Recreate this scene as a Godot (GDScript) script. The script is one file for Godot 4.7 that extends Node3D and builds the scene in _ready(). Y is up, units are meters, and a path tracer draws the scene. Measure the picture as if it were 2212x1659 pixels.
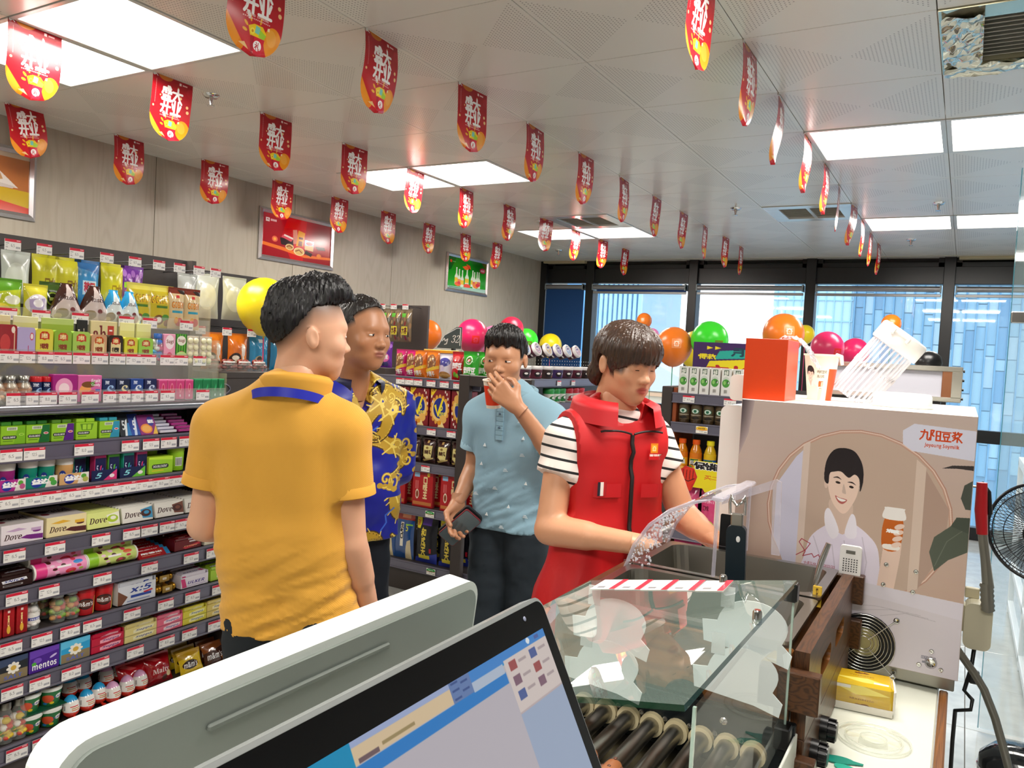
extends Node3D
var used := {}
func numbered(n: String) -> String:
	var k: int = used.get(n, 0)
	used[n] = k + 1
	return n if k == 0 else "%s_%03d" % [n, k]
func tag(o: Node, label: String, category := "", group := "", kind := "") -> Node:
	if label: o.set_meta("label", label)
	if category: o.set_meta("category", category)
	if group: o.set_meta("group", group)
	if kind: o.set_meta("kind", kind)
	return o
func thing(called: String, label: String, category: String, at := Vector3.ZERO, turn := 0.0, group := "") -> Node3D:
	var o := Node3D.new()
	o.name = numbered(called)
	add_child(o)
	o.position = at
	o.rotation.y = turn
	tag(o, label, category, group)
	return o
func struct(called: String, label := "", category := "") -> Node3D:
	var o := Node3D.new()
	o.name = numbered(called)
	add_child(o)
	tag(o, label, category, "", "structure")
	return o
func part(called: String, m: Mesh, mat: Material, parent: Node, at := Vector3.ZERO, label := "") -> MeshInstance3D:
	var o := MeshInstance3D.new()
	o.name = called
	o.mesh = m
	o.material_override = mat
	o.position = at
	parent.add_child(o, true)
	if label: o.set_meta("label", label)
	return o
func solo(called: String, m: Mesh, mat: Material, label: String, category: String, at := Vector3.ZERO, turn := 0.0, group := "") -> MeshInstance3D:
	var o := MeshInstance3D.new()
	o.name = numbered(called)
	o.mesh = m
	o.material_override = mat
	add_child(o)
	o.position = at
	o.rotation.y = turn
	tag(o, label, category, group)
	return o
func copy(src: Node3D, at: Vector3, turn: float, label: String) -> Node3D:
	var r: Node3D = src.duplicate()
	r.name = numbered(String(src.name).rstrip("0123456789").rstrip("_"))
	add_child(r)
	r.position = at
	r.rotation.y = turn
	r.set_meta("label", label)
	return r
class MB:
	var v := PackedVector3Array()
	var n := PackedVector3Array()
	var u := PackedVector2Array()
	var c := PackedColorArray()
	var ix := PackedInt32Array()
	var xf := Transform3D.IDENTITY
	var col := Color.WHITE
	var uv := Rect2(0, 0, 1, 1)
	func vert(p: Vector3, nn: Vector3, t: Vector2) -> int:
		v.append(xf * p)
		n.append((xf.basis * nn).normalized())
		u.append(uv.position + t * uv.size)
		c.append(col)
		return v.size() - 1
	func tri(a: int, b: int, d: int) -> void:
		ix.append(a); ix.append(d); ix.append(b)
	func quad(p: Vector3, q: Vector3, r: Vector3, s: Vector3, t0 := Vector2(0, 1), t1 := Vector2(1, 1), t2 := Vector2(1, 0), t3 := Vector2(0, 0)) -> MB:
		var nn := (q - p).cross(r - p)
		if nn.length() < 1e-12: nn = (r - p).cross(s - p)
		nn = nn.normalized()
		var a := vert(p, nn, t0)
		vert(q, nn, t1); vert(r, nn, t2); vert(s, nn, t3)
		tri(a, a + 1, a + 2); tri(a, a + 2, a + 3)
		return self
	func tri3(p: Vector3, q: Vector3, r: Vector3) -> void:
		var nn := (q - p).cross(r - p).normalized()
		var a := vert(p, nn, Vector2(0.5, 0.5))
		vert(q, nn, Vector2(0.5, 0.5)); vert(r, nn, Vector2(0.5, 0.5))
		tri(a, a + 1, a + 2)
	func box(mn: Vector3, mx: Vector3, b := 0.0, art = null, side = null, top = null) -> MB:
		var keep := uv
		var s := [mn, mx]
		var faces := [[0, 1, 2, 1], [0, 1, 2, 0], [1, 2, 0, 1], [1, 2, 0, 0], [2, 0, 1, 1], [2, 0, 1, 0]]
		for f in faces:
			var ax: int = f[0]
			var e1: int = f[1]
			var e2: int = f[2]
			var hi: int = f[3]
			if ax == 0: # width axis z so that pictures stand upright
				e1 = 2; e2 = 1
			elif ax == 1:
				e1 = 0; e2 = 2
			else:
				e1 = 0; e2 = 1
			var p := Vector3.ZERO
			var q := Vector3.ZERO
			var r := Vector3.ZERO
			var w := Vector3.ZERO
			var vv := [p, q, r, w]
			var k := [[0, 0], [1, 0], [1, 1], [0, 1]]
			for i in 4:
				var t := Vector3.ZERO
				t[ax] = s[hi][ax]
				t[e1] = mn[e1] + b if k[i][0] == 0 else mx[e1] - b
				t[e2] = mn[e2] + b if k[i][1] == 0 else mx[e2] - b
				vv[i] = t
			var up := (vv[1] - vv[0] as Vector3).cross(vv[2] - vv[0])
			var outward := (up[ax] > 0.0) == (hi == 1)
			uv = keep
			if ax == 2 and hi == 1 and art != null: uv = art
			elif ax == 1 and hi == 1 and top != null: uv = top
			elif side != null: uv = side
			if outward: quad(vv[0], vv[1], vv[2], vv[3])
			else: quad(vv[1], vv[0], vv[3], vv[2])
		uv = keep if side == null else side
		if b > 0.0:
			for ax in 3:
				var e1 := (ax + 1) % 3
				var e2 := (ax + 2) % 3
				for i in 2:
					for j in 2:
						var g := [Vector3.ZERO, Vector3.ZERO, Vector3.ZERO, Vector3.ZERO]
						for m in 4:
							var t := Vector3.ZERO
							t[ax] = mn[ax] + b if (m == 0 or m == 3) else mx[ax] - b
							var first := m < 2
							t[e1] = s[i][e1] + (0.0 if first else (b if i == 0 else -b))
							t[e2] = s[j][e2] + ((b if j == 0 else -b) if first else 0.0)
							g[m] = t
						var nn := (g[1] - g[0] as Vector3).cross(g[2] - g[0])
						var ctr := (mn + mx) * 0.5
						if nn.dot((g[0] + g[2] as Vector3) * 0.5 - ctr) > 0: quad(g[0], g[1], g[2], g[3])
						else: quad(g[3], g[2], g[1], g[0])
			for i in 2:
				for j in 2:
					for k2 in 2:
						var o := Vector3(s[i].x, s[j].y, s[k2].z)
						var d := Vector3(b if i == 0 else -b, b if j == 0 else -b, b if k2 == 0 else -b)
						var p := o + Vector3(0, d.y, d.z)
						var q := o + Vector3(d.x, 0, d.z)
						var r := o + Vector3(d.x, d.y, 0)
						if (q - p).cross(r - p).dot(-d) > 0: tri3(p, q, r)
						else: tri3(p, r, q)
		uv = keep
		return self
	func lathe(prof: Array, seg := 20, sharp := 0.6, sq := 1.0, wrap := 2.0) -> MB:
		var m := prof.size()
		var ylo := 1e9
		var yhi := -1e9
		for p in prof:
			ylo = minf(ylo, p.y); yhi = maxf(yhi, p.y)
		var yh := maxf(yhi - ylo, 1e-6)
		for i in m - 1:
			var a: Vector2 = prof[i]
			var b: Vector2 = prof[i + 1]
			var d := b - a
			if d.length() < 1e-7: continue
			var na := Vector2(d.y, -d.x).normalized()
			var n0 := na
			var n1 := na
			if i > 0:
				var e: Vector2 = a - prof[i - 1]
				var en := Vector2(e.y, -e.x).normalized()
				if en.dot(na) > sharp: n0 = (en + na).normalized()
			if i < m - 2:
				var e2: Vector2 = prof[i + 2] - b
				var en2 := Vector2(e2.y, -e2.x).normalized()
				if en2.dot(na) > sharp: n1 = (en2 + na).normalized()
			var base := v.size()
			for s in seg + 1:
				var t := TAU * s / seg + PI
				var uu := clampf((float(s) / seg - 0.5) * wrap + 0.5, 0.0, 1.0)
				var dir := Vector3(sin(t), 0, cos(t) * sq)
				vert(Vector3(dir.x * a.x, a.y, dir.z * a.x), Vector3(dir.x * n0.x, n0.y, dir.z * n0.x), Vector2(uu, 1.0 - (a.y - ylo) / yh))
				vert(Vector3(dir.x * b.x, b.y, dir.z * b.x), Vector3(dir.x * n1.x, n1.y, dir.z * n1.x), Vector2(uu, 1.0 - (b.y - ylo) / yh))
			for s in seg:
				var k := base + s * 2
				tri(k, k + 2, k + 3); tri(k, k + 3, k + 1)
		return self
	func tube(path: Array, r, seg := 8, caps := true) -> MB:
		var m := path.size()
		var side := Vector3.ZERO
		var base := v.size()
		for i in m:
			var d: Vector3 = (path[min(i + 1, m - 1)] - path[max(i - 1, 0)]).normalized()
			if side == Vector3.ZERO:
				side = d.cross(Vector3.UP if absf(d.y) < 0.9 else Vector3.RIGHT).normalized()
			side = (side - d * side.dot(d)).normalized()
			var up := side.cross(d).normalized()
			var rr: float = r[i] if r is Array else r
			for s in seg + 1:
				var t := TAU * s / seg
				var q := side * cos(t) + up * sin(t)
				vert(path[i] + q * rr, q, Vector2(float(s) / seg, float(i) / (m - 1)))
		for i in m - 1:
			for s in seg:
				var k := base + i * (seg + 1) + s
				tri(k, k + seg + 1, k + seg + 2); tri(k, k + seg + 2, k + 1)
		if caps:
			for e in 2:
				var i := 0 if e == 0 else m - 1
				var d: Vector3 = (path[1] - path[0] if e == 0 else path[m - 1] - path[m - 2]).normalized()
				var k := base + i * (seg + 1)
				var nn := -d if e == 0 else d
				var ctr := v.size()
				v.append(xf * path[i]); n.append((xf.basis * nn).normalized()); u.append(uv.get_center()); c.append(col)
				for s in seg + 1:
					v.append(v[k + s]); n.append((xf.basis * nn).normalized()); u.append(uv.get_center()); c.append(col)
				for s in seg:
					if e == 0: tri(ctr, ctr + 1 + s, ctr + 2 + s)
					else: tri(ctr, ctr + 2 + s, ctr + 1 + s)
		return self
	func prism(poly: PackedVector2Array, z0: float, z1: float, art = null, back := true) -> MB:
		if Geometry2D.is_polygon_clockwise(poly): pass
		var area := 0.0
		for i in poly.size():
			var a := poly[i]
			var b := poly[(i + 1) % poly.size()]
			area += a.x * b.y - b.x * a.y
		if area < 0: poly.reverse()
		var bb := Rect2(poly[0], Vector2.ZERO)
		for p in poly: bb = bb.expand(p)
		var keep := uv
		var t := Geometry2D.triangulate_polygon(poly)
		for e in (2 if back else 1):
			if art != null and e == 0: uv = art
			else: uv = keep
			var base := v.size()
			for p in poly:
				vert(Vector3(p.x, p.y, z1 if e == 0 else z0), Vector3(0, 0, 1 if e == 0 else -1), Vector2((p.x - bb.position.x) / bb.size.x, 1.0 - (p.y - bb.position.y) / bb.size.y))
			for i in range(0, t.size(), 3):
				var pa := poly[t[i]]
				var pb := poly[t[i + 1]]
				var pc := poly[t[i + 2]]
				var ccw := (pb - pa).cross(pc - pa) > 0
				if ccw == (e == 0): tri(base + t[i], base + t[i + 1], base + t[i + 2])
				else: tri(base + t[i], base + t[i + 2], base + t[i + 1])
		uv = keep
		for i in poly.size():
			var a := poly[i]
			var b := poly[(i + 1) % poly.size()]
			quad(Vector3(a.x, a.y, z0), Vector3(b.x, b.y, z0), Vector3(b.x, b.y, z1), Vector3(a.x, a.y, z1))
		return self
	func sheet(f: Callable, ns: int, nt: int, flip := false) -> MB:
		var base := v.size()
		var pts := []
		for j in nt + 1:
			for i in ns + 1:
				pts.append(f.call(float(i) / ns, float(j) / nt))
		for j in nt + 1:
			for i in ns + 1:
				var dx: Vector3 = pts[j * (ns + 1) + mini(i + 1, ns)] - pts[j * (ns + 1) + maxi(i - 1, 0)]
				var dy: Vector3 = pts[mini(j + 1, nt) * (ns + 1) + i] - pts[maxi(j - 1, 0) * (ns + 1) + i]
				var nn := dy.cross(dx)
				if flip: nn = -nn
				if nn.length() < 1e-12: nn = Vector3.UP
				vert(pts[j * (ns + 1) + i], nn.normalized(), Vector2(float(i) / ns, float(j) / nt))
		for j in nt:
			for i in ns:
				var k := base + j * (ns + 1) + i
				if flip:
					tri(k, k + 1, k + ns + 2); tri(k, k + ns + 2, k + ns + 1)
				else:
					tri(k, k + ns + 2, k + 1); tri(k, k + ns + 1, k + ns + 2)
		return self
	func ball(ctr: Vector3, r: Vector3, seg := 16, rings := 10) -> MB:
		var base := v.size()
		for j in rings + 1:
			var ph := PI * j / rings
			for i in seg + 1:
				var th := TAU * i / seg
				var d := Vector3(sin(ph) * sin(th), cos(ph), sin(ph) * cos(th))
				vert(ctr + d * r, (d / r).normalized(), Vector2(float(i) / seg, float(j) / rings))
		for j in rings:
			for i in seg:
				var k := base + j * (seg + 1) + i
				tri(k, k + seg + 1, k + seg + 2); tri(k, k + seg + 2, k + 1)
		return self
	func mesh(smooth := false) -> ArrayMesh:
		var a := []
		a.resize(Mesh.ARRAY_MAX)
		a[Mesh.ARRAY_VERTEX] = v
		a[Mesh.ARRAY_NORMAL] = n
		a[Mesh.ARRAY_TEX_UV] = u
		a[Mesh.ARRAY_COLOR] = c
		a[Mesh.ARRAY_INDEX] = ix
		var m := ArrayMesh.new()
		m.add_surface_from_arrays(Mesh.PRIMITIVE_TRIANGLES, a)
		return m
func V(x: float, y: float, z: float) -> Vector3: return Vector3(x, y, z)
func bx(x0: float, y0: float, z0: float, x1: float, y1: float, z1: float, b := 0.0) -> ArrayMesh:
	return MB.new().box(Vector3(minf(x0, x1), minf(y0, y1), minf(z0, z1)), Vector3(maxf(x0, x1), maxf(y0, y1), maxf(z0, z1)), b).mesh()
func mat(c: Color, rough := 0.5, metal := 0.0, spec := 0.5) -> StandardMaterial3D:
	var m := StandardMaterial3D.new()
	m.albedo_color = c
	m.roughness = rough
	m.metallic = metal
	m.metallic_specular = spec
	return m
func hexm(s: String, rough := 0.5, metal := 0.0) -> StandardMaterial3D: return mat(Color(s), rough, metal)
func pane(c: Color, a: float, rough := 0.02) -> StandardMaterial3D:
	var m := mat(c, rough)
	m.albedo_color.a = a
	m.transparency = BaseMaterial3D.TRANSPARENCY_ALPHA
	m.cull_mode = BaseMaterial3D.CULL_DISABLED
	return m
func glow(c: Color, e: float) -> StandardMaterial3D:
	var m := mat(c, 0.4)
	m.emission_enabled = true
	m.emission = c
	m.emission_energy_multiplier = e
	return m
func texm(img: Image, rough := 0.5, metal := 0.0) -> StandardMaterial3D:
	var m := mat(Color.WHITE, rough, metal)
	m.albedo_texture = ImageTexture.create_from_image(img)
	return m
var im: Image
var ox := 0.0
var oy := 0.0
var px := 1.0
var py := 1.0
var clip := Rect2i()
func pen(i: Image, x: float, y: float, w: float, h: float) -> void: # the cell is 100 by 100 units
	im = i; ox = x; oy = y; px = w / 100.0; py = h / 100.0
	clip = Rect2i(int(x), int(y), int(w), int(h))
func span(x0: float, x1: float, y: int, c: Color) -> void:
	var a := maxi(int(round(x0)), clip.position.x)
	var b := mini(int(round(x1)), clip.end.x)
	if b > a and y >= clip.position.y and y < clip.end.y: im.fill_rect(Rect2i(a, y, b - a, 1), c)
func R(x: float, y: float, w: float, h: float, c: Color) -> void:
	var r := Rect2i(int(round(ox + x * px)), int(round(oy + y * py)), maxi(1, int(round(w * px))), maxi(1, int(round(h * py)))).intersection(clip)
	if r.size.x > 0 and r.size.y > 0: im.fill_rect(r, c)
func PG(pts: Array, c: Color) -> void:
	var q := PackedVector2Array()
	for p in pts: q.append(Vector2(ox + p[0] * px, oy + p[1] * py) if p is Array else Vector2(ox + p.x * px, oy + p.y * py))
	fillp(q, c)
func fillp(q: PackedVector2Array, c: Color) -> void:
	var lo := 1e9
	var hi := -1e9
	for p in q:
		lo = minf(lo, p.y); hi = maxf(hi, p.y)
	var m := q.size()
	for y in range(maxi(int(floor(lo)), clip.position.y), mini(int(ceil(hi)) + 1, clip.end.y)):
		var yy := y + 0.5
		var xs := []
		for i in m:
			var a := q[i]
			var b := q[(i + 1) % m]
			if (a.y <= yy) != (b.y <= yy): xs.append(a.x + (yy - a.y) / (b.y - a.y) * (b.x - a.x))
		xs.sort()
		for i in range(0, xs.size() - 1, 2): span(xs[i], xs[i + 1], y, c)
func E(cx: float, cy: float, rx: float, ry: float, c: Color, rot := 0.0) -> void:
	var q := []
	for i in 28:
		var t := TAU * i / 28
		var d := Vector2(cos(t) * rx, sin(t) * ry).rotated(rot)
		q.append(Vector2(cx, cy) + d)
	PG(q, c)
func L(pts: Array, w: float, c: Color) -> void:
	var q := []
	for p in pts: q.append(Vector2(ox + p[0] * px, oy + p[1] * py) if p is Array else Vector2(ox + p.x * px, oy + p.y * py))
	var hw := w * px * 0.5
	for i in q.size():
		var a: Vector2 = q[i]
		if i + 1 < q.size():
			var d: Vector2 = (q[i + 1] - a).normalized().orthogonal() * hw
			fillp(PackedVector2Array([a + d, q[i + 1] + d, q[i + 1] - d, a - d]), c)
		if hw > 0.8:
			var e := PackedVector2Array()
			for k in 10: e.append(a + Vector2(hw, 0).rotated(TAU * k / 10))
			fillp(e, c)
var text_cache := {}
func text_tris(s: String, face: String, bold: bool) -> Array:
	var key := s + face + str(bold)
	if not text_cache.has(key):
		var f := SystemFont.new()
		f.font_names = PackedStringArray([face])
		f.font_weight = 700 if bold else 400
		var tm := TextMesh.new()
		tm.font = f; tm.font_size = 40; tm.pixel_size = 1.0; tm.depth = 0.0; tm.text = s
		tm.curve_step = 1.5
		tm.horizontal_alignment = HORIZONTAL_ALIGNMENT_LEFT
		var a := tm.get_mesh_arrays()
		var p := PackedVector2Array()
		var bb := Rect2()
		if a.size() and a[Mesh.ARRAY_VERTEX] != null:
			var vv: PackedVector3Array = a[Mesh.ARRAY_VERTEX]
			var ii = a[Mesh.ARRAY_INDEX]
			if ii == null: ii = range(vv.size())
			for k in ii: p.append(Vector2(vv[k].x, -vv[k].y))
			if p.size():
				bb = Rect2(p[0], Vector2.ZERO)
				for k in p: bb = bb.expand(k)
		text_cache[key] = [p, bb]
	return text_cache[key]
func T(s: String, x: float, y: float, w: float, h: float, c: Color, face := "Droid Sans", bold := true, slant := 0.0, rot := 0.0) -> void:
	var t := text_tris(s, face, bold)
	var p: PackedVector2Array = t[0]
	var bb: Rect2 = t[1]
	if p.is_empty(): return
	var sy := h / bb.size.y
	var sx := w / bb.size.x if w > 0 else sy * py / px
	for i in range(0, p.size(), 3):
		var q := PackedVector2Array()
		for k in 3:
			var l := (p[i + k] - bb.position) * Vector2(sx, sy)
			l.x += (h - l.y) * slant
			if rot: l = l.rotated(rot)
			q.append(Vector2(ox + (x + l.x) * px, oy + (y + l.y) * py))
		fillp(q, c)
const HAN := {
	"盛": "23h3 23270b 46868969 b0c6f9i9i7 g5cab e0g2 3di d 3dgd 3d3i gdgi 7d7i cdci 0iji",
	"大": "06j6 a0a64e0j a6eejj", "开": "12i2 0aja 62684f1j d2dj", "业": "606i d0di 154c i5fc 0iji",
	"礼": "4063 1696 960e 5a5j 799b c0chejhjhd", "九": "14e4e4ehgjjjjf 80855e0j", "阳": "000j 006036396b b1j1 b1bj j1jj bjjj baja",
	"豆": "12i2 45f5fb4b45 6d7h ddch 0jjj", "浆": "1132 0836 5059 b085 a2i2i2d9 c4e6 aaaj 2b8b8b1h ib df bbjj",
	"店": "a0b2 23j3 232b0j b5bb b8i8 5bhb5b5j 5jhjhbhj", "长": "g0a5 0aja 505j9g 8acfjj", "促": "40090 404j 81i181 81 88i8i1 d8dj 8b8f6j dcid b8 aeji",
	"销": "3007 2467 1a7a 4a4jaf a1b4 i1h4 d0d6 a7i7ijhi a7aj abib afif", "商": "a0a2 03j3 7486 d4c6 171j 17i7ijhj 5bdb5f 9a7c 6cecei6i6c",
	"品": "62e2e8686 62682 e2e8 0b8b8j0j0b bbjbjjbjbb", "买": "22i2i4 5476 3a5c 0cjc a4ac0j bcij", "二": "34g4 0gjg", "送": "3154 0949 494g0j 1ijj a0c3 g0e3 94i4 89j9 d4d98f daii",
	"一": "0aja", "月": "30 30 3e0j 30g0gjdj 35g5 3aga", "度": "a0b2 22j2 222b0j 75i5 a3a8f8f3 6aga ga5j 8aij", "金": "a00a a0ja 57e7 3bgb aiab 5d6h fdeh 0jjj",
	"典": "32h2he 3e32 828e c2ce 38h8 0eje 6e2j debj", "特": "3070 3031 0676 303j 0c8a 92i2 d0d6 86j6 89j9 h6hj dj acce", "价": "5009 646j c06a c0ja a99j fafj",
	"优": "5009 646j 75j5 c0ca6j edeijjjg g1i3", "惠": "11i1 a0aa 43h3h94943 46g6 0bjb 2d0i 6d6jfjfh bdcf hdji", "脆": "101e0j 107071 707j 1676 1b7b d0a5 d2h2 g5j5a5 a58j ca cjijig cagagd",
	"香": "g0315 3152 06j6 a2ab a61c a6jc 4cgc4c4j 4jgjgc 4fgf", "米": "2145 i1f5 0aja a0aj a92j abij", "益": "4064 g0d4 05j5 7509 d5j9 2bhb2b2j hbhj 7b7j cbcj 0jjj",
	"达": "3154 0949 494g0j 1ijj 75j5 d0d56f dejf", "王": "22i2 3aha 0iji a2ai", "口": "22i2ii2i22", "味": "0373 730e 0e03 7e 92i2 77j7 d0dj d86h d8jh", "焦": "5009 404c 4cjc 44i4 48i8 c3cc b0c3 1e0j 6e7j cedj hejj",
	"糖": "0244 8254 0888 4041 404j 480g 489e d0e2 a3j3 a39aj8 c6i6iacac6 a8j8 f4ff aaja bdhdhjbjbd", "瓜": "g0303090j 30 808fcfhf d2j j a1dagj hijj", "子": "32g2 g2a8 a8ajgj7i 0aja", "和": "80 7314 0888 4040 424j 490g 499d b4j4jfbfb4",
	"成": "23h3 232b0j 48883 8f6f b0c8gjjjjf hbdgah e0g2", "天": "22i2 09j9 a2a94f0j a9ffjj", "下": "01j1 a1aj abff", "青": "22i2 35h5 a0a8 08j8 4a4j 4ag agj dj 4dgd 4ggg", "椰": "0484 4040 404j 460e 489b 90h0 a0ai e0ej 95e5 9ade fj",
	"老": "43f3 a0a7 07j7 h10e 9c9jijig ga9d", "吉": "22i2 a0a7 47g7 3bhbhj3j3b", "豌": "1272 2565692925 1f7f 2b3e 6b5e a1j1a4 c4a9 b5e5c9 f5j5j9f9fi", "润": "0244 0888 1j5a 80 8 8 8j b2j2jj c6h6 cbhb cghg e6eg",
	"喉": "0353 535e 030e 0e5e 706a 804j 93i3i7 a7j7 c7a 9b9j dbdf 9ej e db8j dfjj", "枇": "0575 404j 460e 480 8c a0ai dh j0jijj", "杷": "0575 404j 460e a1j1j9a9a1 f1f9 a9ajjjjg", "劲": "01612188 0j8i 0a8a b5j5iihi e0d88j", "浪": "0244 0888 1j5a d0d2 93i3i9939 96i6 939j fd 9dhj", "新": "1373 3053 4458 0999 4c4j 0cad 1f0i 7f9h h1b4b49j bajj b8j8 f8fj",
	"上": "a0ai a8h8 0iji", "市": "a0a3 03j3 4747 48g8 484h g8ghfh a3aj", "元": "32h2 08j8 7 7 78 6e0j c8cijiif", "气": "4008 43i3 47f7 1bdbdijjjh", "自": "a084 4jg44 44g4gjg4 44j4 4jgj 49g9 4ege", "嗨": "0353535e0e03 7244 7888 7j9a c0a5 b3j3 c7i7ih bcjc d8df", "纯": "4006 0646 460c 0c6b 1j7h 93j3 e0ehjhje 969bibi6", "牛": "5018 35h5 0bjb a0aj",
	"水": "a0ajhj 1686 860i i4b8 b8jj", "枣": "22i2 a0ag 44g4g8 4448 a80e a8jd 8fcf 8icj", "喝": "0353535e0e03 81i1i88881 85i5 a88d a9j9jjhj bdfc dbad", "杯": "0575 404j 460e 91j1 e18b e2ej fbjg", "再": "11i1 3535 363j 36g6gjej a1ae 3aga 0eje", "出": "a0aj 3239h9h2 1b1jijib", "发": "4065 05j5 905a0j 6ah aahea 8cij d0g3", "爆": "404j 0408 7488 8070 80i0i58580 83i3 76j6 c5cb g5gb 7bjb ecej 8ebh", "款": "12a2 5058 19a9 38b8 5b5j 2e0h 8ebh d0b7 c4j4h8 f6fba j f9jj", "喜": "11i1 a0aa 34g4 55f5f85855 6a8b e9cb 0cjc 3fhfhj3j3f",
	"世": "06j6 a0ac g0gc acgc 404i 4iji", "福": "3041 0575 750c 3a3j 5a8c 91j1 a4i4i8a8a4 9bjbjj9j9b ebej 9fjf", "推": "0464 303j2j 0e6b b08 8 a59j d0e3 a4j4 a9i9 aeie ajjj f4fj", "烟": "404j 0408 7488 8212 81j1jj8j81 85j5", "不": "01j1 b20c aaaj c8jd", "烧": "404j 0408 7488 93i2 d0f8j9 aaja 8ajj caca 8j ebejjj", "混": "0244 0888 1j5a 81j1j98981 85j5 8b8j 8fdf dbhb fbfjjj",
	"合": "a00a a0ja 57e7 4bgbgj4j4b",
	"果": "32h2hb3b32 37h7 a2aj 0bjb ac1j acjj", "干": "22i2 0aja a2aj", "乐": "g0313090 30 3 09i9 a5ajhj 5d2h edih",
}
func K(s: String, x: float, y: float, size: float, w: float, c: Color, down := false, sx := 1.0) -> void:
	var i := 0
	for ch in s:
		var gx := x + (0.0 if down else i * size * 1.12 * sx)
		var gy := y + (i * size * 1.12 if down else 0.0)
		for st in String(HAN.get(ch, "22i2ii2i22 2aia a2ai")).split(" "):
			var p := []
			for k in range(0, st.length() - 1, 2):
				p.append([gx + "0123456789abcdefghij".find(st[k]) / 19.0 * size * sx, gy + "0123456789abcdefghij".find(st[k + 1]) / 19.0 * size])
			if p.size() > 1: L(p, w, c)
		i += 1
const CX := -0.7544
const CZ := -2.796
const CH := 2.688
const WALLX := -4.63
const WINZ := -8.72
func cx(i: float) -> float: return CX + 0.6 * i
func cz(k: float) -> float: return CZ - 0.6 * k
const LIT := [[0, 2], [1, 2], [0, 6], [1, 6], [-5, 6], [-4, 6], [-5, 2], [-4, 2], [-5, -2], [-4, -2], [0, -2], [1, -2], [0, -6], [1, -6], [-5, -6], [-4, -6]]
const VENTS := [[-4, 5], [-1, 5], [1, 0]]
func _ready() -> void:
	var cam := Camera3D.new()
	cam.name = "camera"
	add_child(cam)
	cam.position = V(0, 1.55, 0)
	cam.rotation_order = EULER_ORDER_YXZ
	cam.rotation_degrees = V(-2.318, 29.936, 3.112)
	cam.keep_aspect = Camera3D.KEEP_HEIGHT
	cam.fov = rad_to_deg(2.0 * atan(829.5 / 1697.3))
	cam.near = 0.05
	cam.far = 400.0
	cam.current = true
	var we := WorldEnvironment.new()
	we.name = "world"
	var e := Environment.new()
	e.background_mode = Environment.BG_SKY
	var sky := Sky.new()
	var sm := ProceduralSkyMaterial.new()
	sm.sky_top_color = Color(0.86, 0.91, 0.97)
	sm.sky_horizon_color = Color(0.97, 0.985, 1.0)
	sm.ground_horizon_color = Color(0.8, 0.84, 0.88)
	sm.ground_bottom_color = Color(0.5, 0.54, 0.58)
	sm.energy_multiplier = 1.0
	sky.sky_material = sm
	e.sky = sky
	e.background_energy_multiplier = 1.9
	e.tonemap_mode = Environment.TONE_MAPPER_LINEAR
	e.tonemap_exposure = 1.72
	e.sdfgi_enabled = true
	e.ssao_enabled = true
	e.ssil_enabled = true
	we.environment = e
	add_child(we)
	for c in LIT:
		var l := AreaLight3D.new()
		l.name = "ceiling_panel_light"
		l.area_size = Vector2(0.55, 0.55)
		l.light_color = Color(1.0, 0.975, 0.94)
		l.light_energy = 1.25
		l.area_range = 14.0
		l.area_attenuation = 2.0
		l.shadow_enabled = true
		add_child(l, true)
		l.position = V(cx(c[0] + 0.5), CH - 0.028, cz(c[1] + 0.5))
		l.rotation_degrees = V(-90, 0, 0)
	paint_all()
	build_room()
	build_outside()
	build_ceiling_things()
	build_all()
func noise(freq: float, s := 1, oct := 3) -> FastNoiseLite:
	var f := FastNoiseLite.new()
	f.seed = s
	f.frequency = freq
	f.fractal_octaves = oct
	f.noise_type = FastNoiseLite.TYPE_SIMPLEX_SMOOTH
	return f
func newim(w: int, h: int, c: Color) -> Image:
	var i := Image.create(w, h, false, Image.FORMAT_RGB8)
	i.fill(c)
	return i
var flag_image: Image
func C(s: String) -> Color: return Color(s)
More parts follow.
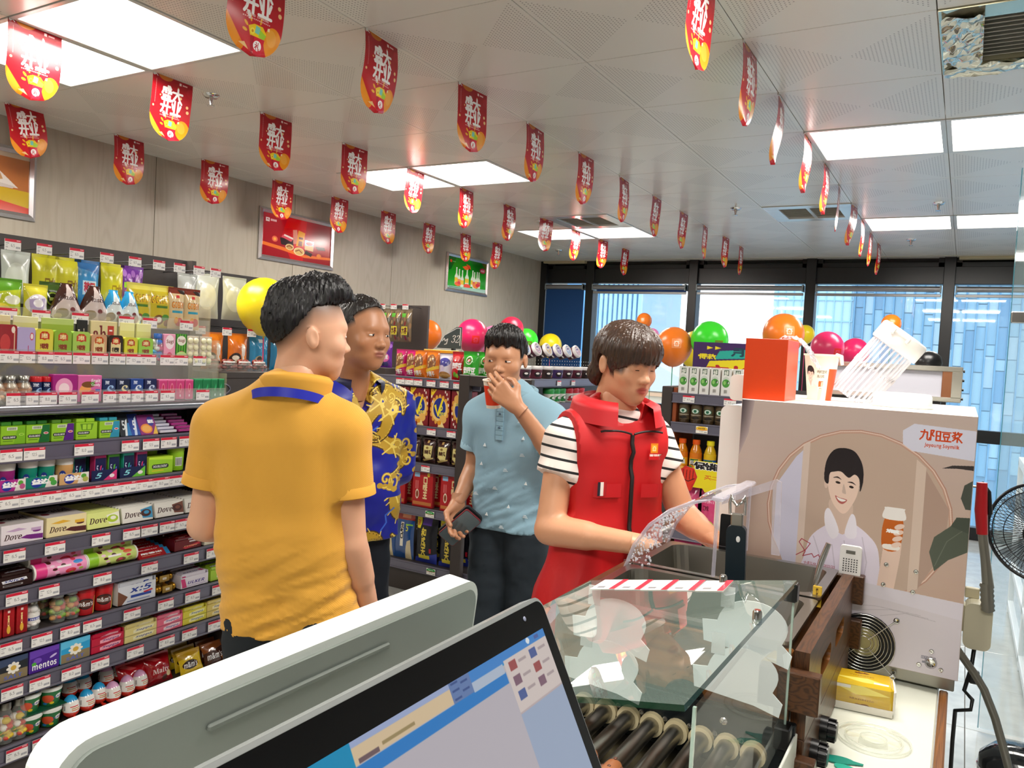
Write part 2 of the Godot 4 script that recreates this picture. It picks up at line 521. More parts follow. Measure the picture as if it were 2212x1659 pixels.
func paint_all() -> void:
	var f := newim(512, 680, C("b01723"))
	pen(f, 0, 0, 512, 680)
	for y in 34: R(0, y * 3, 100, 3.2, C("a3131f").lerp(C("d8202c"), y / 34.0))
	E(32, -1, 18, 8, C("c9711f")); E(8, 30, 6, 5, C("b51b26")); E(85, 52, 14, 9, C("bb1c28")); E(95, 14, 10, 7, C("b81a27"))
	PG([[0, 62], [34, 92], [30, 104], [-10, 104]], C("ef8a1f")); PG([[4, 66], [26, 86], [22, 100], [-2, 100]], C("f39a2c"))
	E(84, 79, 18, 17, C("f0981f"), 0.5); E(80, 74, 10, 9, C("f4a93a"), 0.5)
	PG([[37, 70], [47, 66], [62, 66], [70, 72], [66, 80], [42, 80]], C("f6d21e")); PG([[50, 67], [58, 68], [58, 76], [49, 75]], C("7fd3c0")); PG([[58, 70], [70, 74], [66, 80], [56, 78]], C("a8d93c"))
	E(45, 74, 4, 3.4, C("ffe94a")); E(45, 74, 1.8, 1.6, C("d99a12"))
	for q in [[33, 68, 0.6], [58, 61, -1.4], [40, 61, 1.2], [32, 75, 0.2]]:
		E(q[0], q[1], 4.2, 1.7, C("f4b429"), q[2])
	PG([[31, 54], [37, 54], [41, 62], [36, 63]], C("f7f1ee")); PG([[71, 65], [75, 64], [75, 68], [71, 68]], C("fbe3b0"))
	PG([[42, 79], [68, 79], [65, 98], [45, 98]], C("d9263c")); PG([[42, 79], [49, 79], [49, 98], [45, 98]], C("b51a2e"))
	E(56, 88, 7.5, 5.6, Color.WHITE); K("礼", 51.5, 84.5, 8.5, 1.2, C("c01a28"), false, 1.1)
	PG([[25, 90], [34, 88], [42, 95]], C("f3c98a"))
	for q in [[90, 38, 3.2], [92, 46, 3.6], [7, 50, 2.4], [22, 31, 1.8], [72, 27, 3], [64, 12, 1.6]]: E(q[0], q[1], q[2], q[2] * 0.75, C("f4c58c"))
	K("盛大", 26, 14, 22, 4.6, Color.WHITE, false, 1.06)
	K("开业", 26, 34, 22, 4.6, Color.WHITE, false, 1.06)
	T("GRAND  OPENING", 31, 56.5, 40, 2.6, C("f6dcdc"))
	for i in 16: R(26 + i * 3.1, 60.5, 1.9, 1.5, C("edb7b7"))
	for i in 22: R(9, 8 + i * 1.7, 1.3, 1.0, C("d98c8c"))
	L([[4, 3], [8, 0.5], [12, 3]], 1.6, Color.WHITE)
	R(66, 3, 5, 4, C("f6dcdc")); R(74, 4, 12, 2, C("edb7b7"))
	flag_image = f
	paint_pictures()
	paint_products()
var atlas: Image
var art := {}
var art_n := 0
var m_pack: StandardMaterial3D
var m_foil: StandardMaterial3D
func A(called: String, bg: String, bg2 := "") -> void:
	var x := (art_n % 13) * 157
	var y := int(art_n / 13) * 157
	art_n += 1
	pen(atlas, x, y, 157, 157)
	R(0, 0, 100, 100, C(bg))
	if bg2:
		for k in 50: R(0, k * 2, 100, 2.2, C(bg).lerp(C(bg2), k / 50.0))
	art[called] = Rect2((x + 1.0) / 2048.0, (y + 1.0) / 2048.0, 155.0 / 2048.0, 155.0 / 2048.0)
func art_side(called: String) -> Rect2:
	var r: Rect2 = art[called]
	return Rect2(r.position + Vector2(0.0004, 0.0004), Vector2(0.0012, 0.0012))
func plate(s: String, x: float, y: float, w: float, h: float, bg := "1c2a1c") -> void:
	PG([[x, y + h * 0.25], [x + w * 0.08, y], [x + w * 0.92, y], [x + w, y + h * 0.25], [x + w, y + h * 0.75], [x + w * 0.92, y + h], [x + w * 0.08, y + h], [x, y + h * 0.75]], C(bg))
	T(s, x + w * 0.08, y + h * 0.22, w * 0.84, h * 0.56, Color.WHITE)
func paint_products() -> void:
	atlas = newim(2048, 2048, C("808080"))
	for q in [["tag", "6.5"], ["tag2", "12.5"], ["tag3", "8.0"]]:
		A(q[0], "f1efec"); R(0, 0, 100, 24, C("d81e3c")); R(72, 6, 22, 8, C("f3b9c0")); T(q[1], 38, 44, 22, 26, C("555555"), "Droid Sans", false)
		R(6, 36, 20, 6, C("8a8a8a")); R(6, 52, 12, 4, C("b0b0b0")); R(6, 66, 14, 14, C("c9c4c4")); R(68, 64, 26, 18, C("8c8c92"))
		for k in 5: R(71 + k * 4.6, 64, 2, 18, C("d8d8dc"))
	A("tag_yellow", "f4f0e6"); E(50, 30, 48, 30, C("f2c12e")); R(2, 28, 96, 20, C("f2c12e")); K("特价优惠", 20, 24, 13, 2.4, C("5b3a08")); R(0, 50, 100, 6, C("c8342c")); T("5.00", 32, 66, 30, 20, C("777777"), "Droid Sans", false); R(70, 76, 24, 12, C("9a9a9a"))
	A("tag_green", "f4f0e6"); E(50, 28, 48, 28, C("1f9a3c")); R(2, 26, 96, 16, C("1f9a3c")); K("新品上市", 22, 20, 12, 2.2, Color.WHITE); R(0, 46, 100, 6, C("c8342c")); T("25.8", 30, 62, 32, 20, C("777777"), "Droid Sans", false); R(70, 74, 24, 12, C("9a9a9a"))
	for q in [["gum_green", "8fc524", "7ab81e", "2f6b1c"], ["gum_dark", "93c92a", "0f6b2c", "0b5a24"], ["gum_purple", "93c92a", "5a1e86", "4b1676"], ["gum_lime", "9ccf2c", "9ccf2c", "8fc524"], ["gum_teal", "9ccf2c", "2f97b8", "2a88a8"]]:
		A(q[0], q[1])
		if q[0] == "gum_lime":
			PG([[18, 8], [82, 8], [74, 46], [26, 46]], C("5d8f16")); R(30, 12, 18, 30, C("a9da3a")); R(52, 12, 18, 30, C("a4d535"))
		else:
			PG([[70, 0], [100, 0], [100, 100], [52, 100]], C(q[2])); R(24, 6, 42, 18, C("dfe6d0")); R(28, 9, 34, 12, C("5e6f52"))
			for k in 8: R(29 + k * 4.2, 9, 2, 12, C("cfd8c4"))
			E(84, 48, 11, 7, C("f2d9d9") if q[0] != "gum_green" else C("b7e05a")); E(84, 48, 8, 3.5, C("c2272f") if q[0] != "gum_green" else C("6fae1c"))
		plate("DOUBLEMINT", 6, 52, 58, 20); R(8, 80, 40, 4, C("4e7a14"))
	A("five_black", "15202a"); PG([[40, 100], [70, 30], [90, 20], [60, 100]], C("e8eef2")); PG([[60, 100], [86, 40], [100, 40], [100, 100]], C("2a7fc0")); T("5", 30, 28, 26, 44, C("dfe6ea"), "Droid Sans", true, 0.2)
	A("five_blue", "1a2f7a", "2a56b4"); PG([[30, 100], [60, 20], [80, 10], [55, 100]], C("cfe0f6")); T("5", 30, 30, 26, 44, C("f2f6fa"), "Droid Sans", true, 0.2)
	A("gum_fruit", "8a2a7a"); E(40, 70, 34, 24, C("f2923c")); E(40, 70, 26, 17, C("f7b65c")); E(72, 34, 20, 24, C("3a3f9a")); K("益达", 58, 26, 15, 4, Color.WHITE); PG([[70, 100], [100, 50], [100, 100]], C("f0c24a"))
	A("slim_white", "e4e2ee"); R(0, 60, 100, 40, C("4a4fa8")); K("益达", 14, 18, 30, 7, C("2a3a9a"))
	A("slim_mag", "b42a86"); R(0, 62, 100, 38, C("d8c6ee")); K("益达", 14, 18, 30, 7, Color.WHITE)
	for q in [["tub_mag", "9a1e78", "3a9fd8"], ["tub_teal", "0f8f78", "0f7f6c"], ["tub_tan", "d9a86a", "2a9fd8"], ["tub_blue", "2a8fc8", "1f74a8"]]:
		A(q[0], q[1]); R(0, 0, 100, 12, C("efeee9"))
		for k in 2:
			PG([[12 + k * 50, 100], [30 + k * 50, 40], [46 + k * 50, 60], [40 + k * 50, 100]], C(q[2])); E(30 + k * 50, 62, 12, 24, C("2a3f9a")); K("益达", 23 + k * 50, 52, 8, 2.4, Color.WHITE, true, 1.6)
	for q in [["tray_mag", "b02a8c", "c2588c"], ["tray_teal", "12836c", "4aa84a"], ["tray_tan", "d8ab72", "b8b85a"]]:
		A(q[0], q[1]); PG([[74, 0], [100, 0], [100, 100], [60, 100]], C("e9e4dc")); E(82, 34, 9, 20, C("5aa83a")); E(88, 66, 10, 24, C(q[2])); E(34, 52, 18, 44, C("2436a0")); K("益达", 22, 24, 40, 7, Color.WHITE, false, 0.55)
	for q in [["navy_pink", "141a4a", "d8387a"], ["navy_green", "141f4c", "5fc03a"], ["navy_teal", "101a44", "2fb0a0"]]:
		A(q[0], q[1]); R(0, 0, 100, 10, C(q[2])); PG([[30, 100], [48, 44], [62, 40], [44, 100]], C(q[2])); PG([[44, 100], [66, 52], [76, 52], [60, 100]], C("5a7fd0")); T("5", 10, 40, 16, 30, C("cfd6f2"), "Droid Sans", true, 0.2)
	for q in [["tray_navy_pink", "16204c", "d8387a"], ["tray_navy_green", "13204c", "6cc53c"]]:
		A(q[0], q[1]); PG([[46, 100], [100, 0], [100, 100]], C(q[2])); E(80, 62, 10, 18, C("f2e6ea")); T("5", 14, 26, 20, 50, C("8fe0e8"), "Droid Sans", true, 0.2)
	A("lime_box", "9fd62c"); plate("DOUBLEMINT", 12, 44, 70, 26); PG([[0, 0], [100, 0], [100, 22], [0, 10]], C("c6ee3c")); R(12, 80, 50, 6, C("e6d02a"))
	A("lime_tub", "a6dc2c", "8fcb1e"); R(30, 30, 30, 46, C("f0f2ec"))
	for k in 7: R(32 + k * 4, 34, 2, 38, C("333333"))
	for q in [["dove_purple", "efe6ec", "7a2a86", "c8a8cc"], ["dove_yellow", "f1e2ae", "5a2a2a", "e8b43a"], ["dove_green", "dfe88a", "b0cf2a", "f4f4e0"], ["dove_blue", "efece2", "4a1e18", "3f9ac8"], ["dove_brown", "f0ede3", "4a1e18", "7a4632"]]:
		A(q[0], q[1])
		if q[0] == "dove_purple" or q[0] == "dove_yellow":
			PG([[44, 74], [60, 62], [100, 66], [100, 92], [70, 88]], C(q[2])); E(84, 46, 10, 7, C(q[2])); R(70, 28, 24, 16, C(q[3])); T("Dove", 6, 48, 40, 30, C("3a1a14"), "Droid Serif", true, 0.15); PG([[10, 30], [40, 18], [60, 30], [30, 36]], C(q[3]))
		else:
			PG([[60, 26], [100, 10], [100, 90], [66, 84]], C(q[3])); E(78, 52, 17, 24, C(q[2])); E(80, 48, 9, 12, C(q[3])); T("Dove", 6, 34, 52, 36, C("3a1a14"), "Droid Serif", true, 0.15)
	A("dove_top", "efe6e2"); T("Dove", 8, 36, 44, 30, C("3a1a14"), "Droid Serif", true, 0.15); PG([[50, 60], [70, 48], [100, 54], [100, 82]], C("5a2430")); E(82, 32, 10, 8, C("8a2a3a"))
	A("foil_end", "d8d0c0"); PG([[0, 60], [40, 40], [100, 70], [100, 100], [0, 100]], C("3a1c12")); R(60, 0, 40, 30, C("c8b04a"))
	A("snick", "2a1210"); PG([[6, 30], [80, 22], [84, 44], [10, 54]], C("e8e8ee")); T("SNICK", 14, 30, 58, 16, C("1a2a8a"), "Droid Sans", true, 0.2); R(10, 66, 60, 14, C("a8a4a4")); R(14, 69, 50, 8, C("3a3434"))
	for q in [["tube_pink", "f29ac4", "e83a8a"], ["tube_green", "cfe07a", "8fc52a"]]:
		A(q[0], q[1]); R(0, 0, 22, 100, C(q[2])); E(66, 66, 10, 14, C("7a4a2a") if q[0] == "tube_green" else C("d8283a"))
		for k in 13: E(28 + (k * 37) % 70, 8 + (k * 53) % 88, 4.5, 7, [C("4a1a14"), C("d83a5a"), C("f0c8da"), C("a8b84a")][k % 4])
		R(40, 30, 26, 10, C("f6f0f2")); E(80, 24, 9, 9, C("3a8fd8") if q[0] == "tube_pink" else C("e0602a"))
	A("crisp_red", "a8141c"); R(86, 0, 14, 100, C("2a8fc8")); K("脆香米", 12, 34, 20, 4.4, Color.WHITE); R(10, 70, 60, 6, C("e8c8a0"))
	A("red_dark", "6a0f18"); PG([[30, 70], [90, 40], [96, 60], [40, 92]], C("c82a3a")); T("Crispy", 34, 56, 50, 16, C("f2d08a"), "Droid Serif", true, 0.2); R(54, 12, 30, 14, C("dcdcdc"))
	A("cream_pack", "e6e0c8"); PG([[0, 30], [100, 10], [100, 24], [0, 46]], C("c8d86a")); E(70, 66, 20, 12, C("b03a4a"))
	A("red_tall", "b8141c", "8a0f16"); E(46, 78, 18, 14, C("e8b43a")); R(34, 12, 24, 8, C("f2d8d0")); K("喜口", 36, 30, 16, 4, C("f2d08a"), true)
	A("milk_label", "e8e6e0"); PG([[16, 40], [90, 32], [90, 62], [16, 70]], C("2a3a9a")); T("milk", 26, 42, 50, 20, Color.WHITE, "Droid Sans", true, 0.2)
	A("mm_red", "b4121c"); R(0, 0, 100, 20, C("c8141e")); E(38, 50, 28, 24, C("2a1210")); E(38, 50, 23, 18, C("5a2a1a")); T("m&m's", 12, 40, 52, 20, Color.WHITE); PG([[72, 22], [100, 22], [100, 100], [66, 100]], C("e8c05a")); T("7", 78, 44, 12, 20, C("3a1a10"))
	A("mm_lid", "c0141c"); T("m", 34, 36, 30, 26, Color.WHITE, "Droid Serif")
	A("white_bag", "e4e8f0"); T("x:5", 30, 12, 54, 30, C("1f3a9a"), "Droid Sans", true, 0.2); PG([[0, 20], [26, 60], [10, 100], [0, 100]], C("7a4a32")); R(34, 56, 54, 14, C("2a4aa8")); R(24, 82, 60, 5, C("8a9ac8")); PG([[66, 50], [90, 44], [92, 52], [70, 58]], C("d8283a"))
	A("gold_ball", "b8923a", "8a6a20"); R(30, 34, 40, 34, C("f2eee0")); R(34, 44, 32, 4, C("a0783a")); R(34, 54, 32, 4, C("a0783a"))
	A("bars_white", "e8e2ec"); PG([[0, 10], [14, 10], [22, 90], [6, 90]], C("d8387a")); T("ULKER", 24, 40, 60, 26, C("3a2a8a"), "Droid Sans", true, 0.15); R(20, 78, 70, 4, C("b8a8d0"))
	A("bars_green", "a8cf3a"); R(30, 28, 64, 44, C("eef0f4")); T("ULKER", 34, 38, 56, 24, C("2a3a9a"), "Droid Sans", true, 0.15)
	for q in [["mentos_dark", "20242a", "3a4a6a"], ["mentos_purple", "4a1f8f", "6a3fb4"], ["mentos_blue", "2a9fd4", "5fc0e8"]]:
		A(q[0], q[1]); PG([[0, 0], [100, 0], [100, 20], [0, 34]], C(q[2]))
		if q[0] == "mentos_purple":
			E(26, 48, 14, 12, C("7a4fc0")); E(14, 60, 8, 8, C("4fae3a")); T("mentos", 8, 62, 84, 26, Color.WHITE); E(80, 44, 14, 5, C("c8b8e8"), -0.5)
		else:
			R(0, 58, 100, 42, C("8a7a5a")); for k in 8: E(50 + 15 * cos(k * 0.785), 46 + 17 * sin(k * 0.785), 10, 7, C("f2eee2"), k * 0.785)
			E(50, 46, 10, 11, C("d8b04a")); T("SALT", 18, 76, 62, 16, C("5a6ac0"))
	for q in [["men_top_dark", "20262e"], ["men_top_purple", "4a1f8f"], ["men_top_blue", "2f9fd4"]]:
		A(q[0], q[1]); R(0, 46, 100, 6, C(q[1]).lightened(0.25)); T("mentos", 6, 10, 86, 26, C("eef2fa"), "Droid Sans", true, 0.1); T("mentos", 6, 62, 86, 26, C("eef2fa"), "Droid Sans", true, 0.1)
	for q in [["box_redpink", "c2163a", "f0a8b8", "3a2a7a"], ["box_cream", "e6d68a", "f4ecc0", "2a3a8a"], ["box_pink", "e86a86", "f8d8de", "2a4a9a"], ["box_yellow", "ded23a", "f6f0a8", "2a5aa8"], ["box_cream2", "e0c86a", "f4e6b0", "2a4a8a"]]:
		A(q[0], q[1]); R(0, 48, 100, 5, C(q[1]).darkened(0.3))
		for k in 2: PG([[26, 20 + k * 46], [60, 8 + k * 46], [92, 12 + k * 46], [88, 30 + k * 46], [50, 42 + k * 46], [26, 40 + k * 46]], C(q[2])); T("Suppa", 32, 18 + k * 46, 50, 16, C(q[3]), "Droid Serif", true, 0.3)
	A("malt_bag", "b8101c", "980c18"); T("Malty", 20, 46, 60, 22, C("f6eae4"), "Droid Serif", true, 0.15); E(76, 70, 10, 10, C("e8d0a0")); E(60, 80, 9, 9, C("5a2a1a")); PG([[10, 6], [30, 2], [60, 20], [40, 22]], C("e05a5a"))
	A("mm_yellow", "e8c41e"); PG([[0, 0], [100, 0], [100, 14], [0, 30]], C("c89a1a")); E(44, 58, 32, 20, C("3a2010")); T("m&m's", 16, 46, 56, 24, Color.WHITE, "Droid Sans", true, 0.1); E(86, 66, 9, 9, C("d8a81a"))
	A("mm_brown", "4a2412"); PG([[0, 0], [100, 0], [100, 20], [0, 40]], C("8a4a1a")); T("m&m's", 14, 44, 66, 28, Color.WHITE, "Droid Sans", true, 0.1); E(86, 76, 10, 10, C("d87a1a"))
	for q in [["egg_blue", "2a9fd8"], ["egg_pink", "e0a8d0"]]:
		A(q[0], "f2efea"); R(0, 0, 100, 26, C(q[1])); PG([[0, 74], [20, 66], [50, 74], [80, 66], [100, 74], [100, 100], [0, 100]], C("d8321e"))
		for k in 3: R(8 + k * 33, 46, 18, 4, C("d83a2a")); R(10 + k * 33, 54, 16, 4, C("c89a5a")); R(10 + k * 33, 62, 16, 4, C("e07a2a")); R(28 + k * 33, 40, 3, 20, C("9a9a9a"))
	A("cup_green", "1f6f3a"); E(26, 50, 20, 28, C("d8502a")); E(62, 40, 12, 16, C("f2efe6")); T("m&m", 44, 34, 30, 14, C("2a3a9a")); E(80, 70, 12, 16, C("8a4a1a")); E(40, 80, 8, 9, C("e8c41e")); E(16, 84, 8, 8, C("2a7fd0"))
	for q in [["tin_red", "9a1422", "c83a3a"], ["tin_lilac", "b8acd8", "e8e0ee"], ["tin_yellow", "e0d84a", "c23a1e"], ["tin_green", "8fb83a", "c2501e"], ["tin_lime", "a8cf5a", "c23a1e"], ["tin_tan", "d0a078", "c2501e"], ["tin_dark", "2a2620", "b82a1a"], ["tin_lemon", "dcd83a", "b83a1a"], ["tin_leaf", "9acf4a", "b8401e"]]:
		A(q[0], q[1])
		if q[0] == "tin_lilac":
			E(80, 26, 11, 11, C("c8384a")); E(80, 26, 8, 8, C("f2eae6")); R(60, 52, 4, 30, C("b83a6a")); E(20, 86, 12, 8, C("3a4a9a")); E(70, 86, 6, 5, C("d8507a"))
		elif q[0] == "tin_red":
			E(40, 50, 26, 24, C(q[2])); R(84, 20, 5, 64, C("e8c8a0")); E(80, 14, 10, 9, C("f2e0d0"))
		else:
			if q[0] == "tin_tan" or q[0] == "tin_dark": R(16, 26, 68, 70, C("ead9a0"))
			PG([[22, 16], [36, 8], [64, 8], [78, 16], [78, 32], [66, 30], [50, 34], [34, 30], [22, 32]], C(q[2])); E(50, 20, 9, 9, C("d8a02a"))
			K("王老吉", 31, 15, 11, 2.6, C("f6e6b0")); K("润喉糖" if q[0] != "tin_dark" else "枇杷糖", 26, 44, 14, 3.4, C("8a3a1e") if q[0] != "tin_dark" else C("222222")); E(30, 84, 22, 10, C("8fb04a")); E(66, 86, 16, 9, C("e0b04a"))
	for q in [["box_a", "d8c87a", "8a5a2a"], ["box_b", "d4d08a", "9a6a2a"], ["box_c", "9fb83a", "a8762a"]]:
		A(q[0], q[1]); R(0, 0, 100, 14, C(q[1]).lightened(0.3)); PG([[48, 40], [84, 30], [92, 60], [58, 72]], C(q[2])); PG([[52, 44], [82, 36], [86, 52], [58, 62]], C(q[2]).lightened(0.25)); R(6, 60, 34, 10, C("5a5a2a"))
	A("box_fr", "1a1a18"); T("Frab", 10, 20, 70, 40, C("e8e0d0"), "Droid Serif")
	A("box_ab", "e2d6a0"); T("ab", 8, 10, 50, 46, C("7a2a2a"), "Droid Serif"); R(64, 10, 24, 60, C("c23a2a")); R(70, 20, 12, 4, Color.WHITE); R(70, 34, 12, 4, Color.WHITE)
	A("box_plain", "e4dc8a"); R(0, 0, 100, 20, C("f0eaa8")); R(56, 60, 30, 14, C("c8a02a"))
	A("card_pink", "f0a0bc"); E(50, 26, 40, 24, C("fbe8ec")); T("Sugi", 18, 18, 64, 16, C("7a2a1a"), "Droid Sans", true, 0.2); E(50, 80, 30, 20, C("d8486a"))
	A("card_melon", "5fb02a"); for k in 5: PG([[k * 22, 0], [k * 22 + 10, 0], [k * 22 + 4, 100], [k * 22 - 6, 100]], C("1f6a1a"))
	E(50, 22, 40, 16, C("f2eee0")); T("Sugi", 20, 16, 60, 13, C("7a2a1a"), "Droid Sans", true, 0.2); E(54, 76, 40, 20, C("d84a5a")); E(54, 68, 44, 10, C("bfe08a"))
	A("blister", "cfc4b4")
	A("box_magenta", "a3197c"); E(44, 46, 36, 34, C("f0a0c8")); E(44, 50, 22, 20, C("fbdfe6")); T("Candy", 20, 82, 52, 12, C("f8d8ea"))
	A("box_fruit", "dc6aa8"); E(30, 60, 26, 26, C("f2a45a")); E(64, 74, 22, 20, C("c83a3a")); E(44, 34, 30, 12, C("7a4a1a")); PG([[50, 30], [72, 18], [64, 40]], C("5a9a3a")); T("Fruit", 56, 12, 38, 14, Color.WHITE); T("Candy", 56, 30, 38, 13, Color.WHITE); R(74, 52, 20, 10, C("3a5ab8"))
	for q in [["s_blue", "12285a", "9fc4ee", "7ab8ee"], ["s_cream", "142040", "e8dca8", "ead8a0"], ["s_sky", "1a3f8a", "dfeaf6", "2f8fd0"], ["s_red", "141c50", "c8d4ee", "b82a3a"]]:
		A(q[0], q[1]); PG([[0, 72], [100, 50], [100, 100], [0, 100]], C(q[3])); E(50, 56, 46, 20, C(q[1]).lightened(0.25), -0.35); K("劲浪", 20, 8, 14, 3, C("dfe6f6")); T("S", 24, 28, 50, 50, C(q[2]), "Droid Serif", true, 0.3)
	A("gum_pink", "d0387a"); E(50, 42, 20, 26, C("e8789a")); E(50, 40, 11, 15, C("c8285a")); E(50, 82, 9, 7, C("f2d8e4")); R(0, 0, 100, 6, C("e070a0"))
	A("gum_dgreen", "0f7a44"); PG([[36, 50], [60, 22], [66, 40], [46, 64]], C("2fae6a")); E(50, 82, 9, 7, C("cfe8d8")); R(0, 0, 100, 6, C("2a9a60"))
	for q in [["kiss_brown", "3f1a14", "d8c8c4"], ["kiss_blue", "2a9fd8", "e6f0f2"]]:
		A(q[0], q[1]); PG([[48, 4], [54, 4], [62, 34], [88, 66], [92, 86], [80, 94], [20, 94], [8, 86], [12, 66], [40, 34]], C(q[2])); T("KISSES", 36, 34, 32, 8, C("3a1a1a")); E(34, 76, 16, 12, C("9a8a6a")); E(24, 84, 10, 7, C("c8b88a")); E(68, 78, 13, 12, C("b8a8a4")); E(60, 66, 7, 6, C("7a3a3a"))
	A("gold_bag", "c8b41e"); R(0, 0, 100, 12, C("e0d45a")); T("GOLDEN", 14, 24, 72, 18, C("f2d82a")); T("GOLDEN", 13, 23, 72, 18, C("5a2a0a")); T("GOLDEN", 15, 24, 70, 16, C("f6c21e")); R(30, 46, 40, 6, C("4a7a1a")); E(40, 80, 18, 12, C("7a4a1a")); E(40, 80, 10, 7, C("f2eee0")); E(64, 74, 14, 8, C("4a8a2a")); E(72, 86, 12, 8, C("8a5a2a"))
	A("tan_bag", "d8bf90"); R(0, 0, 100, 12, C("7a2a14")); PG([[50, 2], [100, 4], [100, 14], [70, 12]], C("2a1a14")); T("GOBEN", 16, 32, 68, 16, C("5a2a0a")); T("GOBEN", 17, 33, 66, 14, C("e88a1e")); R(18, 54, 60, 6, C("2a9ab8")); E(60, 82, 24, 10, C("c83a2a")); E(40, 78, 12, 8, C("e8a02a")); R(40, 16, 18, 7, C("c83a3a"))
	A("lime_bag", "b8c81e"); PG([[0, 0], [100, 0], [100, 20], [0, 34]], C("5a9a1a")); E(64, 50, 26, 12, C("eef2d8")); E(30, 76, 26, 16, C("e8d83a")); PG([[10, 40], [30, 36], [24, 60]], C("f2f4e6")); E(74, 80, 16, 10, C("f0e45a"))
	A("lilac_bag", "d8d03a"); E(50, 54, 44, 30, C("ece6f0")); PG([[16, 40], [80, 34], [70, 70], [20, 74]], C("b8a8d0")); E(50, 50, 20, 12, C("f6f2f6")); R(0, 86, 100, 14, C("e0cc2a"))
	A("leaf_bag", "3a5a1a"); E(40, 40, 26, 22, C("1a3010")); E(40, 40, 22, 18, C("8fae3a")); E(40, 40, 18, 14, C("1a2a10")); R(28, 36, 24, 8, C("b8cf6a")); E(80, 76, 14, 10, C("c8a02a"))
	A("yellow_bag", "c8c41e", "d8cf2a"); K("口水", 44, 44, 18, 4, C("8a6a0a")); E(80, 60, 14, 10, C("9a8a1a"))
	A("sky_bag", "3a8fc8"); PG([[0, 0], [100, 0], [100, 26], [0, 12]], C("2a6aa8")); R(30, 40, 54, 30, C("cfe4f0")); K("糖口", 36, 44, 20, 4, C("c83a4a"))
	A("clear_bag", "c2c8c4"); E(50, 50, 36, 30, C("dfe4e0"))
	A("seed_orange", "d8741e", "c85f14"); R(52, 24, 22, 66, C("e8862a")); K("焦糖瓜", 56, 28, 14, 4, C("f6efe6"), true); E(30, 70, 24, 18, C("2a1a10")); E(28, 66, 14, 7, C("e8dcc8")); E(36, 76, 12, 6, C("d8c8b0"))
	A("seed_blue", "2a8fc0"); R(40, 10, 22, 10, C("e8f0f4")); E(40, 76, 22, 18, C("b8a888")); E(40, 70, 12, 10, C("4a4038"))
	for q in [["nut_mag", "c21e6a"], ["nut_org", "e0761e"]]:
		A(q[0], q[1]); E(50, 40, 34, 30, C("8a5a3a")); for k in 14: E(26 + (k * 29) % 50, 18 + (k * 17) % 44, 6, 4, [C("d8b07a"), C("a8683a"), C("e8d0a0")][k % 3], k)
		PG([[0, 70], [100, 50], [100, 62], [0, 84]], C("e8c03a")); K("大果干", 18, 74, 18, 4, C("f6f0e8"))
	A("nut_white", "dcd6e0"); E(50, 30, 40, 18, C("4a4a9a")); E(36, 60, 22, 18, C("d8c8e0")); E(50, 82, 40, 14, C("a8743a")); for k in 6: E(18 + k * 13, 84, 8, 7, C("c89a5a"))
	A("pea_red", "c8202a"); R(0, 0, 100, 8, C("a8141e")); E(50, 22, 24, 9, C("e86a6a")); K("青豌豆", 14, 38, 22, 4.4, Color.WHITE); E(40, 80, 14, 10, C("6aae2a")); E(56, 84, 10, 8, C("8ac83a")); E(76, 74, 14, 12, C("3a2a1a"))
	A("pea_green", "2fa82a"); R(0, 0, 100, 10, C("1f8a1e")); E(50, 28, 20, 15, C("f2efe2")); E(50, 28, 16, 11, C("3a8a2a")); E(50, 28, 8, 5, C("d8283a")); K("青豌豆", 14, 52, 22, 4.4, Color.WHITE); R(20, 80, 60, 5, C("8fd87a"))
	A("vpure", "7f1220"); PG([[4, 0], [34, 0], [4, 26]], C("e8c81e")); T("NEW", 6, 3, 18, 6, C("7a1a1a"), "Droid Sans", true, 0, -0.2)
	for k in 16: E(50 + 40 * cos(k * TAU / 16), 54 + 32 * sin(k * TAU / 16), 9, 7, C("e0a03a"), k * TAU / 16)
	E(50, 54, 40, 31, C("f0c878")); E(50, 50, 31, 27, C("142a8a")); PG([[22, 44], [32, 40], [40, 62], [62, 22], [70, 26], [44, 74]], C("f2d81e")); T("P", 52, 42, 14, 22, C("f2e63a")); T("URE", 48, 60, 32, 13, C("f2e63a")); E(70, 78, 17, 11, C("e8b45a")); PG([[44, 100], [52, 86], [66, 86], [80, 100]], C("f4dc9a")); E(52, 88, 10, 6, C("e89a1e"))
	for k in 6: E([14, 84, 90, 76, 8, 94][k], [34, 12, 24, 6, 20, 40][k], 3, 4, C("f2e6d8"))
	A("choc_pouch", "3a1a18"); PG([[22, 26], [84, 26], [78, 78], [50, 84], [18, 70]], C("e2d488")); E(50, 36, 11, 5, C("8a6a2a")); K("焦糖瓜", 30, 46, 14, 3.4, C("4a2a14")); R(42, 6, 16, 10, C("d8b06a")); PG([[10, 86], [90, 74], [90, 80], [20, 94]], C("c8b06a"))
	A("betel_red", "b0121a"); R(2, 2, 96, 4, C("8a0c12")); R(8, 8, 26, 12, C("8fb8d8")); K("口味王", 54, 18, 18, 4.4, C("e8d09a"), true); E(24, 66, 9, 13, C("e8d8c0")); E(24, 66, 6, 9, C("8a3a1a")); for k in 3: R(14 + k * 6, 30, 2.5, 22, C("d87a7a"))
	R(4, 86, 92, 9, C("c8783a")); E(78, 12, 7, 6, C("e8c02a"))
	A("betel_blue", "1a4a8a"); R(0, 0, 100, 14, C("b8241e")); R(40, 2, 40, 8, C("e88a5a")); R(38, 20, 14, 52, C("f2ead8")); K("元气口", 40, 22, 10, 2.6, C("2a2a2a"), true); T("5", 64, 24, 10, 14, C("e8e03a")); R(62, 22, 30, 3, C("8fc83a")); PG([[60, 100], [70, 60], [84, 56], [92, 100]], C("d8c8a0"))
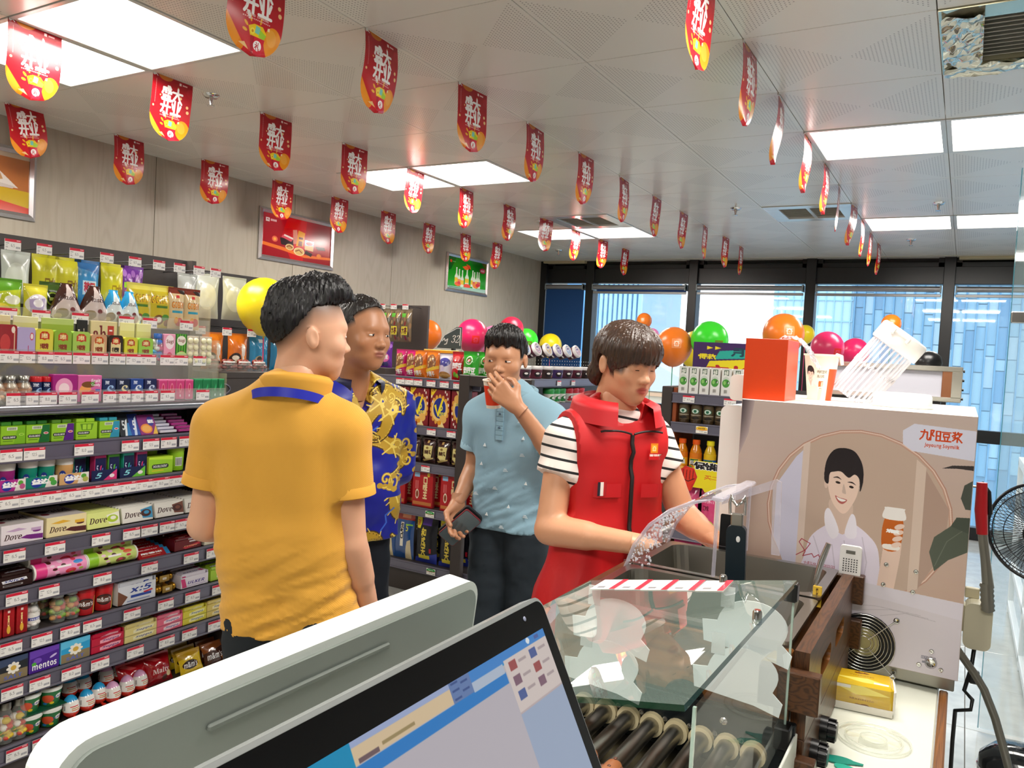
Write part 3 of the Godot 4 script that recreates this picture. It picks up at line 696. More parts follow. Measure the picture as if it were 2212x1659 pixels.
	A("betel_black", "14141c"); PG([[4, 4], [24, 0], [30, 14], [24, 26], [6, 26]], C("e8d81e")); T("30", 8, 8, 14, 12, C("c8281e")); R(34, 2, 40, 16, C("4a2a8a")); K("和成天下", 34, 24, 18, 3.6, C("e8cf4a"), true); R(70, 66, 8, 10, C("b81a2a")); PG([[0, 90], [100, 76], [100, 100], [0, 100]], C("2a3a9a")); R(20, 82, 50, 8, C("d8c83a"))
	A("plum_bag", "6a2a9a"); for k in 5: E(16 + k * 18, 14 + (k % 2) * 8, 9, 8, C("a86ad0"))
	R(14, 34, 22, 12, C("8fd03a")); E(50, 60, 34, 18, C("e86ab8")); E(40, 84, 14, 10, C("2a2a5a")); E(64, 86, 14, 9, C("3a3a7a")); K("果味", 40, 50, 16, 3.4, Color.WHITE)
	A("dried_bag", "6a5a44"); for k in 18: E(10 + (k * 31) % 84, 10 + (k * 47) % 84, 9, 6, [C("8a6a4a"), C("4a3a2a"), C("b89a6a"), C("7a2a2a")][k % 4], k)
	R(20, 12, 34, 12, C("5aa83a")); R(24, 52, 50, 26, C("e8d83a")); K("大枣", 30, 56, 18, 4, C("5a1a1a"))
	for q in [["cup_a", "4a2a3a", "c8384a"], ["cup_b", "5a2436", "e0486a"], ["cup_c", "3a2a2a", "e08a2a"], ["cup_d", "3a2a5a", "8a5ac8"]]:
		A(q[0], q[1]); R(0, 0, 100, 10, C("d8d4d0")); E(28, 56, 18, 26, C("201a1e")); E(28, 48, 10, 10, C("f2eeea")); R(50, 40, 42, 22, C("f0e6e2")); K("自嗨", 54, 43, 15, 4, C(q[2])); R(50, 70, 42, 14, C(q[2]))
	for q in [["lid_a", "8fa8d0"], ["lid_b", "b890a8"], ["lid_c", "d0b088"], ["lid_d", "8a78b0"]]:
		A(q[0], "c8ccd4"); E(50, 50, 46, 46, C(q[1])); PG([[16, 22], [76, 8], [84, 44], [22, 58]], C("eceaf0")); K("自嗨", 26, 22, 22, 5, C("6a5a8a")); E(54, 70, 15, 15, C("f4f2f4")); E(54, 70, 8, 9, C("3a3a6a"))
	for q in [["jar_green", "2a9a4a"], ["jar_red", "c8283a"]]:
		A(q[0], "e6e6e0"); R(0, 0, 100, 22, C(q[1])); E(52, 62, 30, 26, C(q[1]).darkened(0.2)); E(50, 54, 12, 12, C("f2f2ee")); E(30, 78, 14, 10, C(q[1]))
	A("milk", "e8e8e4"); R(0, 0, 100, 3, C("cfcfca")); R(24, 6, 50, 20, C("1f4a2a")); K("金典", 30, 8, 16, 3.6, C("e6eadf"), false, 1.1); E(48, 50, 42, 20, C("cfd8cc")); E(48, 54, 40, 15, C("4a9a3a")); E(34, 52, 14, 7, C("8fc86a")); E(66, 50, 6, 5, C("2a2a2a")); E(74, 52, 5, 4, C("f2f2f2")); R(30, 78, 36, 12, C("b8b4ac")); K("纯牛", 32, 78, 13, 2, C("8a8a84"))
	A("coffee", "5a4a34"); E(50, 42, 24, 17, C("1f6a4a")); E(50, 42, 20, 14, C("d8e6dc")); E(50, 42, 9, 10, C("1f6a4a")); PG([[44, 34], [50, 30], [56, 34]], C("f2f6f2")); T("Frappuccino", 12, 64, 76, 8, C("e8e0cc")); PG([[20, 86], [60, 74], [80, 86], [50, 96]], C("1a120c"))
	for q in [["juice_o", "e07a14", "f2b41e"], ["juice_y", "e8c01e", "2a6ac0"]]:
		A(q[0], q[1]); R(0, 30, 100, 40, C(q[2])); PG([[26, 36], [74, 36], [80, 64], [20, 64]], C("f2f0ea")); R(28, 33, 44, 9, C("1f6a3a")); T("30%", 30, 44, 40, 13, C("222222")); K("混合果", 32, 59, 8, 1.8, C("333333")); E(60, 84, 24, 13, C("e88a1e")); E(30, 82, 14, 12, C("4a9a2a")); E(60, 84, 14, 7, C("f6c05a"))
	A("pink_pouch", "d8487a"); R(8, 14, 60, 10, C("a82a5a")); T("BLUMBLE", 10, 15, 54, 8, C("f2a8c0")); T("LIGHT", 12, 28, 40, 5, C("f2a8c0")); E(66, 62, 10, 8, C("1a3a7a")); E(66, 62, 7, 5, C("e8f0f2")); E(30, 86, 26, 16, C("c8cf4a")); K("口味", 12, 40, 10, 2, C("7a1a3a"))
	A("sauce", "c8281e"); R(0, 30, 100, 30, C("f2c03a")); R(0, 0, 100, 16, C("e88a2a"))
	A("soy_cup", "f4efdf"); R(78, 30, 22, 70, C("e0561e")); portrait(2, 24, 62, 76, false); K("喝杯豆浆", 46, 34, 6, 1.2, C("9a9a8a")); K("再出发", 46, 44, 6, 1.2, C("9a9a8a"))
	A("paper_cup", "e8431c"); R(0, 0, 100, 18, C("efe6d6")); R(0, 88, 100, 12, C("efe6d6"))
	A("balloon_logo", "f6b07a"); R(4, 4, 92, 92, C("ef8a4a")); R(22, 26, 56, 8, C("fbe4cc")); L([[22, 50], [50, 26], [78, 50]], 8, C("fbe4cc")); L([[30, 50], [30, 76], [70, 76], [70, 50]], 8, C("fbe4cc")); R(40, 54, 20, 5, C("fbe4cc"))
	A("sign32", "3f4d50"); L([[8, 84], [30, 40], [80, 6], [94, 6], [94, 84]], 3, C("dfe4e4")); T("32", 58, 38, 30, 34, C("eef0ee"), "Droid Serif", false, 0.2); L([[22, 66], [30, 54], [34, 66], [44, 56], [40, 78], [32, 82]], 4, C("cfd6d6"))
	A("shopsign", "3a1a5a"); PG([[22, 40], [100, 30], [100, 100], [6, 100]], C("e8d81e")); K("店长推", 18, 50, 30, 5, C("b81a2a"), false, 0.9); PG([[34, 18], [100, 8], [100, 28], [28, 36]], C("1fa898")); K("月度", 50, 12, 15, 3, C("123a4a")); PG([[18, 8], [26, 12], [18, 16]], C("e8d81e")); PG([[28, 8], [36, 12], [28, 16]], C("e8d81e")); PG([[10, 88], [70, 82], [64, 100], [6, 100]], C("c82a8a")); K("爆款", 8, 26, 10, 2, C("e8d81e"))
	A("promo", "e8d41e"); K("促销商品", 3, 6, 23, 8, C("fafafa")); K("促销商品", 3, 6, 23, 4.6, C("1a1414")); K("买二送一", 28, 50, 15, 2, C("d8641e"))
	A("fist", "c8241e"); E(50, 40, 40, 34, C("d8341e")); for k in 4: L([[22 + k * 18, 16], [20 + k * 18, 50]], 4, C("5a0c0c"))
	PG([[24, 66], [70, 66], [60, 100], [30, 100]], C("d8341e")); L([[16, 50], [50, 58], [84, 46]], 4, C("5a0c0c"))
	A("shelf_card", "2a2a6a"); for k in 4: E(16 + k * 22, 60, 9, 30, [C("e8c8a0"), C("8a6ac8"), C("e8e4ee"), C("c83a5a")][k]); E(16 + k * 22, 24, 7, 9, C("f0d8c0"))
	A("tissue", "d8b41e", "b8921a"); PG([[0, 10], [50, 0], [100, 26], [40, 40]], C("f2e06a")); T("Maneitle", 28, 54, 44, 8, C("8a5a1a"), "Droid Serif"); E(44, 84, 7, 6, C("7a4a14")); E(56, 82, 8, 7, C("7a4a14")); R(44, 86, 2, 10, C("7a4a14")); R(55, 86, 2, 10, C("7a4a14")); R(4, 4, 26, 14, C("f2eee0"))
	A("spoon_tag", "e0b83a"); K("烟不烧", 34, 10, 24, 4, C("5a3a0a"), true)
	A("badge", "ef8a1e"); R(20, 20, 60, 60, C("f6c43a")); L([[28, 50], [50, 30], [72, 50]], 6, C("fbeed0")); L([[34, 50], [34, 72], [66, 72], [66, 50]], 6, C("fbeed0"))
	A("vest_text", "d0141e"); K("喜世福", 6, 20, 26, 6, C("f6e6e0")); 
	A("pos_tag", "f4f2ee")
	m_pack = texm(atlas, 0.38)
	m_foil = texm(atlas, 0.16)
	m_foil.metallic_specular = 0.7
func portrait(x: float, y: float, w: float, h: float, big: bool) -> void:
	var q := func(l: Array, c: Color) -> void:
		var o := []
		for i in l.size(): # rounded outline
			var p: Array = [l[(i + l.size() - 1) % l.size()], l[i], l[(i + 1) % l.size()], l[(i + 2) % l.size()]]
			for u in 5:
				var v := Vector2(p[1][0], p[1][1]).cubic_interpolate(Vector2(p[2][0], p[2][1]), Vector2(p[0][0], p[0][1]), Vector2(p[3][0], p[3][1]), u / 5.0)
				o.append([x + v.x * w, y + v.y * h])
		PG(o, c)
	var shirt := C("e6def0") if big else C("eadfcf")
	var skin := C("efd2c2")
	q.call([[0.02, 1], [0.03, 0.72], [0.1, 0.6], [0.3, 0.5], [0.42, 0.47], [0.52, 0.5], [0.66, 0.56], [0.76, 0.64], [0.8, 0.8], [0.84, 1]], shirt)
	q.call([[0.78, 1.0], [0.80, 0.72], [0.84, 0.56], [0.98, 0.56], [0.96, 0.8], [0.9, 1.0]], skin.darkened(0.03))
	q.call([[0.24, 0.36], [0.47, 0.36], [0.47, 0.5], [0.40, 0.58], [0.3, 0.52]], skin.darkened(0.1))
	q.call([[0.2, 0.16], [0.24, 0.1], [0.48, 0.1], [0.53, 0.2], [0.52, 0.3], [0.47, 0.38], [0.41, 0.435], [0.35, 0.43], [0.27, 0.37], [0.22, 0.28]], skin)
	E(x + 0.195 * w, y + 0.245 * h, 0.022 * w, 0.038 * h, skin.darkened(0.06))
	q.call([[0.17, 0.22], [0.18, 0.1], [0.25, 0.02], [0.36, 0.0], [0.47, 0.02], [0.55, 0.1], [0.57, 0.2], [0.545, 0.28], [0.53, 0.2], [0.48, 0.17], [0.42, 0.195], [0.34, 0.16], [0.27, 0.165], [0.225, 0.18], [0.215, 0.25]], C("231a1e"))
	q.call([[0.26, 0.205], [0.31, 0.195], [0.35, 0.215], [0.31, 0.205]], C("3a2a26"))
	q.call([[0.41, 0.225], [0.46, 0.22], [0.5, 0.24], [0.46, 0.23]], C("3a2a26"))
	E(x + 0.315 * w, y + 0.235 * h, 0.026 * w, 0.008 * h, C("2a1c18"), 0.15)
	E(x + 0.455 * w, y + 0.255 * h, 0.024 * w, 0.008 * h, C("2a1c18"), 0.15)
	q.call([[0.375, 0.24], [0.405, 0.3], [0.385, 0.305], [0.365, 0.295]], skin.darkened(0.13))
	q.call([[0.295, 0.325], [0.34, 0.335], [0.42, 0.345], [0.38, 0.375], [0.33, 0.365]], C("b8605a"))
	q.call([[0.31, 0.332], [0.34, 0.338], [0.41, 0.348], [0.375, 0.36], [0.335, 0.353]], C("faf6f2"))
	q.call([[0.2, 0.45], [0.25, 0.42], [0.36, 0.56], [0.3, 0.62], [0.22, 0.55]], shirt.lightened(0.4))
	q.call([[0.47, 0.44], [0.52, 0.46], [0.54, 0.58], [0.46, 0.6], [0.42, 0.56]], shirt.lightened(0.35))
	if big:
		for k in [[[0.1, 0.62], [0.2, 0.78], [0.22, 1.0]], [[0.3, 0.66], [0.34, 0.8], [0.33, 1.0]], [[0.6, 0.58], [0.66, 0.74], [0.62, 1.0]], [[0.42, 0.62], [0.47, 0.8], [0.45, 1.0]]]:
			var o := []
			for z in k: o.append([x + z[0] * w, y + z[1] * h])
			L(o, 0.5, shirt.darkened(0.1))
	q.call([[0.80, 0.62], [0.815, 0.42], [0.98, 0.42], [0.965, 0.62]], C("c8641a"))
	q.call([[0.795, 0.43], [0.80, 0.37], [0.815, 0.355], [0.985, 0.355], [0.995, 0.37], [1.0, 0.43]], C("f6f2f0"))
	q.call([[0.815, 0.6], [0.96, 0.6], [0.955, 0.63], [0.82, 0.63]], C("f6f0ea"))
	for k in 4: E(x + (0.955 - 0.006 * k) * w, y + (0.475 + 0.04 * k) * h, 0.05 * w, 0.017 * h, skin.lightened(0.05 * (k % 2)), -0.35)
	if big: K("九阳豆浆", x + 0.835 * w, y + 0.5 * h, 0.027 * w, 0.5, Color.WHITE)
var pics: Image
var machine_pic: Image
var m_pics: StandardMaterial3D
var m_machine: StandardMaterial3D
func paint_pictures() -> void:
	pics = newim(1024, 1024, C("888888"))
	pen(pics, 0, 0, 512, 256) # red chocolate poster
	for y in 50: R(0, y * 2, 100, 2.2, C("b80f22").lerp(C("98081a"), y / 50.0))
	PG([[34, 0], [62, 0], [58, 100], [40, 100], [26, 50]], C("cc0a14"))
	for k in 4: L([[2, 30 + k * 5], [14, 25 + k * 5], [28, 31 + k * 4], [40, 27 + k * 5]], 0.7, C("a80c1e"))
	PG([[0, 68], [30, 74], [60, 84], [100, 80], [100, 86], [60, 91], [28, 82], [0, 76]], C("e8742a"))
	R(4, 11, 5, 9, C("f2e4e2")); L([[5.4, 16], [6.5, 13.5], [7.6, 16]], 0.7, C("b81226")); K("喜世福", 10.5, 13, 4, 0.7, C("e8b8bc"), false, 0.6)
	PG([[24, 52], [44, 52], [43, 70], [26, 68]], C("2a1418")); PG([[28, 44], [42, 52], [40, 58], [26, 50]], C("d8505f")); PG([[30, 42], [44, 48], [43, 52], [29, 46]], C("f0e2dc"))
	PG([[42, 28], [48, 26], [50, 60], [43, 62]], C("d88a7a")); PG([[50, 26], [60, 30], [57, 64], [47, 66]], C("e8a020")); R(51, 42, 6, 5, C("6a1a1a")); PG([[51, 52], [56, 52], [56, 64], [50, 64]], C("7a3418"))
	E(38, 71, 6, 7.5, C("e8d29a")); E(38, 71, 4.6, 5.8, C("c8a05a")); E(52, 78, 8, 10, C("ead6a0")); E(52, 78, 6.4, 8, C("d8b46a")); L([[47, 78], [52, 74], [56, 80]], 1.2, C("7a2a1a")); L([[34, 71], [38, 68], [42, 72]], 1, C("7a2a1a"))
	PG([[60, 46], [74, 47], [73, 72], [60, 70]], C("a8c8e8")); PG([[60, 60], [73, 58], [73, 72], [60, 70]], C("e0c08a")); E(67, 54, 5, 4, C("b02a3a"))
	PG([[62, 72], [72, 78], [70, 86], [60, 80]], C("2a1012")); E(17, 58, 4, 7, C("e86a4a")); E(17, 58, 2, 3.6, C("f4b04a")); E(82, 80, 3.5, 5, C("e88a3a")); PG([[76, 58], [90, 56], [92, 64], [80, 66]], C("3a1a20"))
	pen(pics, 512, 0, 512, 256) # green drinks poster
	for y in 50: R(0, y * 2, 100, 2.2, C("0f7a14").lerp(C("2aa82a"), y / 50.0))
	PG([[0, 0], [20, 0], [8, 40], [0, 46]], C("0c5a1a")); PG([[86, 0], [100, 0], [100, 24]], C("5a5a1a"))
	E(7, 14, 2.5, 5, C("c83a1e")); R(11, 13, 8, 3, C("4a9a4a"))
	for q in [[22, 42, 1.0], [29, 46, 0.9], [37, 48, 0.95], [49, 40, 1.15], [64, 42, 1.1], [69, 46, 1.0], [76, 44, 1.1], [81, 44, 1.05]]:
		var w: float = 4.2 * q[2]
		PG([[q[0] - w * 0.3, q[1] - 10], [q[0] + w * 0.3, q[1] - 10], [q[0] + w * 0.36, q[1] + 8], [q[0] + w, q[1] + 18], [q[0] + w, q[1] + 44], [q[0] - w, q[1] + 44], [q[0] - w, q[1] + 18], [q[0] - w * 0.36, q[1] + 8]], C("d8e4d0"))
		R(q[0] - w, q[1] + 22, w * 2, 14, [C("d8584a"), C("e8c03a"), C("e88a5a")][int(q[0]) % 3]); R(q[0] - w * 0.3, q[1] - 11, w * 0.6, 4, C("eef2ee"))
	E(26, 84, 8, 7, C("e86a3a")); E(29, 80, 4, 5, C("d83a4a")); E(50, 86, 9, 7, C("e8503a")); E(73, 80, 8, 9, C("e8883a")); E(78, 78, 5, 6, C("d8283a"))
	PG([[36, 26], [46, 20], [56, 30], [44, 34]], C("e8602a")); PG([[46, 14], [56, 18], [58, 30], [50, 26]], C("d84a2a")); PG([[52, 24], [58, 32], [54, 32]], C("2a2a1a"))
	E(90, 26, 8, 9, C("b01a3a")); E(90, 26, 6.5, 7, C("c83a5a")); T("o6o6", 85, 22, 10, 8, C("f2e0e4"))
	PG([[0, 94], [100, 88], [100, 100], [0, 100]], C("9cc8b8")); R(4, 95, 34, 3, C("5a8a7a"))
	pen(pics, 0, 256, 512, 256) # snack poster
	R(0, 0, 100, 100, C("b8703a")); PG([[0, 56], [100, 62], [100, 92], [40, 66]], C("c8a81e")); PG([[0, 58], [100, 90], [100, 100], [0, 100]], C("c8381e")); R(0, 0, 100, 8, C("c8b49a"))
	PG([[40, 30], [70, 18], [92, 58], [46, 64]], C("e4dcd4")); PG([[44, 46], [90, 56], [88, 60], [46, 62]], C("cfc4bc"))
	for k in 22: PG([[46 + (k * 7) % 30, 26 + (k * 5) % 24], [50 + (k * 7) % 30, 24 + (k * 5) % 24], [58 + (k * 7) % 24, 46 + (k * 3) % 10], [54 + (k * 7) % 24, 48 + (k * 3) % 10]], [C("b88a5a"), C("a87848"), C("c89a6a")][k % 3])
	E(20, 40, 14, 20, C("d8b88a")); T("CRISP", 4, 72, 30, 12, C("f2e4d0"), "Droid Serif", true, 0.2)
	pen(pics, 512, 256, 512, 288) # the till's screen, seen from its user's side
	R(0, 0, 100, 100, C("c9c2c6")); R(0, 0, 100, 5, C("3f9bd2")); R(0, 0, 33, 100, C("2596c4")); R(60, 0, 40, 4, C("4f8fd6"))
	for k in 4: E(8 + k * 6, 30, 1.3, 2.2, C("dff0f6")); R(6 + k * 6, 34, 4, 1.4, C("9ad0e4"))
	R(33, 0, 28, 7, C("e4cba6")); R(33, 0, 28, 2, C("a8b6da")); R(61, 0, 7, 7.5, C("7088b8"))
	for k in 5: R(61.6 + (k % 2) * 3, 0.6 + k * 1.3, 2.4, 0.8, C("4a5f94"))
	R(33, 7.4, 47, 4, C("3a86d0")); R(33, 11.4, 48, 89, C("c6bfc6")); R(68, 4, 12, 3.4, C("bcc8da"))
	R(40, 5, 9, 1, C("a8946a")); R(34, 5.4, 5, 1.4, C("7a6468"))
	R(80.5, 3.4, 20, 20, C("e0d2cc")); R(80.5, 23.4, 20, 77, C("a9b7cf")); R(80.5, 23, 20, 0.6, C("c8b8b8"))
	for k in 6: R(82 + (k % 2) * 9, 5 + int(k / 2) * 5.4, 3, 3.4, [C("a85a5a"), C("5a6aa0"), C("8a6a7a")][k % 3]); R(86 + (k % 2) * 9, 6 + int(k / 2) * 5.4, 3.4, 0.9, C("b8a8a8"))
	E(92, 1.6, 0.8, 1.2, C("eef4f8")); R(95, 1, 2, 1.4, C("5a6aa8"))
	m_pics = texm(pics, 0.12)
	m_pics.metallic_specular = 0.6
	machine_pic = newim(928, 1068, C("cbb3a8"))
	pen(machine_pic, 0, 0, 928, 1068)
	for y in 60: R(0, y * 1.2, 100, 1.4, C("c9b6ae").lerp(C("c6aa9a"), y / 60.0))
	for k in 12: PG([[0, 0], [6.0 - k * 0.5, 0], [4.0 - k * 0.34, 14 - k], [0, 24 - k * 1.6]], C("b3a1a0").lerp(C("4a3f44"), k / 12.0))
	for k in 3: E(54.5, 43, 39.6 - k * 0.5, 34.4 - k * 0.4, [C("b98d7c"), C("e6cdbf"), C("c59e8c")][k])
	E(54.5, 43, 38, 33, C("c4ac9c"))
	PG([[19, 56], [19, 34], [27, 22], [32, 17], [32, 72], [24, 66]], C("d2d0e6")); PG([[30, 17], [33, 15], [33, 74], [30, 72]], C("dcc8bc")); PG([[78, 18], [82, 21], [82, 68], [78, 70]], C("d9c4b6")); PG([[82, 22], [92, 36], [91, 52], [82, 68]], C("b59a8c"))
	portrait(33, 16.5, 42, 60, true)
	PG([[0, 67.5], [30, 68], [100, 70.5], [100, 100], [0, 100]], C("dcd6e2")); PG([[0, 71], [40, 72], [100, 77], [100, 100], [0, 100]], C("d6cfd8"))
	for k in 3: L([[52 + k * 8, 79 + k], [66 + k * 6, 77.5 + k * 0.4], [84 + k * 3, 78 + k * 0.6]], 0.25, C("bdb6c0"))
	PG([[76, 4.4], [100, 5.4], [100, 16.6], [76, 15], [72, 12.6], [71.6, 7.4]], C("dcdcee"))
	K("九阳豆浆", 78.6, 6.4, 3.7, 0.62, C("d0481e"), false, 1.0); T("Joyoung Soymilk", 80.5, 11.3, 13.5, 1.9, C("d0481e"))
	PG([[100, 18.4], [92, 19], [88, 20.5], [94, 20], [100, 20.2]], C("3a3434")); PG([[100, 24], [97, 26], [96, 31], [98, 35], [100, 35]], C("4a5048"))
	PG([[100, 40], [93, 42], [87, 47], [85.5, 53], [88, 60], [93, 55], [100, 51]], C("525a4e")); L([[99, 42], [92, 48], [88, 58]], 0.3, C("6a7264")); PG([[100, 38], [95, 38.4], [93, 42], [100, 44]], C("464e44"))
	L([[30, 62.5], [34, 60], [36, 57], [32, 55.5], [31, 57], [34, 60.5], [33, 62.5], [37, 61], [38, 62.4], [40, 61], [41, 63]], 0.35, C("a83a4a"))
	K("九阳品牌代言人", 33.5, 64.5, 1.8, 0.25, C("b87a86"), false, 1.0)
	for k in 2: R(86 + k * 3, 95, 2, 0.8, C("8a8a98"))
	K("电源开关", 85.5, 93, 1.3, 0.2, C("7a7a8a"))
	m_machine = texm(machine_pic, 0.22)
func pic_uv(x: float, y: float, w: float, h: float) -> Rect2: return Rect2(x / 1024.0, y / 1024.0, w / 1024.0, h / 1024.0)
var m_wallpanel: StandardMaterial3D
var m_tile: StandardMaterial3D
var m_tile_plain: StandardMaterial3D
var m_floor := []
var m_black := mat(Color(0.035, 0.045, 0.055), 0.35)
var m_chrome := mat(Color(0.82, 0.82, 0.82), 0.12, 1.0)
var m_steel := mat(Color(0.62, 0.61, 0.58), 0.28, 1.0)
var m_white := mat(Color(0.88, 0.88, 0.86), 0.35)
var m_glass := pane(Color(0.85, 0.95, 0.95), 0.05)
func wood_image(w: int, h: int, a: Color, b: Color, sy: float, s: int, bend := 14.0) -> Image: # grain runs up the image
	var i := newim(w, h, a)
	var n := noise(0.006, s, 2)
	var f := noise(0.035, s + 7, 3)
	for y in h:
		for x in w:
			var q := x + bend * n.get_noise_2d(x * 2.2, y * 0.5) * 4.0
			var g := 0.5 + 0.5 * sin(q * sy + 5.0 * n.get_noise_2d(x * 3.0, y * 0.35))
			g = g * g * 0.55 + 0.45 * (0.5 + 0.5 * f.get_noise_2d(x * 6.0, y * 0.25))
			i.set_pixel(x, y, a.lerp(b, clampf(g, 0, 1)))
	return i
func build_room() -> void:
	var fl := struct("floor")
	part("slab", bx(-4.7, -0.25, -8.9, 2.6, -0.012, 3.4), mat(Color(0.4, 0.4, 0.39), 0.7), fl)
	var fi := newim(256, 256, Color(0.62, 0.64, 0.62))
	var fn := noise(0.02, 5, 4)
	for y in 256:
		for x in 256:
			var g := 0.72 + 0.05 * fn.get_noise_2d(x, y)
			fi.set_pixel(x, y, Color(g * 0.985, g * 1.0, g * 0.985))
	var fm := texm(fi, 0.09)
	var tm := MB.new().box(V(-0.2985, -0.012, -0.2985), V(0.2985, 0, 0.2985), 0.0015).mesh()
	for a in 12:
		for b in 21:
			part("tile", tm, fm, fl, V(-4.4 + a * 0.6, 0, 3.5 - b * 0.6))
	var wl := struct("wall_left")
	m_wallpanel = texm(wood_image(512, 1024, Color(0.69, 0.665, 0.605), Color(0.645, 0.615, 0.55), 0.10, 3, 26.0), 0.42)
	part("backing", bx(WALLX - 0.2, 0, 3.4, WALLX - 0.012, 3.1, -8.9), mat(Color(0.3, 0.28, 0.25), 0.8), wl)
	var wp := MB.new()
	wp.box(V(-0.608, 0, -0.012), V(0.608, 2.95, 0), 0.0012)
	for k in 11:
		var o := part("panel", wp.mesh(), m_wallpanel, wl, V(WALLX, 0, 1.0 + 2.44 - k * 1.22))
		o.rotation.y = PI / 2
	var wr := struct("wall_right")
	part("panel", bx(2.5, 0, -8.9, 2.7, 3.1, 3.4), mat(Color(0.62, 0.62, 0.6), 0.6), wr)
	var wb := struct("wall_back")
	part("panel", bx(-4.83, 0, 3.4, 2.7, 3.1, 3.6), mat(Color(0.62, 0.6, 0.56), 0.6), wb)
	var ce := struct("ceiling")
	part("slab", bx(-4.83, CH + 0.05, -8.62, 2.7, CH + 0.35, 3.6), mat(Color(0.5, 0.5, 0.5), 0.8), ce)
	part("edge_trim", bx(-4.63, CH - 0.006, -8.545, 2.5, CH + 0.05, -8.51, 0.002), mat(Color(0.72, 0.71, 0.66), 0.35), ce)
	var ti := newim(1024, 1024, Color(0.84, 0.825, 0.79))
	var dot := Color(0.5, 0.48, 0.45)
	for a in 44:
		for b in 44:
			var x := (a + 0.5) / 44.0 - 0.5
			var y := (b + 0.5) / 44.0 - 0.5
			if absf(x) > absf(y) + 0.012 and absf(x) < 0.47:
				ti.fill_rect(Rect2i(int((x + 0.5) * 1024) - 4, int((y + 0.5) * 1024) - 4, 8, 8), dot)
	m_tile = texm(ti, 0.3)
	m_tile.metallic_specular = 0.55
	var tl := MB.new()
	tl.box(V(-0.2985, 0, -0.2985), V(0.2985, 0.014, 0.2985), 0.0012)
	var tlm := tl.mesh()
	for i in range(-7, 6):
		for k in range(-11, 10):
			if [i, k] in LIT or [i, k] in VENTS: continue
			if cx(i) < WALLX - 0.35 or cz(k + 1) < -8.83: continue
			part("tile", tlm, m_tile, ce, V(cx(i + 0.5), CH, cz(k + 0.5)))
	var ww := struct("wall_window")
	var bk := m_black
	var Z := WINZ
	for x in [-3.97, -2.71, -1.46, -0.2, 1.05, 2.3]:
		part("mullion", bx(x - 0.05, 0, Z - 0.06, x + 0.05, 3.25, Z + 0.10, 0.004), bk, ww)
	part("beam", bx(-4.63, 2.43, Z - 0.07, 2.5, 2.60, Z + 0.06, 0.004), bk, ww)
	part("rail", bx(-4.63, 0.93, Z - 0.06, 2.5, 1.05, Z + 0.06, 0.004), bk, ww)
	part("sill", bx(-4.63, 0, Z - 0.06, 2.5, 0.12, Z + 0.06, 0.004), bk, ww)
	part("wall_end", bx(-4.63, 0, Z - 0.05, -4.55, 3.25, Z + 0.12), bk, ww)
	var dark := mat(Color(0.03, 0.05, 0.06), 0.08)
	var xs := [-4.6, -3.97, -2.71, -1.46, -0.2, 1.05, 2.3]
	for i in 6:
		var a: float = xs[i] + 0.05
		var b: float = xs[i + 1] - 0.05
		var w := struct("window_%d" % (i + 1))
		part("pane", bx(a, 1.05, Z - 0.012, b, 2.43, Z - 0.004), m_glass, w)
		part("lower_pane", bx(a, 0.12, Z - 0.012, b, 0.93, Z - 0.004), m_glass, w)
		part("upper_frame", MB.new().box(V(a, 2.60, Z - 0.05), V(b, 2.64, Z + 0.05)).box(V(a, 2.6, Z - 0.05), V(a + 0.05, 3.2, Z + 0.05)).box(V(b - 0.05, 2.6, Z - 0.05), V(b, 3.2, Z + 0.05)).mesh(), bk, w)
		part("dark_pane", bx(a, 2.64, Z - 0.03, b, 3.2, Z - 0.01), dark, w)
	part("head", bx(-4.83, 3.2, Z - 0.2, 2.7, 3.4, -8.3), mat(Color(0.25, 0.25, 0.25), 0.8), ww)
	for q in [[-4.58, -4.02], [-0.13, 0.98]]:
		part("bulkhead", bx(q[0], 2.66, Z + 0.05, q[1], 2.78, -8.56, 0.003), mat(Color(0.72, 0.68, 0.55), 0.3), ww)
	for i in 6:
		var a: float = xs[i] + 0.06
		var b: float = xs[i + 1] - 0.06
		var t := thing("roller_blind", ["blue roller blind let down over the window in the corner", "rolled-up blind with a blue edge above the window behind the short-haired woman", "rolled-up grey blind above the widest bright window", "rolled-up grey blind above the window behind the straws", "rolled-up grey blind above the window beside the glass door", "rolled-up grey blind above the outermost right window"][i], "blind", V(0, 0, 0))
		part("roller", MB.new().tube([V(a, 2.375, Z + 0.13), V(b, 2.375, Z + 0.13)], 0.028, 12).mesh(), mat(Color(0.55, 0.55, 0.56), 0.3, 0.6), t)
		for x in [a, b - 0.012]:
			part("bracket", bx(x, 2.34, Z + 0.05, x + 0.012, 2.41, Z + 0.16), mat(Color(0.5, 0.55, 0.56), 0.4), t)
		if i == 0:
			part("fabric", bx(a, 0.75, Z + 0.112, b, 2.36, Z + 0.115), mat(Color(0.0, 0.235, 0.45), 0.75), t)
		else:
			if i == 1: part("fabric", bx(a + 0.05, 2.325, Z + 0.112, b, 2.36, Z + 0.115), mat(Color(0.02, 0.24, 0.5), 0.7), t)
			part("bottom_bar", bx(a, 2.30, Z + 0.106, b, 2.328, Z + 0.122, 0.004), mat(Color(0.6, 0.6, 0.6), 0.35, 0.4), t)
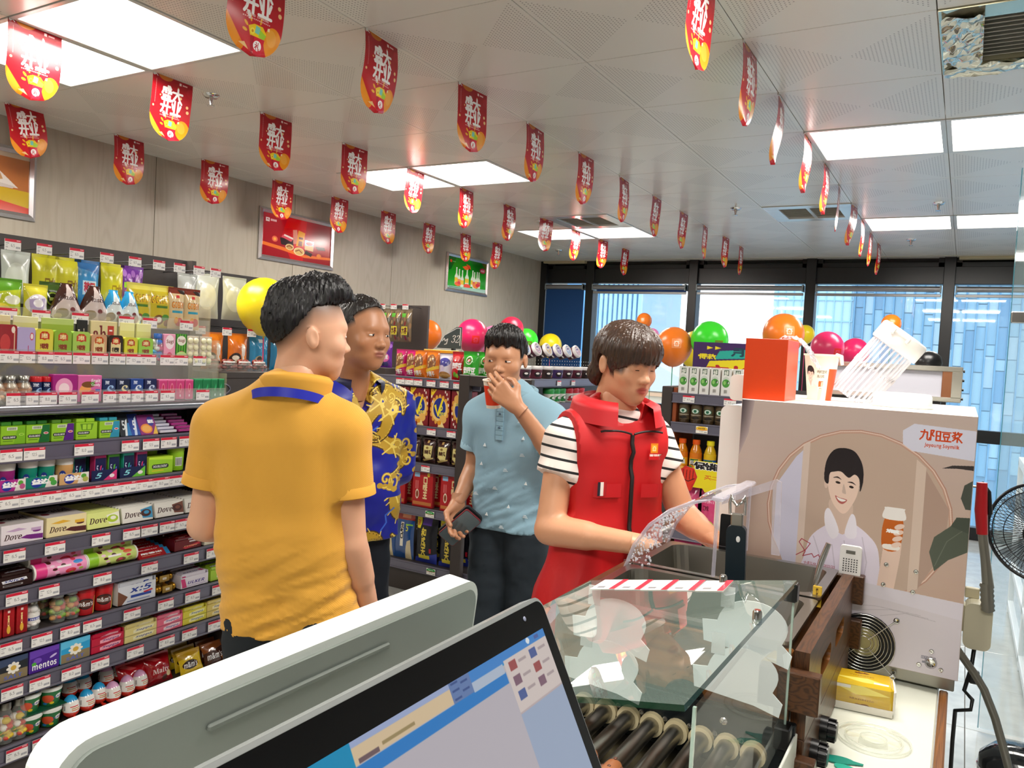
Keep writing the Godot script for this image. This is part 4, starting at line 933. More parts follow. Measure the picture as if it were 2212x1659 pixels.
func build_outside() -> void:
	var body := mat(Color(0.52, 0.72, 0.82), 0.35)
	var fin := mat(Color(0.36, 0.58, 0.72), 0.5)
	var tones := []
	for t in [Color(0.62, 0.82, 0.9), Color(0.68, 0.86, 0.92), Color(0.56, 0.77, 0.87), Color(0.74, 0.88, 0.93), Color(0.48, 0.7, 0.83)]: tones.append(mat(t, 0.25))
	var rng := RandomNumberGenerator.new()
	rng.seed = 11
	var Z := -60.0
	var t := thing("glass_tower", "wide pale blue glass office tower with vertical fins seen through the right windows", "building", V(0, 0, 0))
	part("facade", bx(-7.2, -30, Z - 12, 22, 30, Z - 0.4), body, t)
	part("plain_wing", bx(-12.7, -30, Z - 12, -7.2, 30, Z - 0.2), mat(Color(0.68, 0.83, 0.89), 0.3), t)
	var fm := bx(-0.05, -14, 0, 0.05, 14, 0.32)
	for i in 34: part("fin", fm, fin, t, V(-7.1 + i * 0.62, 0, Z - 0.2))
	for i in 10: part("wing_joint", bx(-0.03, -14, 0, 0.03, 14, 0.1), tones[2], t, V(-12.4 + i * 0.56, 0, Z - 0.2))
	for j in 9: part("wing_band", bx(-12.7, -0.04, 0, -7.2, 0.04, 0.08), tones[2], t, V(0, -4.0 + j * 1.5, Z - 0.2))
	var pm := []
	for h in [1.5, 2.1, 0.75]: pm.append(bx(-0.25, 0, 0, 0.25, h - 0.07, 0.09))
	var made := 0
	for i in 22:
		var y := -5.2 + rng.randf() * 0.9
		while y < 8.2 and made < 290:
			var k: int = [0, 0, 1, 2, 1][rng.randi() % 5]
			part("pane", pm[k], tones[rng.randi() % 5], t, V(-6.79 + i * 0.62, y, Z - 0.42 + rng.randf() * 0.08))
			y += [1.5, 2.1, 0.75][k]
			made += 1
	var l := thing("ribbed_tower", "blue ribbed glass tower seen in the window above the short-haired woman", "building", V(0, 0, 0))
	part("body", bx(-34, -30, -70, -22.95, 30, Z), mat(Color(0.40, 0.66, 0.85), 0.3), l)
	for i in 12: part("rib", bx(-0.13, -14, 0, 0.13, 24, 0.35), mat(Color(0.62, 0.82, 0.92), 0.3), l, V(-27.6 + i * 0.42, 0, Z))
	for i in 8: part("floor_band", bx(-28, -0.1, 0, -22.95, 0.1, 0.12), mat(Color(0.36, 0.6, 0.8), 0.3), l, V(0, -3 + i * 1.7, Z))
	var h := thing("white_roofed_house", "low cream house with a pale pitched roof far below the windows", "building", V(-19.6, 0, -52))
	part("wall", bx(-5.0, -14, -4, 4.5, -0.6, 0), mat(Color(0.80, 0.74, 0.64), 0.7), h)
	part("roof", MB.new().prism(PackedVector2Array([Vector2(-5.4, -0.6), Vector2(5.0, -0.6), Vector2(1.0, 1.35), Vector2(-2.0, 1.35)]), -4.3, 0.3).mesh(), mat(Color(0.74, 0.78, 0.80), 0.6), h)
	for i in 9:
		var w := part("window", bx(-0.3, -0.5, -0.05, 0.3, 0.5, 0.06), mat(Color(0.75, 0.78, 0.8), 0.4), h, V(-4.4 + i * 1.02, -1.9, 0.0))
		part("pane", bx(-0.22, -0.42, 0.04, 0.22, 0.42, 0.09), mat(Color(0.30, 0.36, 0.42), 0.15), w)
	part("cornice", bx(-5.2, -0.95, 0, 4.7, -0.7, 0.25), mat(Color(0.78, 0.62, 0.48), 0.7), h)
	for i in 3:
		var b := thing("far_apartment_block", ["tall grey apartment block far away between the balloons", "pale grey slab block just right of the far house roof", "low grey block at the far end of the street"][i], "building", V([-18.4, -13.0, -26.5][i], 0, -95))
		part("wall", bx(-2.6, -25, -4, 2.6, [0.8, 0.1, -1.0][i], 0), mat(Color(0.66, 0.74, 0.80), 0.7), b)
		for j in 18: part("window", bx(-0.22, -0.25, 0, 0.22, 0.25, 0.05), mat(Color(0.48, 0.58, 0.66), 0.4), b, V(-2.1 + (j % 6) * 0.84, [0.1, -0.6, -1.7][i] - int(j / 6) * 0.9, 0))
	var g := struct("ground_street")
	part("street", bx(-80, -31, -160, 60, -30, -9.5), mat(Color(0.55, 0.6, 0.63), 0.9), g)
func ordn(i: int) -> String: return ["first", "second", "third", "fourth", "fifth", "sixth", "seventh", "eighth", "ninth", "tenth", "eleventh", "twelfth", "thirteenth", "fourteenth", "fifteenth", "sixteenth"][i]
func build_ceiling_things() -> void:
	var fr := mat(Color(0.78, 0.78, 0.76), 0.3)
	var df := glow(Color(1.0, 0.985, 0.96), 2.6)
	var names := ["square ceiling light beside the rightmost flag row, nearer pair, left one", "square ceiling light at the right edge, nearer pair, right one", "far ceiling light beside the rightmost flag row, left of its pair", "far ceiling light at the right edge, right of its pair",
		"far ceiling light by the air vent, left of its pair", "far ceiling light by the air vent, right of its pair", "middle ceiling light above the red poster, left of its pair", "middle ceiling light above the red poster, right of its pair",
		"large near ceiling light in the upper left corner, nearer the wall", "large near ceiling light in the upper left corner, farther from the wall", "ceiling light overhead above the counter, left one", "ceiling light overhead above the counter, right one", "ceiling light behind the viewer, first from the right wall side", "ceiling light behind the viewer at the far right", "ceiling light behind the viewer nearest the left wall", "ceiling light behind the viewer second from the left wall"]
	var fmesh := MB.new()
	for q in [[-0.299, -0.299, 0.299, -0.278], [-0.299, 0.278, 0.299, 0.299], [-0.299, -0.278, -0.278, 0.278], [0.278, -0.278, 0.299, 0.278]]:
		fmesh.box(V(q[0], -0.004, q[1]), V(q[2], 0.02, q[3]), 0.001)
	var fm := fmesh.mesh()
	var dm := bx(-0.278, 0.0, -0.278, 0.278, 0.006, 0.278)
	for i in LIT.size():
		var c = LIT[i]
		var t := thing("ceiling_light", names[i], "ceiling light", V(cx(c[0] + 0.5), CH, cz(c[1] + 0.5)), 0, "square ceiling light panels")
		part("frame", fm, fr, t)
		part("diffuser", dm, df, t)
	for i in 3:
		var c = VENTS[i]
		var t := thing("air_vent", ["square air vent with slats beside the far left ceiling light", "square air vent with slats left of the rightmost flag row", "air vent still in shiny plastic film at the upper right"][i], "air vent", V(cx(c[0] + 0.5), CH, cz(c[1] + 0.5)))
		var film := mat(Color(0.72, 0.70, 0.60), 0.12, 0.7) if i == 2 else mat(Color(0.80, 0.80, 0.78), 0.2, 0.3)
		var bm := MB.new()
		for r in [[-0.299, -0.299, 0.299, -0.2], [-0.299, 0.2, 0.299, 0.299], [-0.299, -0.2, -0.2, 0.2], [0.2, -0.2, 0.299, 0.2]]:
			bm.box(V(r[0], -0.006, r[1]), V(r[2], 0.014, r[3]), 0.002)
		part("frame", bm.mesh(), film, t)
		part("duct", bx(-0.21, 0.05, -0.21, 0.21, 0.06, 0.21), mat(Color(0.1, 0.1, 0.09), 0.8), t)
		if i == 2:
			var rn := noise(3.0, 4, 3)
			var crumple := func(s: float, q: float) -> Vector3: return V(-0.29 + 0.58 * s, -0.012 - 0.018 * rn.get_noise_2d(s * 2.2, q * 2.2) - 0.008, -0.29 + 0.1 * q)
			part("plastic_film", MB.new().sheet(crumple, 24, 8, true).mesh(), mat(Color(0.8, 0.79, 0.72), 0.1, 0.75), t)
			var crumple2 := func(s: float, q: float) -> Vector3: return V(-0.29 + 0.12 * s, -0.012 - 0.02 * rn.get_noise_2d(s * 2.2 + 9.0, q * 3.2) - 0.008, -0.19 + 0.45 * q)
			part("plastic_film", MB.new().sheet(crumple2, 8, 24, true).mesh(), mat(Color(0.8, 0.79, 0.72), 0.1, 0.75), t)
		for s in 11:
			var o := part("slat", bx(-0.2, -0.001, -0.013, 0.2, 0.001, 0.013), mat(Color(0.72, 0.71, 0.66), 0.35), t, V(0, 0.012, -0.18 + s * 0.036))
			o.rotation.x = 0.7
		part("centre_bar", bx(-0.012, -0.004, -0.2, 0.012, 0.004, 0.2), film, t)
	var sp := [[-4.04, -0.46, 0.06], [-4.17, 5.33, 0.05], [-5.29, 8.14, 0.05], [0.87, 5.20, 0.05], [0.46, 7.79, 0.05], [-1.3, 5.0, 0.04]]
	for i in sp.size():
		var t := thing("sprinkler", ["chrome ceiling sprinkler beside the large near light", "small ceiling sprinkler left of the far air vent", "small ceiling sprinkler near the window wall, left side", "small ceiling sprinkler between the two right-hand light pairs", "small ceiling sprinkler just before the right windows", "small dark ceiling detector behind a hanging flag"][i], "sprinkler", V(cx(sp[i][0]), CH, cz(sp[i][1])))
		part("rosette", MB.new().lathe([Vector2(0, -0.012), Vector2(0.03, -0.012), Vector2(0.04, 0.0)], 18).mesh(), m_chrome, t)
		part("stem", MB.new().lathe([Vector2(0, -0.05), Vector2(0.006, -0.05), Vector2(0.008, -0.03), Vector2(0.012, -0.012)], 10).mesh(), m_chrome, t)
		part("deflector", MB.new().lathe([Vector2(0, -0.054), Vector2(0.017, -0.053), Vector2(0.017, -0.05), Vector2(0, -0.049)], 14).mesh(), m_chrome, t)
	var fmat := texm(flag_image, 0.22)
	fmat.cull_mode = BaseMaterial3D.CULL_DISABLED
	fmat.backlight_enabled = true
	fmat.backlight = Color(0.45, 0.45, 0.45)
	var kinds := []
	for b in [0.006, 0.016, -0.012, 0.024]:
		var f := MB.new()
		var sheet := func(s: float, t: float) -> Vector3:
			var w := 1.0 if t < 0.62 else sqrt(maxf(0.0, 1.0 - pow((t - 0.62) / 0.38, 2.2)))
			return V(b * sin(t * 3.6 + b * 60.0) * t + b * 0.8 * sin(s * 3.0) * t, -0.272 * t, -0.1025 + (0.5 - (s - 0.5) * w - 0.5) * 0.205)
		f.sheet(sheet, 8, 22)
		for i in f.v.size(): f.u[i] = Vector2(-(f.v[i].z + 0.1025) / 0.205 + 0.5, -f.v[i].y / 0.272)
		kinds.append(f.mesh())
	var rows := [[-6, -1, 7, "the flag row along the left wall"], [-4, -3, 8, "second flag row from the left wall"], [-2, -2, 8, "third flag row from the left wall"], [0, -1, 8, "the rightmost flag row"]]
	var r := RandomNumberGenerator.new()
	r.seed = 5
	for q in rows:
		var cnt := 0
		for k in range(q[1], q[2] + 1):
			var where := "nearest" if cnt == 0 else ("farthest" if k == q[2] else ordn(cnt) + " nearest")
			var f := thing("hanging_flag", "red opening flag, %s in %s" % [where, q[3]], "flag", V(cx(q[0]), CH - 0.001, cz(k)), 0, "red grand opening flags hung from the ceiling")
			part("flag_sheet", kinds[r.randi() % 4], fmat, f)
			part("clip", bx(-0.004, -0.008, -0.012, 0.004, 0.001, -0.002), m_white, f)
			f.rotation = V(0, (r.randf() - 0.5) * 0.2, (r.randf() - 0.5) * 0.1)
			if q[0] == -6 and k == -1: f.rotation = V(0.18, 0.1, 0.05)
			cnt += 1
var protos := {}
func put(key: String, called: String, build: Callable, pos: Vector3, turn: float, label: String, cat: String, group := "") -> Node3D:
	var o: Node3D
	if not protos.has(key):
		o = thing(called, label, cat, pos, turn, group)
		build.call(o)
		protos[key] = o
	else:
		o = copy(protos[key], pos, turn, label)
		if group: o.set_meta("group", group)
	return o
func b_box(w: float, h: float, d: float, a: String, top := "", called := "carton") -> Callable:
	return func(o: Node3D) -> void:
		part(called, MB.new().box(V(-w / 2, 0, -d), V(w / 2, h, 0), minf(0.0015, w * 0.04), art[a], art_side(a), art[top] if top else art_side(a)).mesh(), m_pack, o)
func bag_mesh(w: float, h: float, d: float, a: String, shape := 0, seed_ := 1.0) -> ArrayMesh:
	var m := MB.new()
	var wid := func(t: float) -> float:
		if shape == 1: return 1.0 if t > 0.86 else (0.34 + 0.0 * t if t < 0.12 else 0.34 + 0.66 * pow((t - 0.12) / 0.74, 0.8))
		return 1.0 - 0.07 * sin(PI * clampf((t - 0.1) / 0.8, 0, 1))
	var puff := func(s: float, t: float) -> float:
		var e := clampf((t - 0.06) / 0.3, 0, 1) * clampf((0.97 - t) / 0.22, 0, 1)
		return pow(maxf(0.0, 1.0 - pow(absf(2 * s - 1), 2.4)), 0.6) * pow(e, 0.5) * (1.0 + 0.13 * sin(s * 17.0 + seed_ + t * 9.0) * sin(t * 13.0 + seed_ * 2.0))
	for side in 2:
		var base := m.v.size()
		var sg := 1.0 if side == 0 else -1.0
		var f := func(s: float, t: float) -> Vector3:
			return V((s - 0.5) * sg * w * wid.call(t), h * (1 - t), -d / 2 + sg * d / 2 * puff.call(s, t) + sg * 0.0004)
		m.sheet(f, 12, 14)
		var rr: Rect2 = art[a]
		for i in range(base, m.v.size()):
			m.u[i] = rr.position + rr.size * Vector2(clampf(m.v[i].x / w + 0.5, 0.01, 0.99), clampf(1.0 - m.v[i].y / h, 0.01, 0.99)) if side == 0 else art_side(a).get_center()
	return m.mesh()
func b_bag(w: float, h: float, d: float, a: String, shape := 0, foil := true) -> Callable:
	return func(o: Node3D) -> void:
		part("pouch", bag_mesh(w, h, d, a, shape, w * 50 + h * 31), m_foil if foil else m_pack, o)
		if shape == 0: part("sealed_edge", MB.new().box(V(-w / 2, h - 0.004, -d / 2 - 0.001), V(w / 2, h + 0.006, -d / 2 + 0.001), 0, art_side(a), art_side(a)).mesh(), m_foil, o)
func b_tub(r: float, h: float, a: String, lid: Color, lid_art := "", taper := 0.92) -> Callable:
	return func(o: Node3D) -> void:
		var m := MB.new()
		m.uv = art[a]
		m.xf = Transform3D(Basis.IDENTITY, V(0, 0, -r))
		m.lathe([Vector2(0, 0), Vector2(r * taper * 0.97, 0), Vector2(r * taper, 0.004), Vector2(r, h * 0.8)], 20)
		part("tub", m.mesh(), m_pack, o)
		var l := MB.new()
		l.xf = m.xf
		l.lathe([Vector2(r, h * 0.8), Vector2(r * 1.04, h * 0.8), Vector2(r * 1.04, h * 0.96), Vector2(r * 0.97, h), Vector2(r * 0.8, h), Vector2(r * 0.78, h - 0.003), Vector2(0, h - 0.003)], 20)
		part("lid", l.mesh(), mat(lid, 0.35), o)
		if lid_art:
			var d := MB.new()
			disc(d, r * 0.78, art[lid_art])
			var q := part("lid_print", d.mesh(), m_pack, o, V(0, h - 0.0025, -r))
			q.rotation.x = -PI / 2
func disc(m: MB, r: float, a: Rect2) -> void:
	var p := PackedVector2Array()
	for i in 20: p.append(Vector2(cos(TAU * i / 20), sin(TAU * i / 20)) * r)
	m.uv = a
	m.prism(p, -0.001, 0.0, a)
func b_bottle(r: float, h: float, body: Material, a: String, cap: Color, lo := 0.1, hi := 0.6, neck := 0.36) -> Callable:
	return func(o: Node3D) -> void:
		var x := Transform3D(Basis.IDENTITY, V(0, 0, -r))
		var m := MB.new(); m.xf = x
		m.lathe([Vector2(0, 0), Vector2(r * 0.9, 0), Vector2(r, 0.006), Vector2(r, h * 0.58), Vector2(r * 0.86, h * 0.7), Vector2(r * neck * 1.1, h * 0.83), Vector2(r * neck, h * 0.88)], 18)
		part("bottle", m.mesh(), body, o)
		var l := MB.new(); l.xf = x
		l.lathe([Vector2(r * neck, h * 0.86), Vector2(r * neck * 1.25, h * 0.86), Vector2(r * neck * 1.25, h * 0.99), Vector2(r * neck * 1.1, h), Vector2(0, h)], 14)
		part("cap", l.mesh(), mat(cap, 0.3), o)
		if a:
			var b := MB.new(); b.xf = x; b.uv = art[a]
			b.lathe([Vector2(r * 1.01, h * lo), Vector2(r * 1.015, h * lo), Vector2(r * 1.015, h * hi), Vector2(r * 1.0, h * hi)], 18)
			part("label_sleeve", b.mesh(), m_pack, o)
func b_jar(r: float, h: float, fill: Array, lid: Material, fill_h := 0.6) -> Callable: # glass jar with pieces of sweets inside
	return func(o: Node3D) -> void:
		var x := Transform3D(Basis.IDENTITY, V(0, 0, -r))
		var m := MB.new(); m.xf = x
		m.lathe([Vector2(0, 0), Vector2(r * 0.92, 0), Vector2(r, 0.006), Vector2(r, h * 0.62), Vector2(r * 0.62, h * 0.8), Vector2(r * 0.62, h * 0.86)], 18)
		part("glass", m.mesh(), pane(Color(0.85, 0.88, 0.86), 0.16, 0.06), o)
		var l := MB.new(); l.xf = x
		l.lathe([Vector2(r * 0.6, h * 0.83), Vector2(r * 0.74, h * 0.83), Vector2(r * 0.74, h * 0.98), Vector2(r * 0.66, h), Vector2(0, h)], 16)
		part("lid", l.mesh(), lid, o)
		var rg := RandomNumberGenerator.new(); rg.seed = 3
		var sw := MB.new(); sw.xf = x
		for i in 26:
			var t := rg.randf() * TAU
			var q := r * 0.72 * sqrt(rg.randf())
			var c: Color = fill[i % fill.size()]
			sw.col = c.srgb_to_linear()
			sw.ball(V(cos(t) * q, 0.012 + rg.randf() * h * (fill_h - 0.08), sin(t) * q), V(0.008, 0.006, 0.008) * (1.0 + rg.randf()), 7, 5)
		tag(part("sweets", sw.mesh(), m_vcol, o), "", "", "", "stuff")
var m_vcol := vcol(0.45)
func vcol(rough: float) -> StandardMaterial3D:
	var m := mat(Color.WHITE, rough)
	m.vertex_color_use_as_albedo = true
	return m
func b_tray(w: float, h: float, d: float, a: String, bar: String, nx: int, nz: int) -> Callable: # open display carton with bars laid in it
	return func(o: Node3D) -> void:
		var s := art_side(a)
		var m := MB.new()
		m.box(V(-w / 2, 0, -0.002), V(w / 2, h * 0.62, 0), 0, art[a], s)
		m.box(V(-w / 2, 0, -d), V(-w / 2 + 0.002, h * 0.75, -0.002), 0, s, s)
		m.box(V(w / 2 - 0.002, 0, -d), V(w / 2, h * 0.75, -0.002), 0, s, s)
		m.box(V(-w / 2, 0, -d), V(w / 2, h * 1.1, -d + 0.002), 0, s, s)
		m.box(V(-w / 2, 0, -d), V(w / 2, 0.002, 0), 0, s, s)
		part("carton", m.mesh(), m_pack, o)
		var bw := (w - 0.008) / nx
		var bd := (d - 0.008) / nz
		var bm := MB.new().box(V(-bw * 0.48, 0, -bd * 0.47), V(bw * 0.48, h * 0.74, bd * 0.47), 0.003, art[bar], art_side(bar), art[bar]).mesh()
		for i in nx:
			for k in nz: part("bar", bm, m_foil, o, V(-w / 2 + 0.004 + bw * (i + 0.5), 0.003 + 0.004 * ((i + k) % 3), -0.005 - bd * (k + 0.5)))
func ordl(i: int, n: int) -> String:
	if n == 1: return ""
	if i == 0: return "leftmost "
	if i == n - 1: return "rightmost "
	return ordn(i) + "-from-left "
class Fix:
	var at: Vector3
	var turn: float
	var root: Node3D
	func p(x: float, y: float, back: float) -> Vector3: return at + Basis(Vector3.UP, turn) * Vector3(x, y, -back)
var m_rail := mat(Color(0.45, 0.44, 0.5), 0.3, 0.4)
var m_shelf := mat(Color(0.24, 0.22, 0.22), 0.45)
var m_frame := mat(Color(0.26, 0.23, 0.22), 0.45)
var m_brownwood: StandardMaterial3D
func price_tag(a: String, f: Node3D, x: float, y: float, z: float, w := 0.066, h := 0.038) -> void:
	var key := "tag" + a + str(w)
	if not protos.has(key): protos[key] = MB.new().box(V(-w / 2, 0, -0.0012), V(w / 2, h, 0.0008), 0, art[a], Rect2(0.004, 0.02, 0.001, 0.001)).mesh()
	part("price_tag", protos[key], m_pack, f, V(x, y, z))
func shelf_unit(f: Fix, called: String, label: String, x0: float, x1: float, depth: float, top: float, shelves: Array, holes := true) -> void:
	var t := thing(called, label, "shelf unit", f.at, f.turn)
	f.root = t
	part("back_panel", bx(x0, 0.05, -depth, x1, top, -depth + 0.015), m_shelf, t)
	part("plinth", bx(x0, 0, -depth, x1, maxf(0.05, shelves[0][0] - 0.05), -0.012, 0.004), m_frame, t)
	for x in [x0, x1 - 0.02]: part("side_panel", bx(x, 0.0, -depth, x + 0.02, top, -depth + 0.05), m_frame, t)
	for s in shelves:
		var y: float = s[0]
		var b := part("shelf", bx(x0 + 0.002, y - 0.016, -s[1], x1 - 0.002, y, -0.004, 0.0015), m_shelf, t)
		var r := MB.new()
		r.box(V(x0 + 0.002, y - 0.05, -0.012), V(x1 - 0.002, y + 0.003, 0.0), 0.003)
		r.box(V(x0 + 0.002, y - 0.054, -0.004), V(x1 - 0.002, y - 0.046, 0.006), 0.0015)
		r.box(V(x0 + 0.002, y - 0.005, -0.004), V(x1 - 0.002, y + 0.004, 0.005), 0.0015)
		part("label_rail", r.mesh(), m_rail, b)
		var k := 0
		for x in s[2]:
			price_tag(s[3] if s.size() > 3 else ["tag", "tag2", "tag3"][k % 3], b, x, y - 0.047, 0.0075)
			k += 1
	if holes:
		var hm := MB.new()
		for s in shelves:
			for j in 2:
				for i in int((x1 - x0) / 0.05): hm.box(V(x0 + 0.03 + i * 0.05, s[0] + 0.10 + j * 0.03, -depth + 0.0145), V(x0 + 0.038 + i * 0.05, s[0] + 0.108 + j * 0.03, -depth + 0.0155))
		tag(part("peg_hole", hm.mesh(), mat(Color(0.75, 0.74, 0.7), 0.6), t), "", "", "", "stuff")
func row(f: Fix, key: String, called: String, build: Callable, xs: Array, y: float, back: float, desc: String, cat: String, group: String, jit := 0.0, tilt := 0.0) -> void:
	var n := xs.size()
	for i in n:
		var o := put(key, called, build, f.p(xs[i], y, back + (jit * sin(i * 7.1))), f.turn + jit * 8.0 * sin(i * 3.7), (desc if "%s" not in desc else desc % ordl(i, n)), cat, group if n > 1 else "")
		if tilt: o.rotation.x = tilt
func build_candy() -> void:
	var f := Fix.new()
	f.at = V(-2.55, 0, -0.85)
	f.turn = PI / 2
	var D := 0.30
	shelf_unit(f, "candy_shelf_unit", "long dark shelf unit full of sweets and chewing gum along the left side", 0.2, 1.36, 0.34, 1.86, [
		[0.212, D, [0.525, 0.606, 0.721, 0.91, 1.071, 1.174, 1.317]], [0.417, D, [0.505, 0.591, 0.695, 0.797, 0.931, 1.061, 1.161, 1.281]], [0.562, D, [0.498, 0.593, 0.686, 0.764, 0.913, 1.051, 1.169, 1.294]],
		[0.717, D, [0.511, 0.612, 0.795, 0.977, 1.156, 1.26]], [0.857, D, [0.5, 0.627, 0.785, 0.9, 0.971, 1.046, 1.108]], [1.027, D, [0.476, 0.543, 0.61, 0.677, 0.744, 0.811, 0.878, 0.945, 1.012, 1.079, 1.146]], [1.174, D, [0.482, 0.552, 0.714, 0.883, 0.965, 1.038, 1.116]]])
	var t := f.root
	part("top_board", bx(0.2, 1.268, -0.34, 1.36, 1.30, 0.004, 0.004), m_rail, t)
	part("front_bullnose", MB.new().tube([V(0.2, 1.284, 0.004), V(1.36, 1.284, 0.004)], 0.017, 12).mesh(), mat(Color(0.55, 0.55, 0.58), 0.2, 0.8), t)
	part("end_panel", bx(1.36, 0, -0.36, 1.385, 1.3, 0.0, 0.003), m_frame, t)
	var acr := pane(Color(0.95, 0.95, 0.9), 0.1, 0.03)
	var tiers := [[1.302, 0.02, [0.505, 0.547, 0.602, 0.669, 0.745, 0.821, 0.869, 0.923, 0.973, 1.044, 1.2]], [1.432, 0.07, [0.508, 0.565, 0.616, 0.677, 0.741, 0.807, 0.873, 0.936, 0.996, 1.074, 1.135, 1.219]], [1.568, 0.13, [0.528, 0.635, 0.768, 0.942, 1.038, 1.199]]]
	for i in 3:
		var q = tiers[i]
		var r := thing("clear_riser", ["lowest clear acrylic riser on the candy shelf top, behind price tags", "middle clear acrylic riser holding the lozenge tins", "topmost clear acrylic riser holding pointed and golden bags"][i], "display stand", f.at, f.turn, "clear acrylic risers")
		var dd: float = [0.10, 0.11, 0.12][i]
		part("tray_floor", bx(0.2, q[0] - 0.004, -q[1] - dd, 1.31, q[0], -q[1] - 0.001), acr, r)
		part("front_lip", bx(0.2, q[0] - 0.004, -q[1] - 0.003, 1.31, q[0] + 0.042, -q[1]), acr, r)
		if i > 0: part("riser_wall", bx(0.2, q[0] - 0.13, -q[1] - 0.004, 1.31, q[0] - 0.004, -q[1] - 0.001), acr, r)
		part("end_wall", bx(1.31, 1.302, -q[1] - dd, 1.3135, q[0] + 0.1, -q[1]), pane(Color(0.9, 0.85, 0.7), 0.16, 0.03), r)
		var k := 0
		for x in q[2]:
			price_tag(["tag", "tag2", "tag3"][k % 3], r, x, q[0] - 0.002, -q[1] + 0.002, 0.06)
			k += 1
	var y := 1.303
	var bk := 0.025
	row(f, "syrup_jar", "sweet_jar", b_jar(0.021, 0.088, [C("a8642a"), C("d8b08a"), C("e8d8c0")], m_steel), [0.46, 0.50, 0.546 - 0.004], y, bk, "%ssmall round jar with silver lid on the lowest clear tier", "jar", "small jars on the lowest clear tier")
	row(f, "mint_can", "mint_tin", b_tub(0.017, 0.085, "s_blue", C("c8141e")), [0.584, 0.618, 0.648], y, bk + 0.012, "%sslim dark mint can left of the magenta box", "tin", "slim mint cans")
	row(f, "magenta", "candy_box", b_box(0.082, 0.093, 0.03, "box_magenta"), [0.664], y, bk, "magenta sweets box on the lowest clear tier", "box", "")
	row(f, "fruitbox", "candy_box", b_box(0.084, 0.09, 0.03, "box_fruit"), [0.748], y, bk, "pink fruit sweets box beside the magenta box", "box", "")
	var i := 0
	for a in ["s_blue", "s_cream", "s_sky", "s_red"]:
		row(f, a, "mint_box", b_box(0.05, 0.078, 0.03, a), [0.817 + i * 0.0535], y, bk, ["light blue", "cream", "mid blue", "dark red"][i] + " swirl mint box on the lowest clear tier", "box", "swirl mint boxes")
		i += 1
	row(f, "gump", "gum_carton", b_box(0.035, 0.075, 0.03, "gum_pink"), [1.03, 1.067, 1.104, 1.144], y, bk, "%spink gum carton on the lowest clear tier", "box", "pink gum cartons")
	row(f, "gumg", "gum_carton", b_box(0.036, 0.077, 0.03, "gum_dgreen"), [1.186, 1.225, 1.264, 1.302 - 0.012], y, bk, "%sdark green gum carton at the tier's far end", "box", "green gum cartons")
	y = 1.433; bk = 0.075
	var tins := [["tin_red", 0.503, 0.058, 0.118, "dark red"], ["tin_lilac", 0.561, 0.056, 0.112, "lilac"], ["tin_yellow", 0.619, 0.056, 0.11, "yellow"], ["tin_green", 0.68, 0.058, 0.108, "olive green"], ["tin_lime", 0.743, 0.06, 0.107, "light green"], ["tin_tan", 0.807, 0.056, 0.1, "tan"], ["tin_dark", 0.869, 0.054, 0.1, "black-edged"], ["tin_lemon", 0.928, 0.052, 0.095, "lemon yellow"], ["tin_leaf", 0.988, 0.058, 0.095, "bright green"]]
	for q in tins:
		var build := func(o: Node3D) -> void:
			var pl := PackedVector2Array()
			var r := 0.009
			for cc in [[q[2] / 2 - r, q[3] - r, 0], [-q[2] / 2 + r, q[3] - r, 1], [-q[2] / 2 + r, r, 2], [q[2] / 2 - r, r, 3]]:
				for e in 5: pl.append(Vector2(cc[0], cc[1]) + Vector2(r, 0).rotated(PI / 2 * (cc[2] + e / 4.0)))
			var m := MB.new(); m.uv = art_side(q[0])
			part("tin", m.prism(pl, -0.024, -0.004).mesh(), m_pack, o)
			var l := MB.new(); l.uv = art_side(q[0])
			part("lid", l.prism(pl, -0.004, 0.0, art[q[0]]).mesh(), m_foil, o)
		row(f, q[0], "lozenge_tin", build, [q[1]], y, bk, q[4] + " lozenge tin on the middle clear tier", "tin", "lozenge tins")
	row(f, "lolly", "gumball_tube", b_jar(0.02, 0.115, [C("3a7ad8"), C("d85a8a"), C("e8e4e0"), C("5ab0e8")], mat(C("1f5ab0"), 0.3), 0.75), [1.05], y, bk, "clear tube of coloured balls with blue cap beside the pink card", "sweets", "")
	row(f, "cardp", "candy_card", b_box(0.05, 0.115, 0.012, "card_pink"), [1.088], y, bk, "pink hanging sweets card on the middle clear tier", "packet", "")
	row(f, "cardm", "candy_card", b_box(0.052, 0.118, 0.012, "card_melon"), [1.139], y, bk, "melon-striped sweets card beside the pink card", "packet", "")
	var blist := func(o: Node3D) -> void:
		var m := MB.new(); m.uv = art_side("blister")
		part("card", m.box(V(-0.028, 0, -0.006), V(0.028, 0.112, 0), 0.001).mesh(), m_pack, o)
		var bm := MB.new().ball(V(0, 0, 0), V(0.0115, 0.0115, 0.009), 12, 8).mesh()
		for a in 2:
			for b in 4: part("tablet", bm, mat(C("eee9c4"), 0.3), o, V(-0.013 + a * 0.026, 0.016 + b * 0.026, 0.002))
	row(f, "blister", "blister_pack", blist, [1.19, 1.252], y, bk, "%sblister card of cream tablets at the middle tier's end", "packet", "cream blister cards")
	var ub := [["box_a", 0.50, 0.075, "tan biscuit box behind the dark red tin"], ["box_b", 0.585, 0.08, "khaki biscuit box behind the lilac tin"], ["box_c", 0.69, 0.11, "olive biscuit box behind the yellow and green tins"], ["box_fr", 0.775, 0.04, "black chocolate box behind the tan tin"], ["box_ab", 0.855, 0.1, "cream chocolate box behind the black-edged tin"], ["box_plain", 0.945, 0.06, "pale yellow box behind the lemon tin"]]
	for q in ub: row(f, q[0], "biscuit_box", b_box(q[2], 0.148, 0.035, q[0]), [q[1]], y, bk + 0.05, q[3], "box", "")
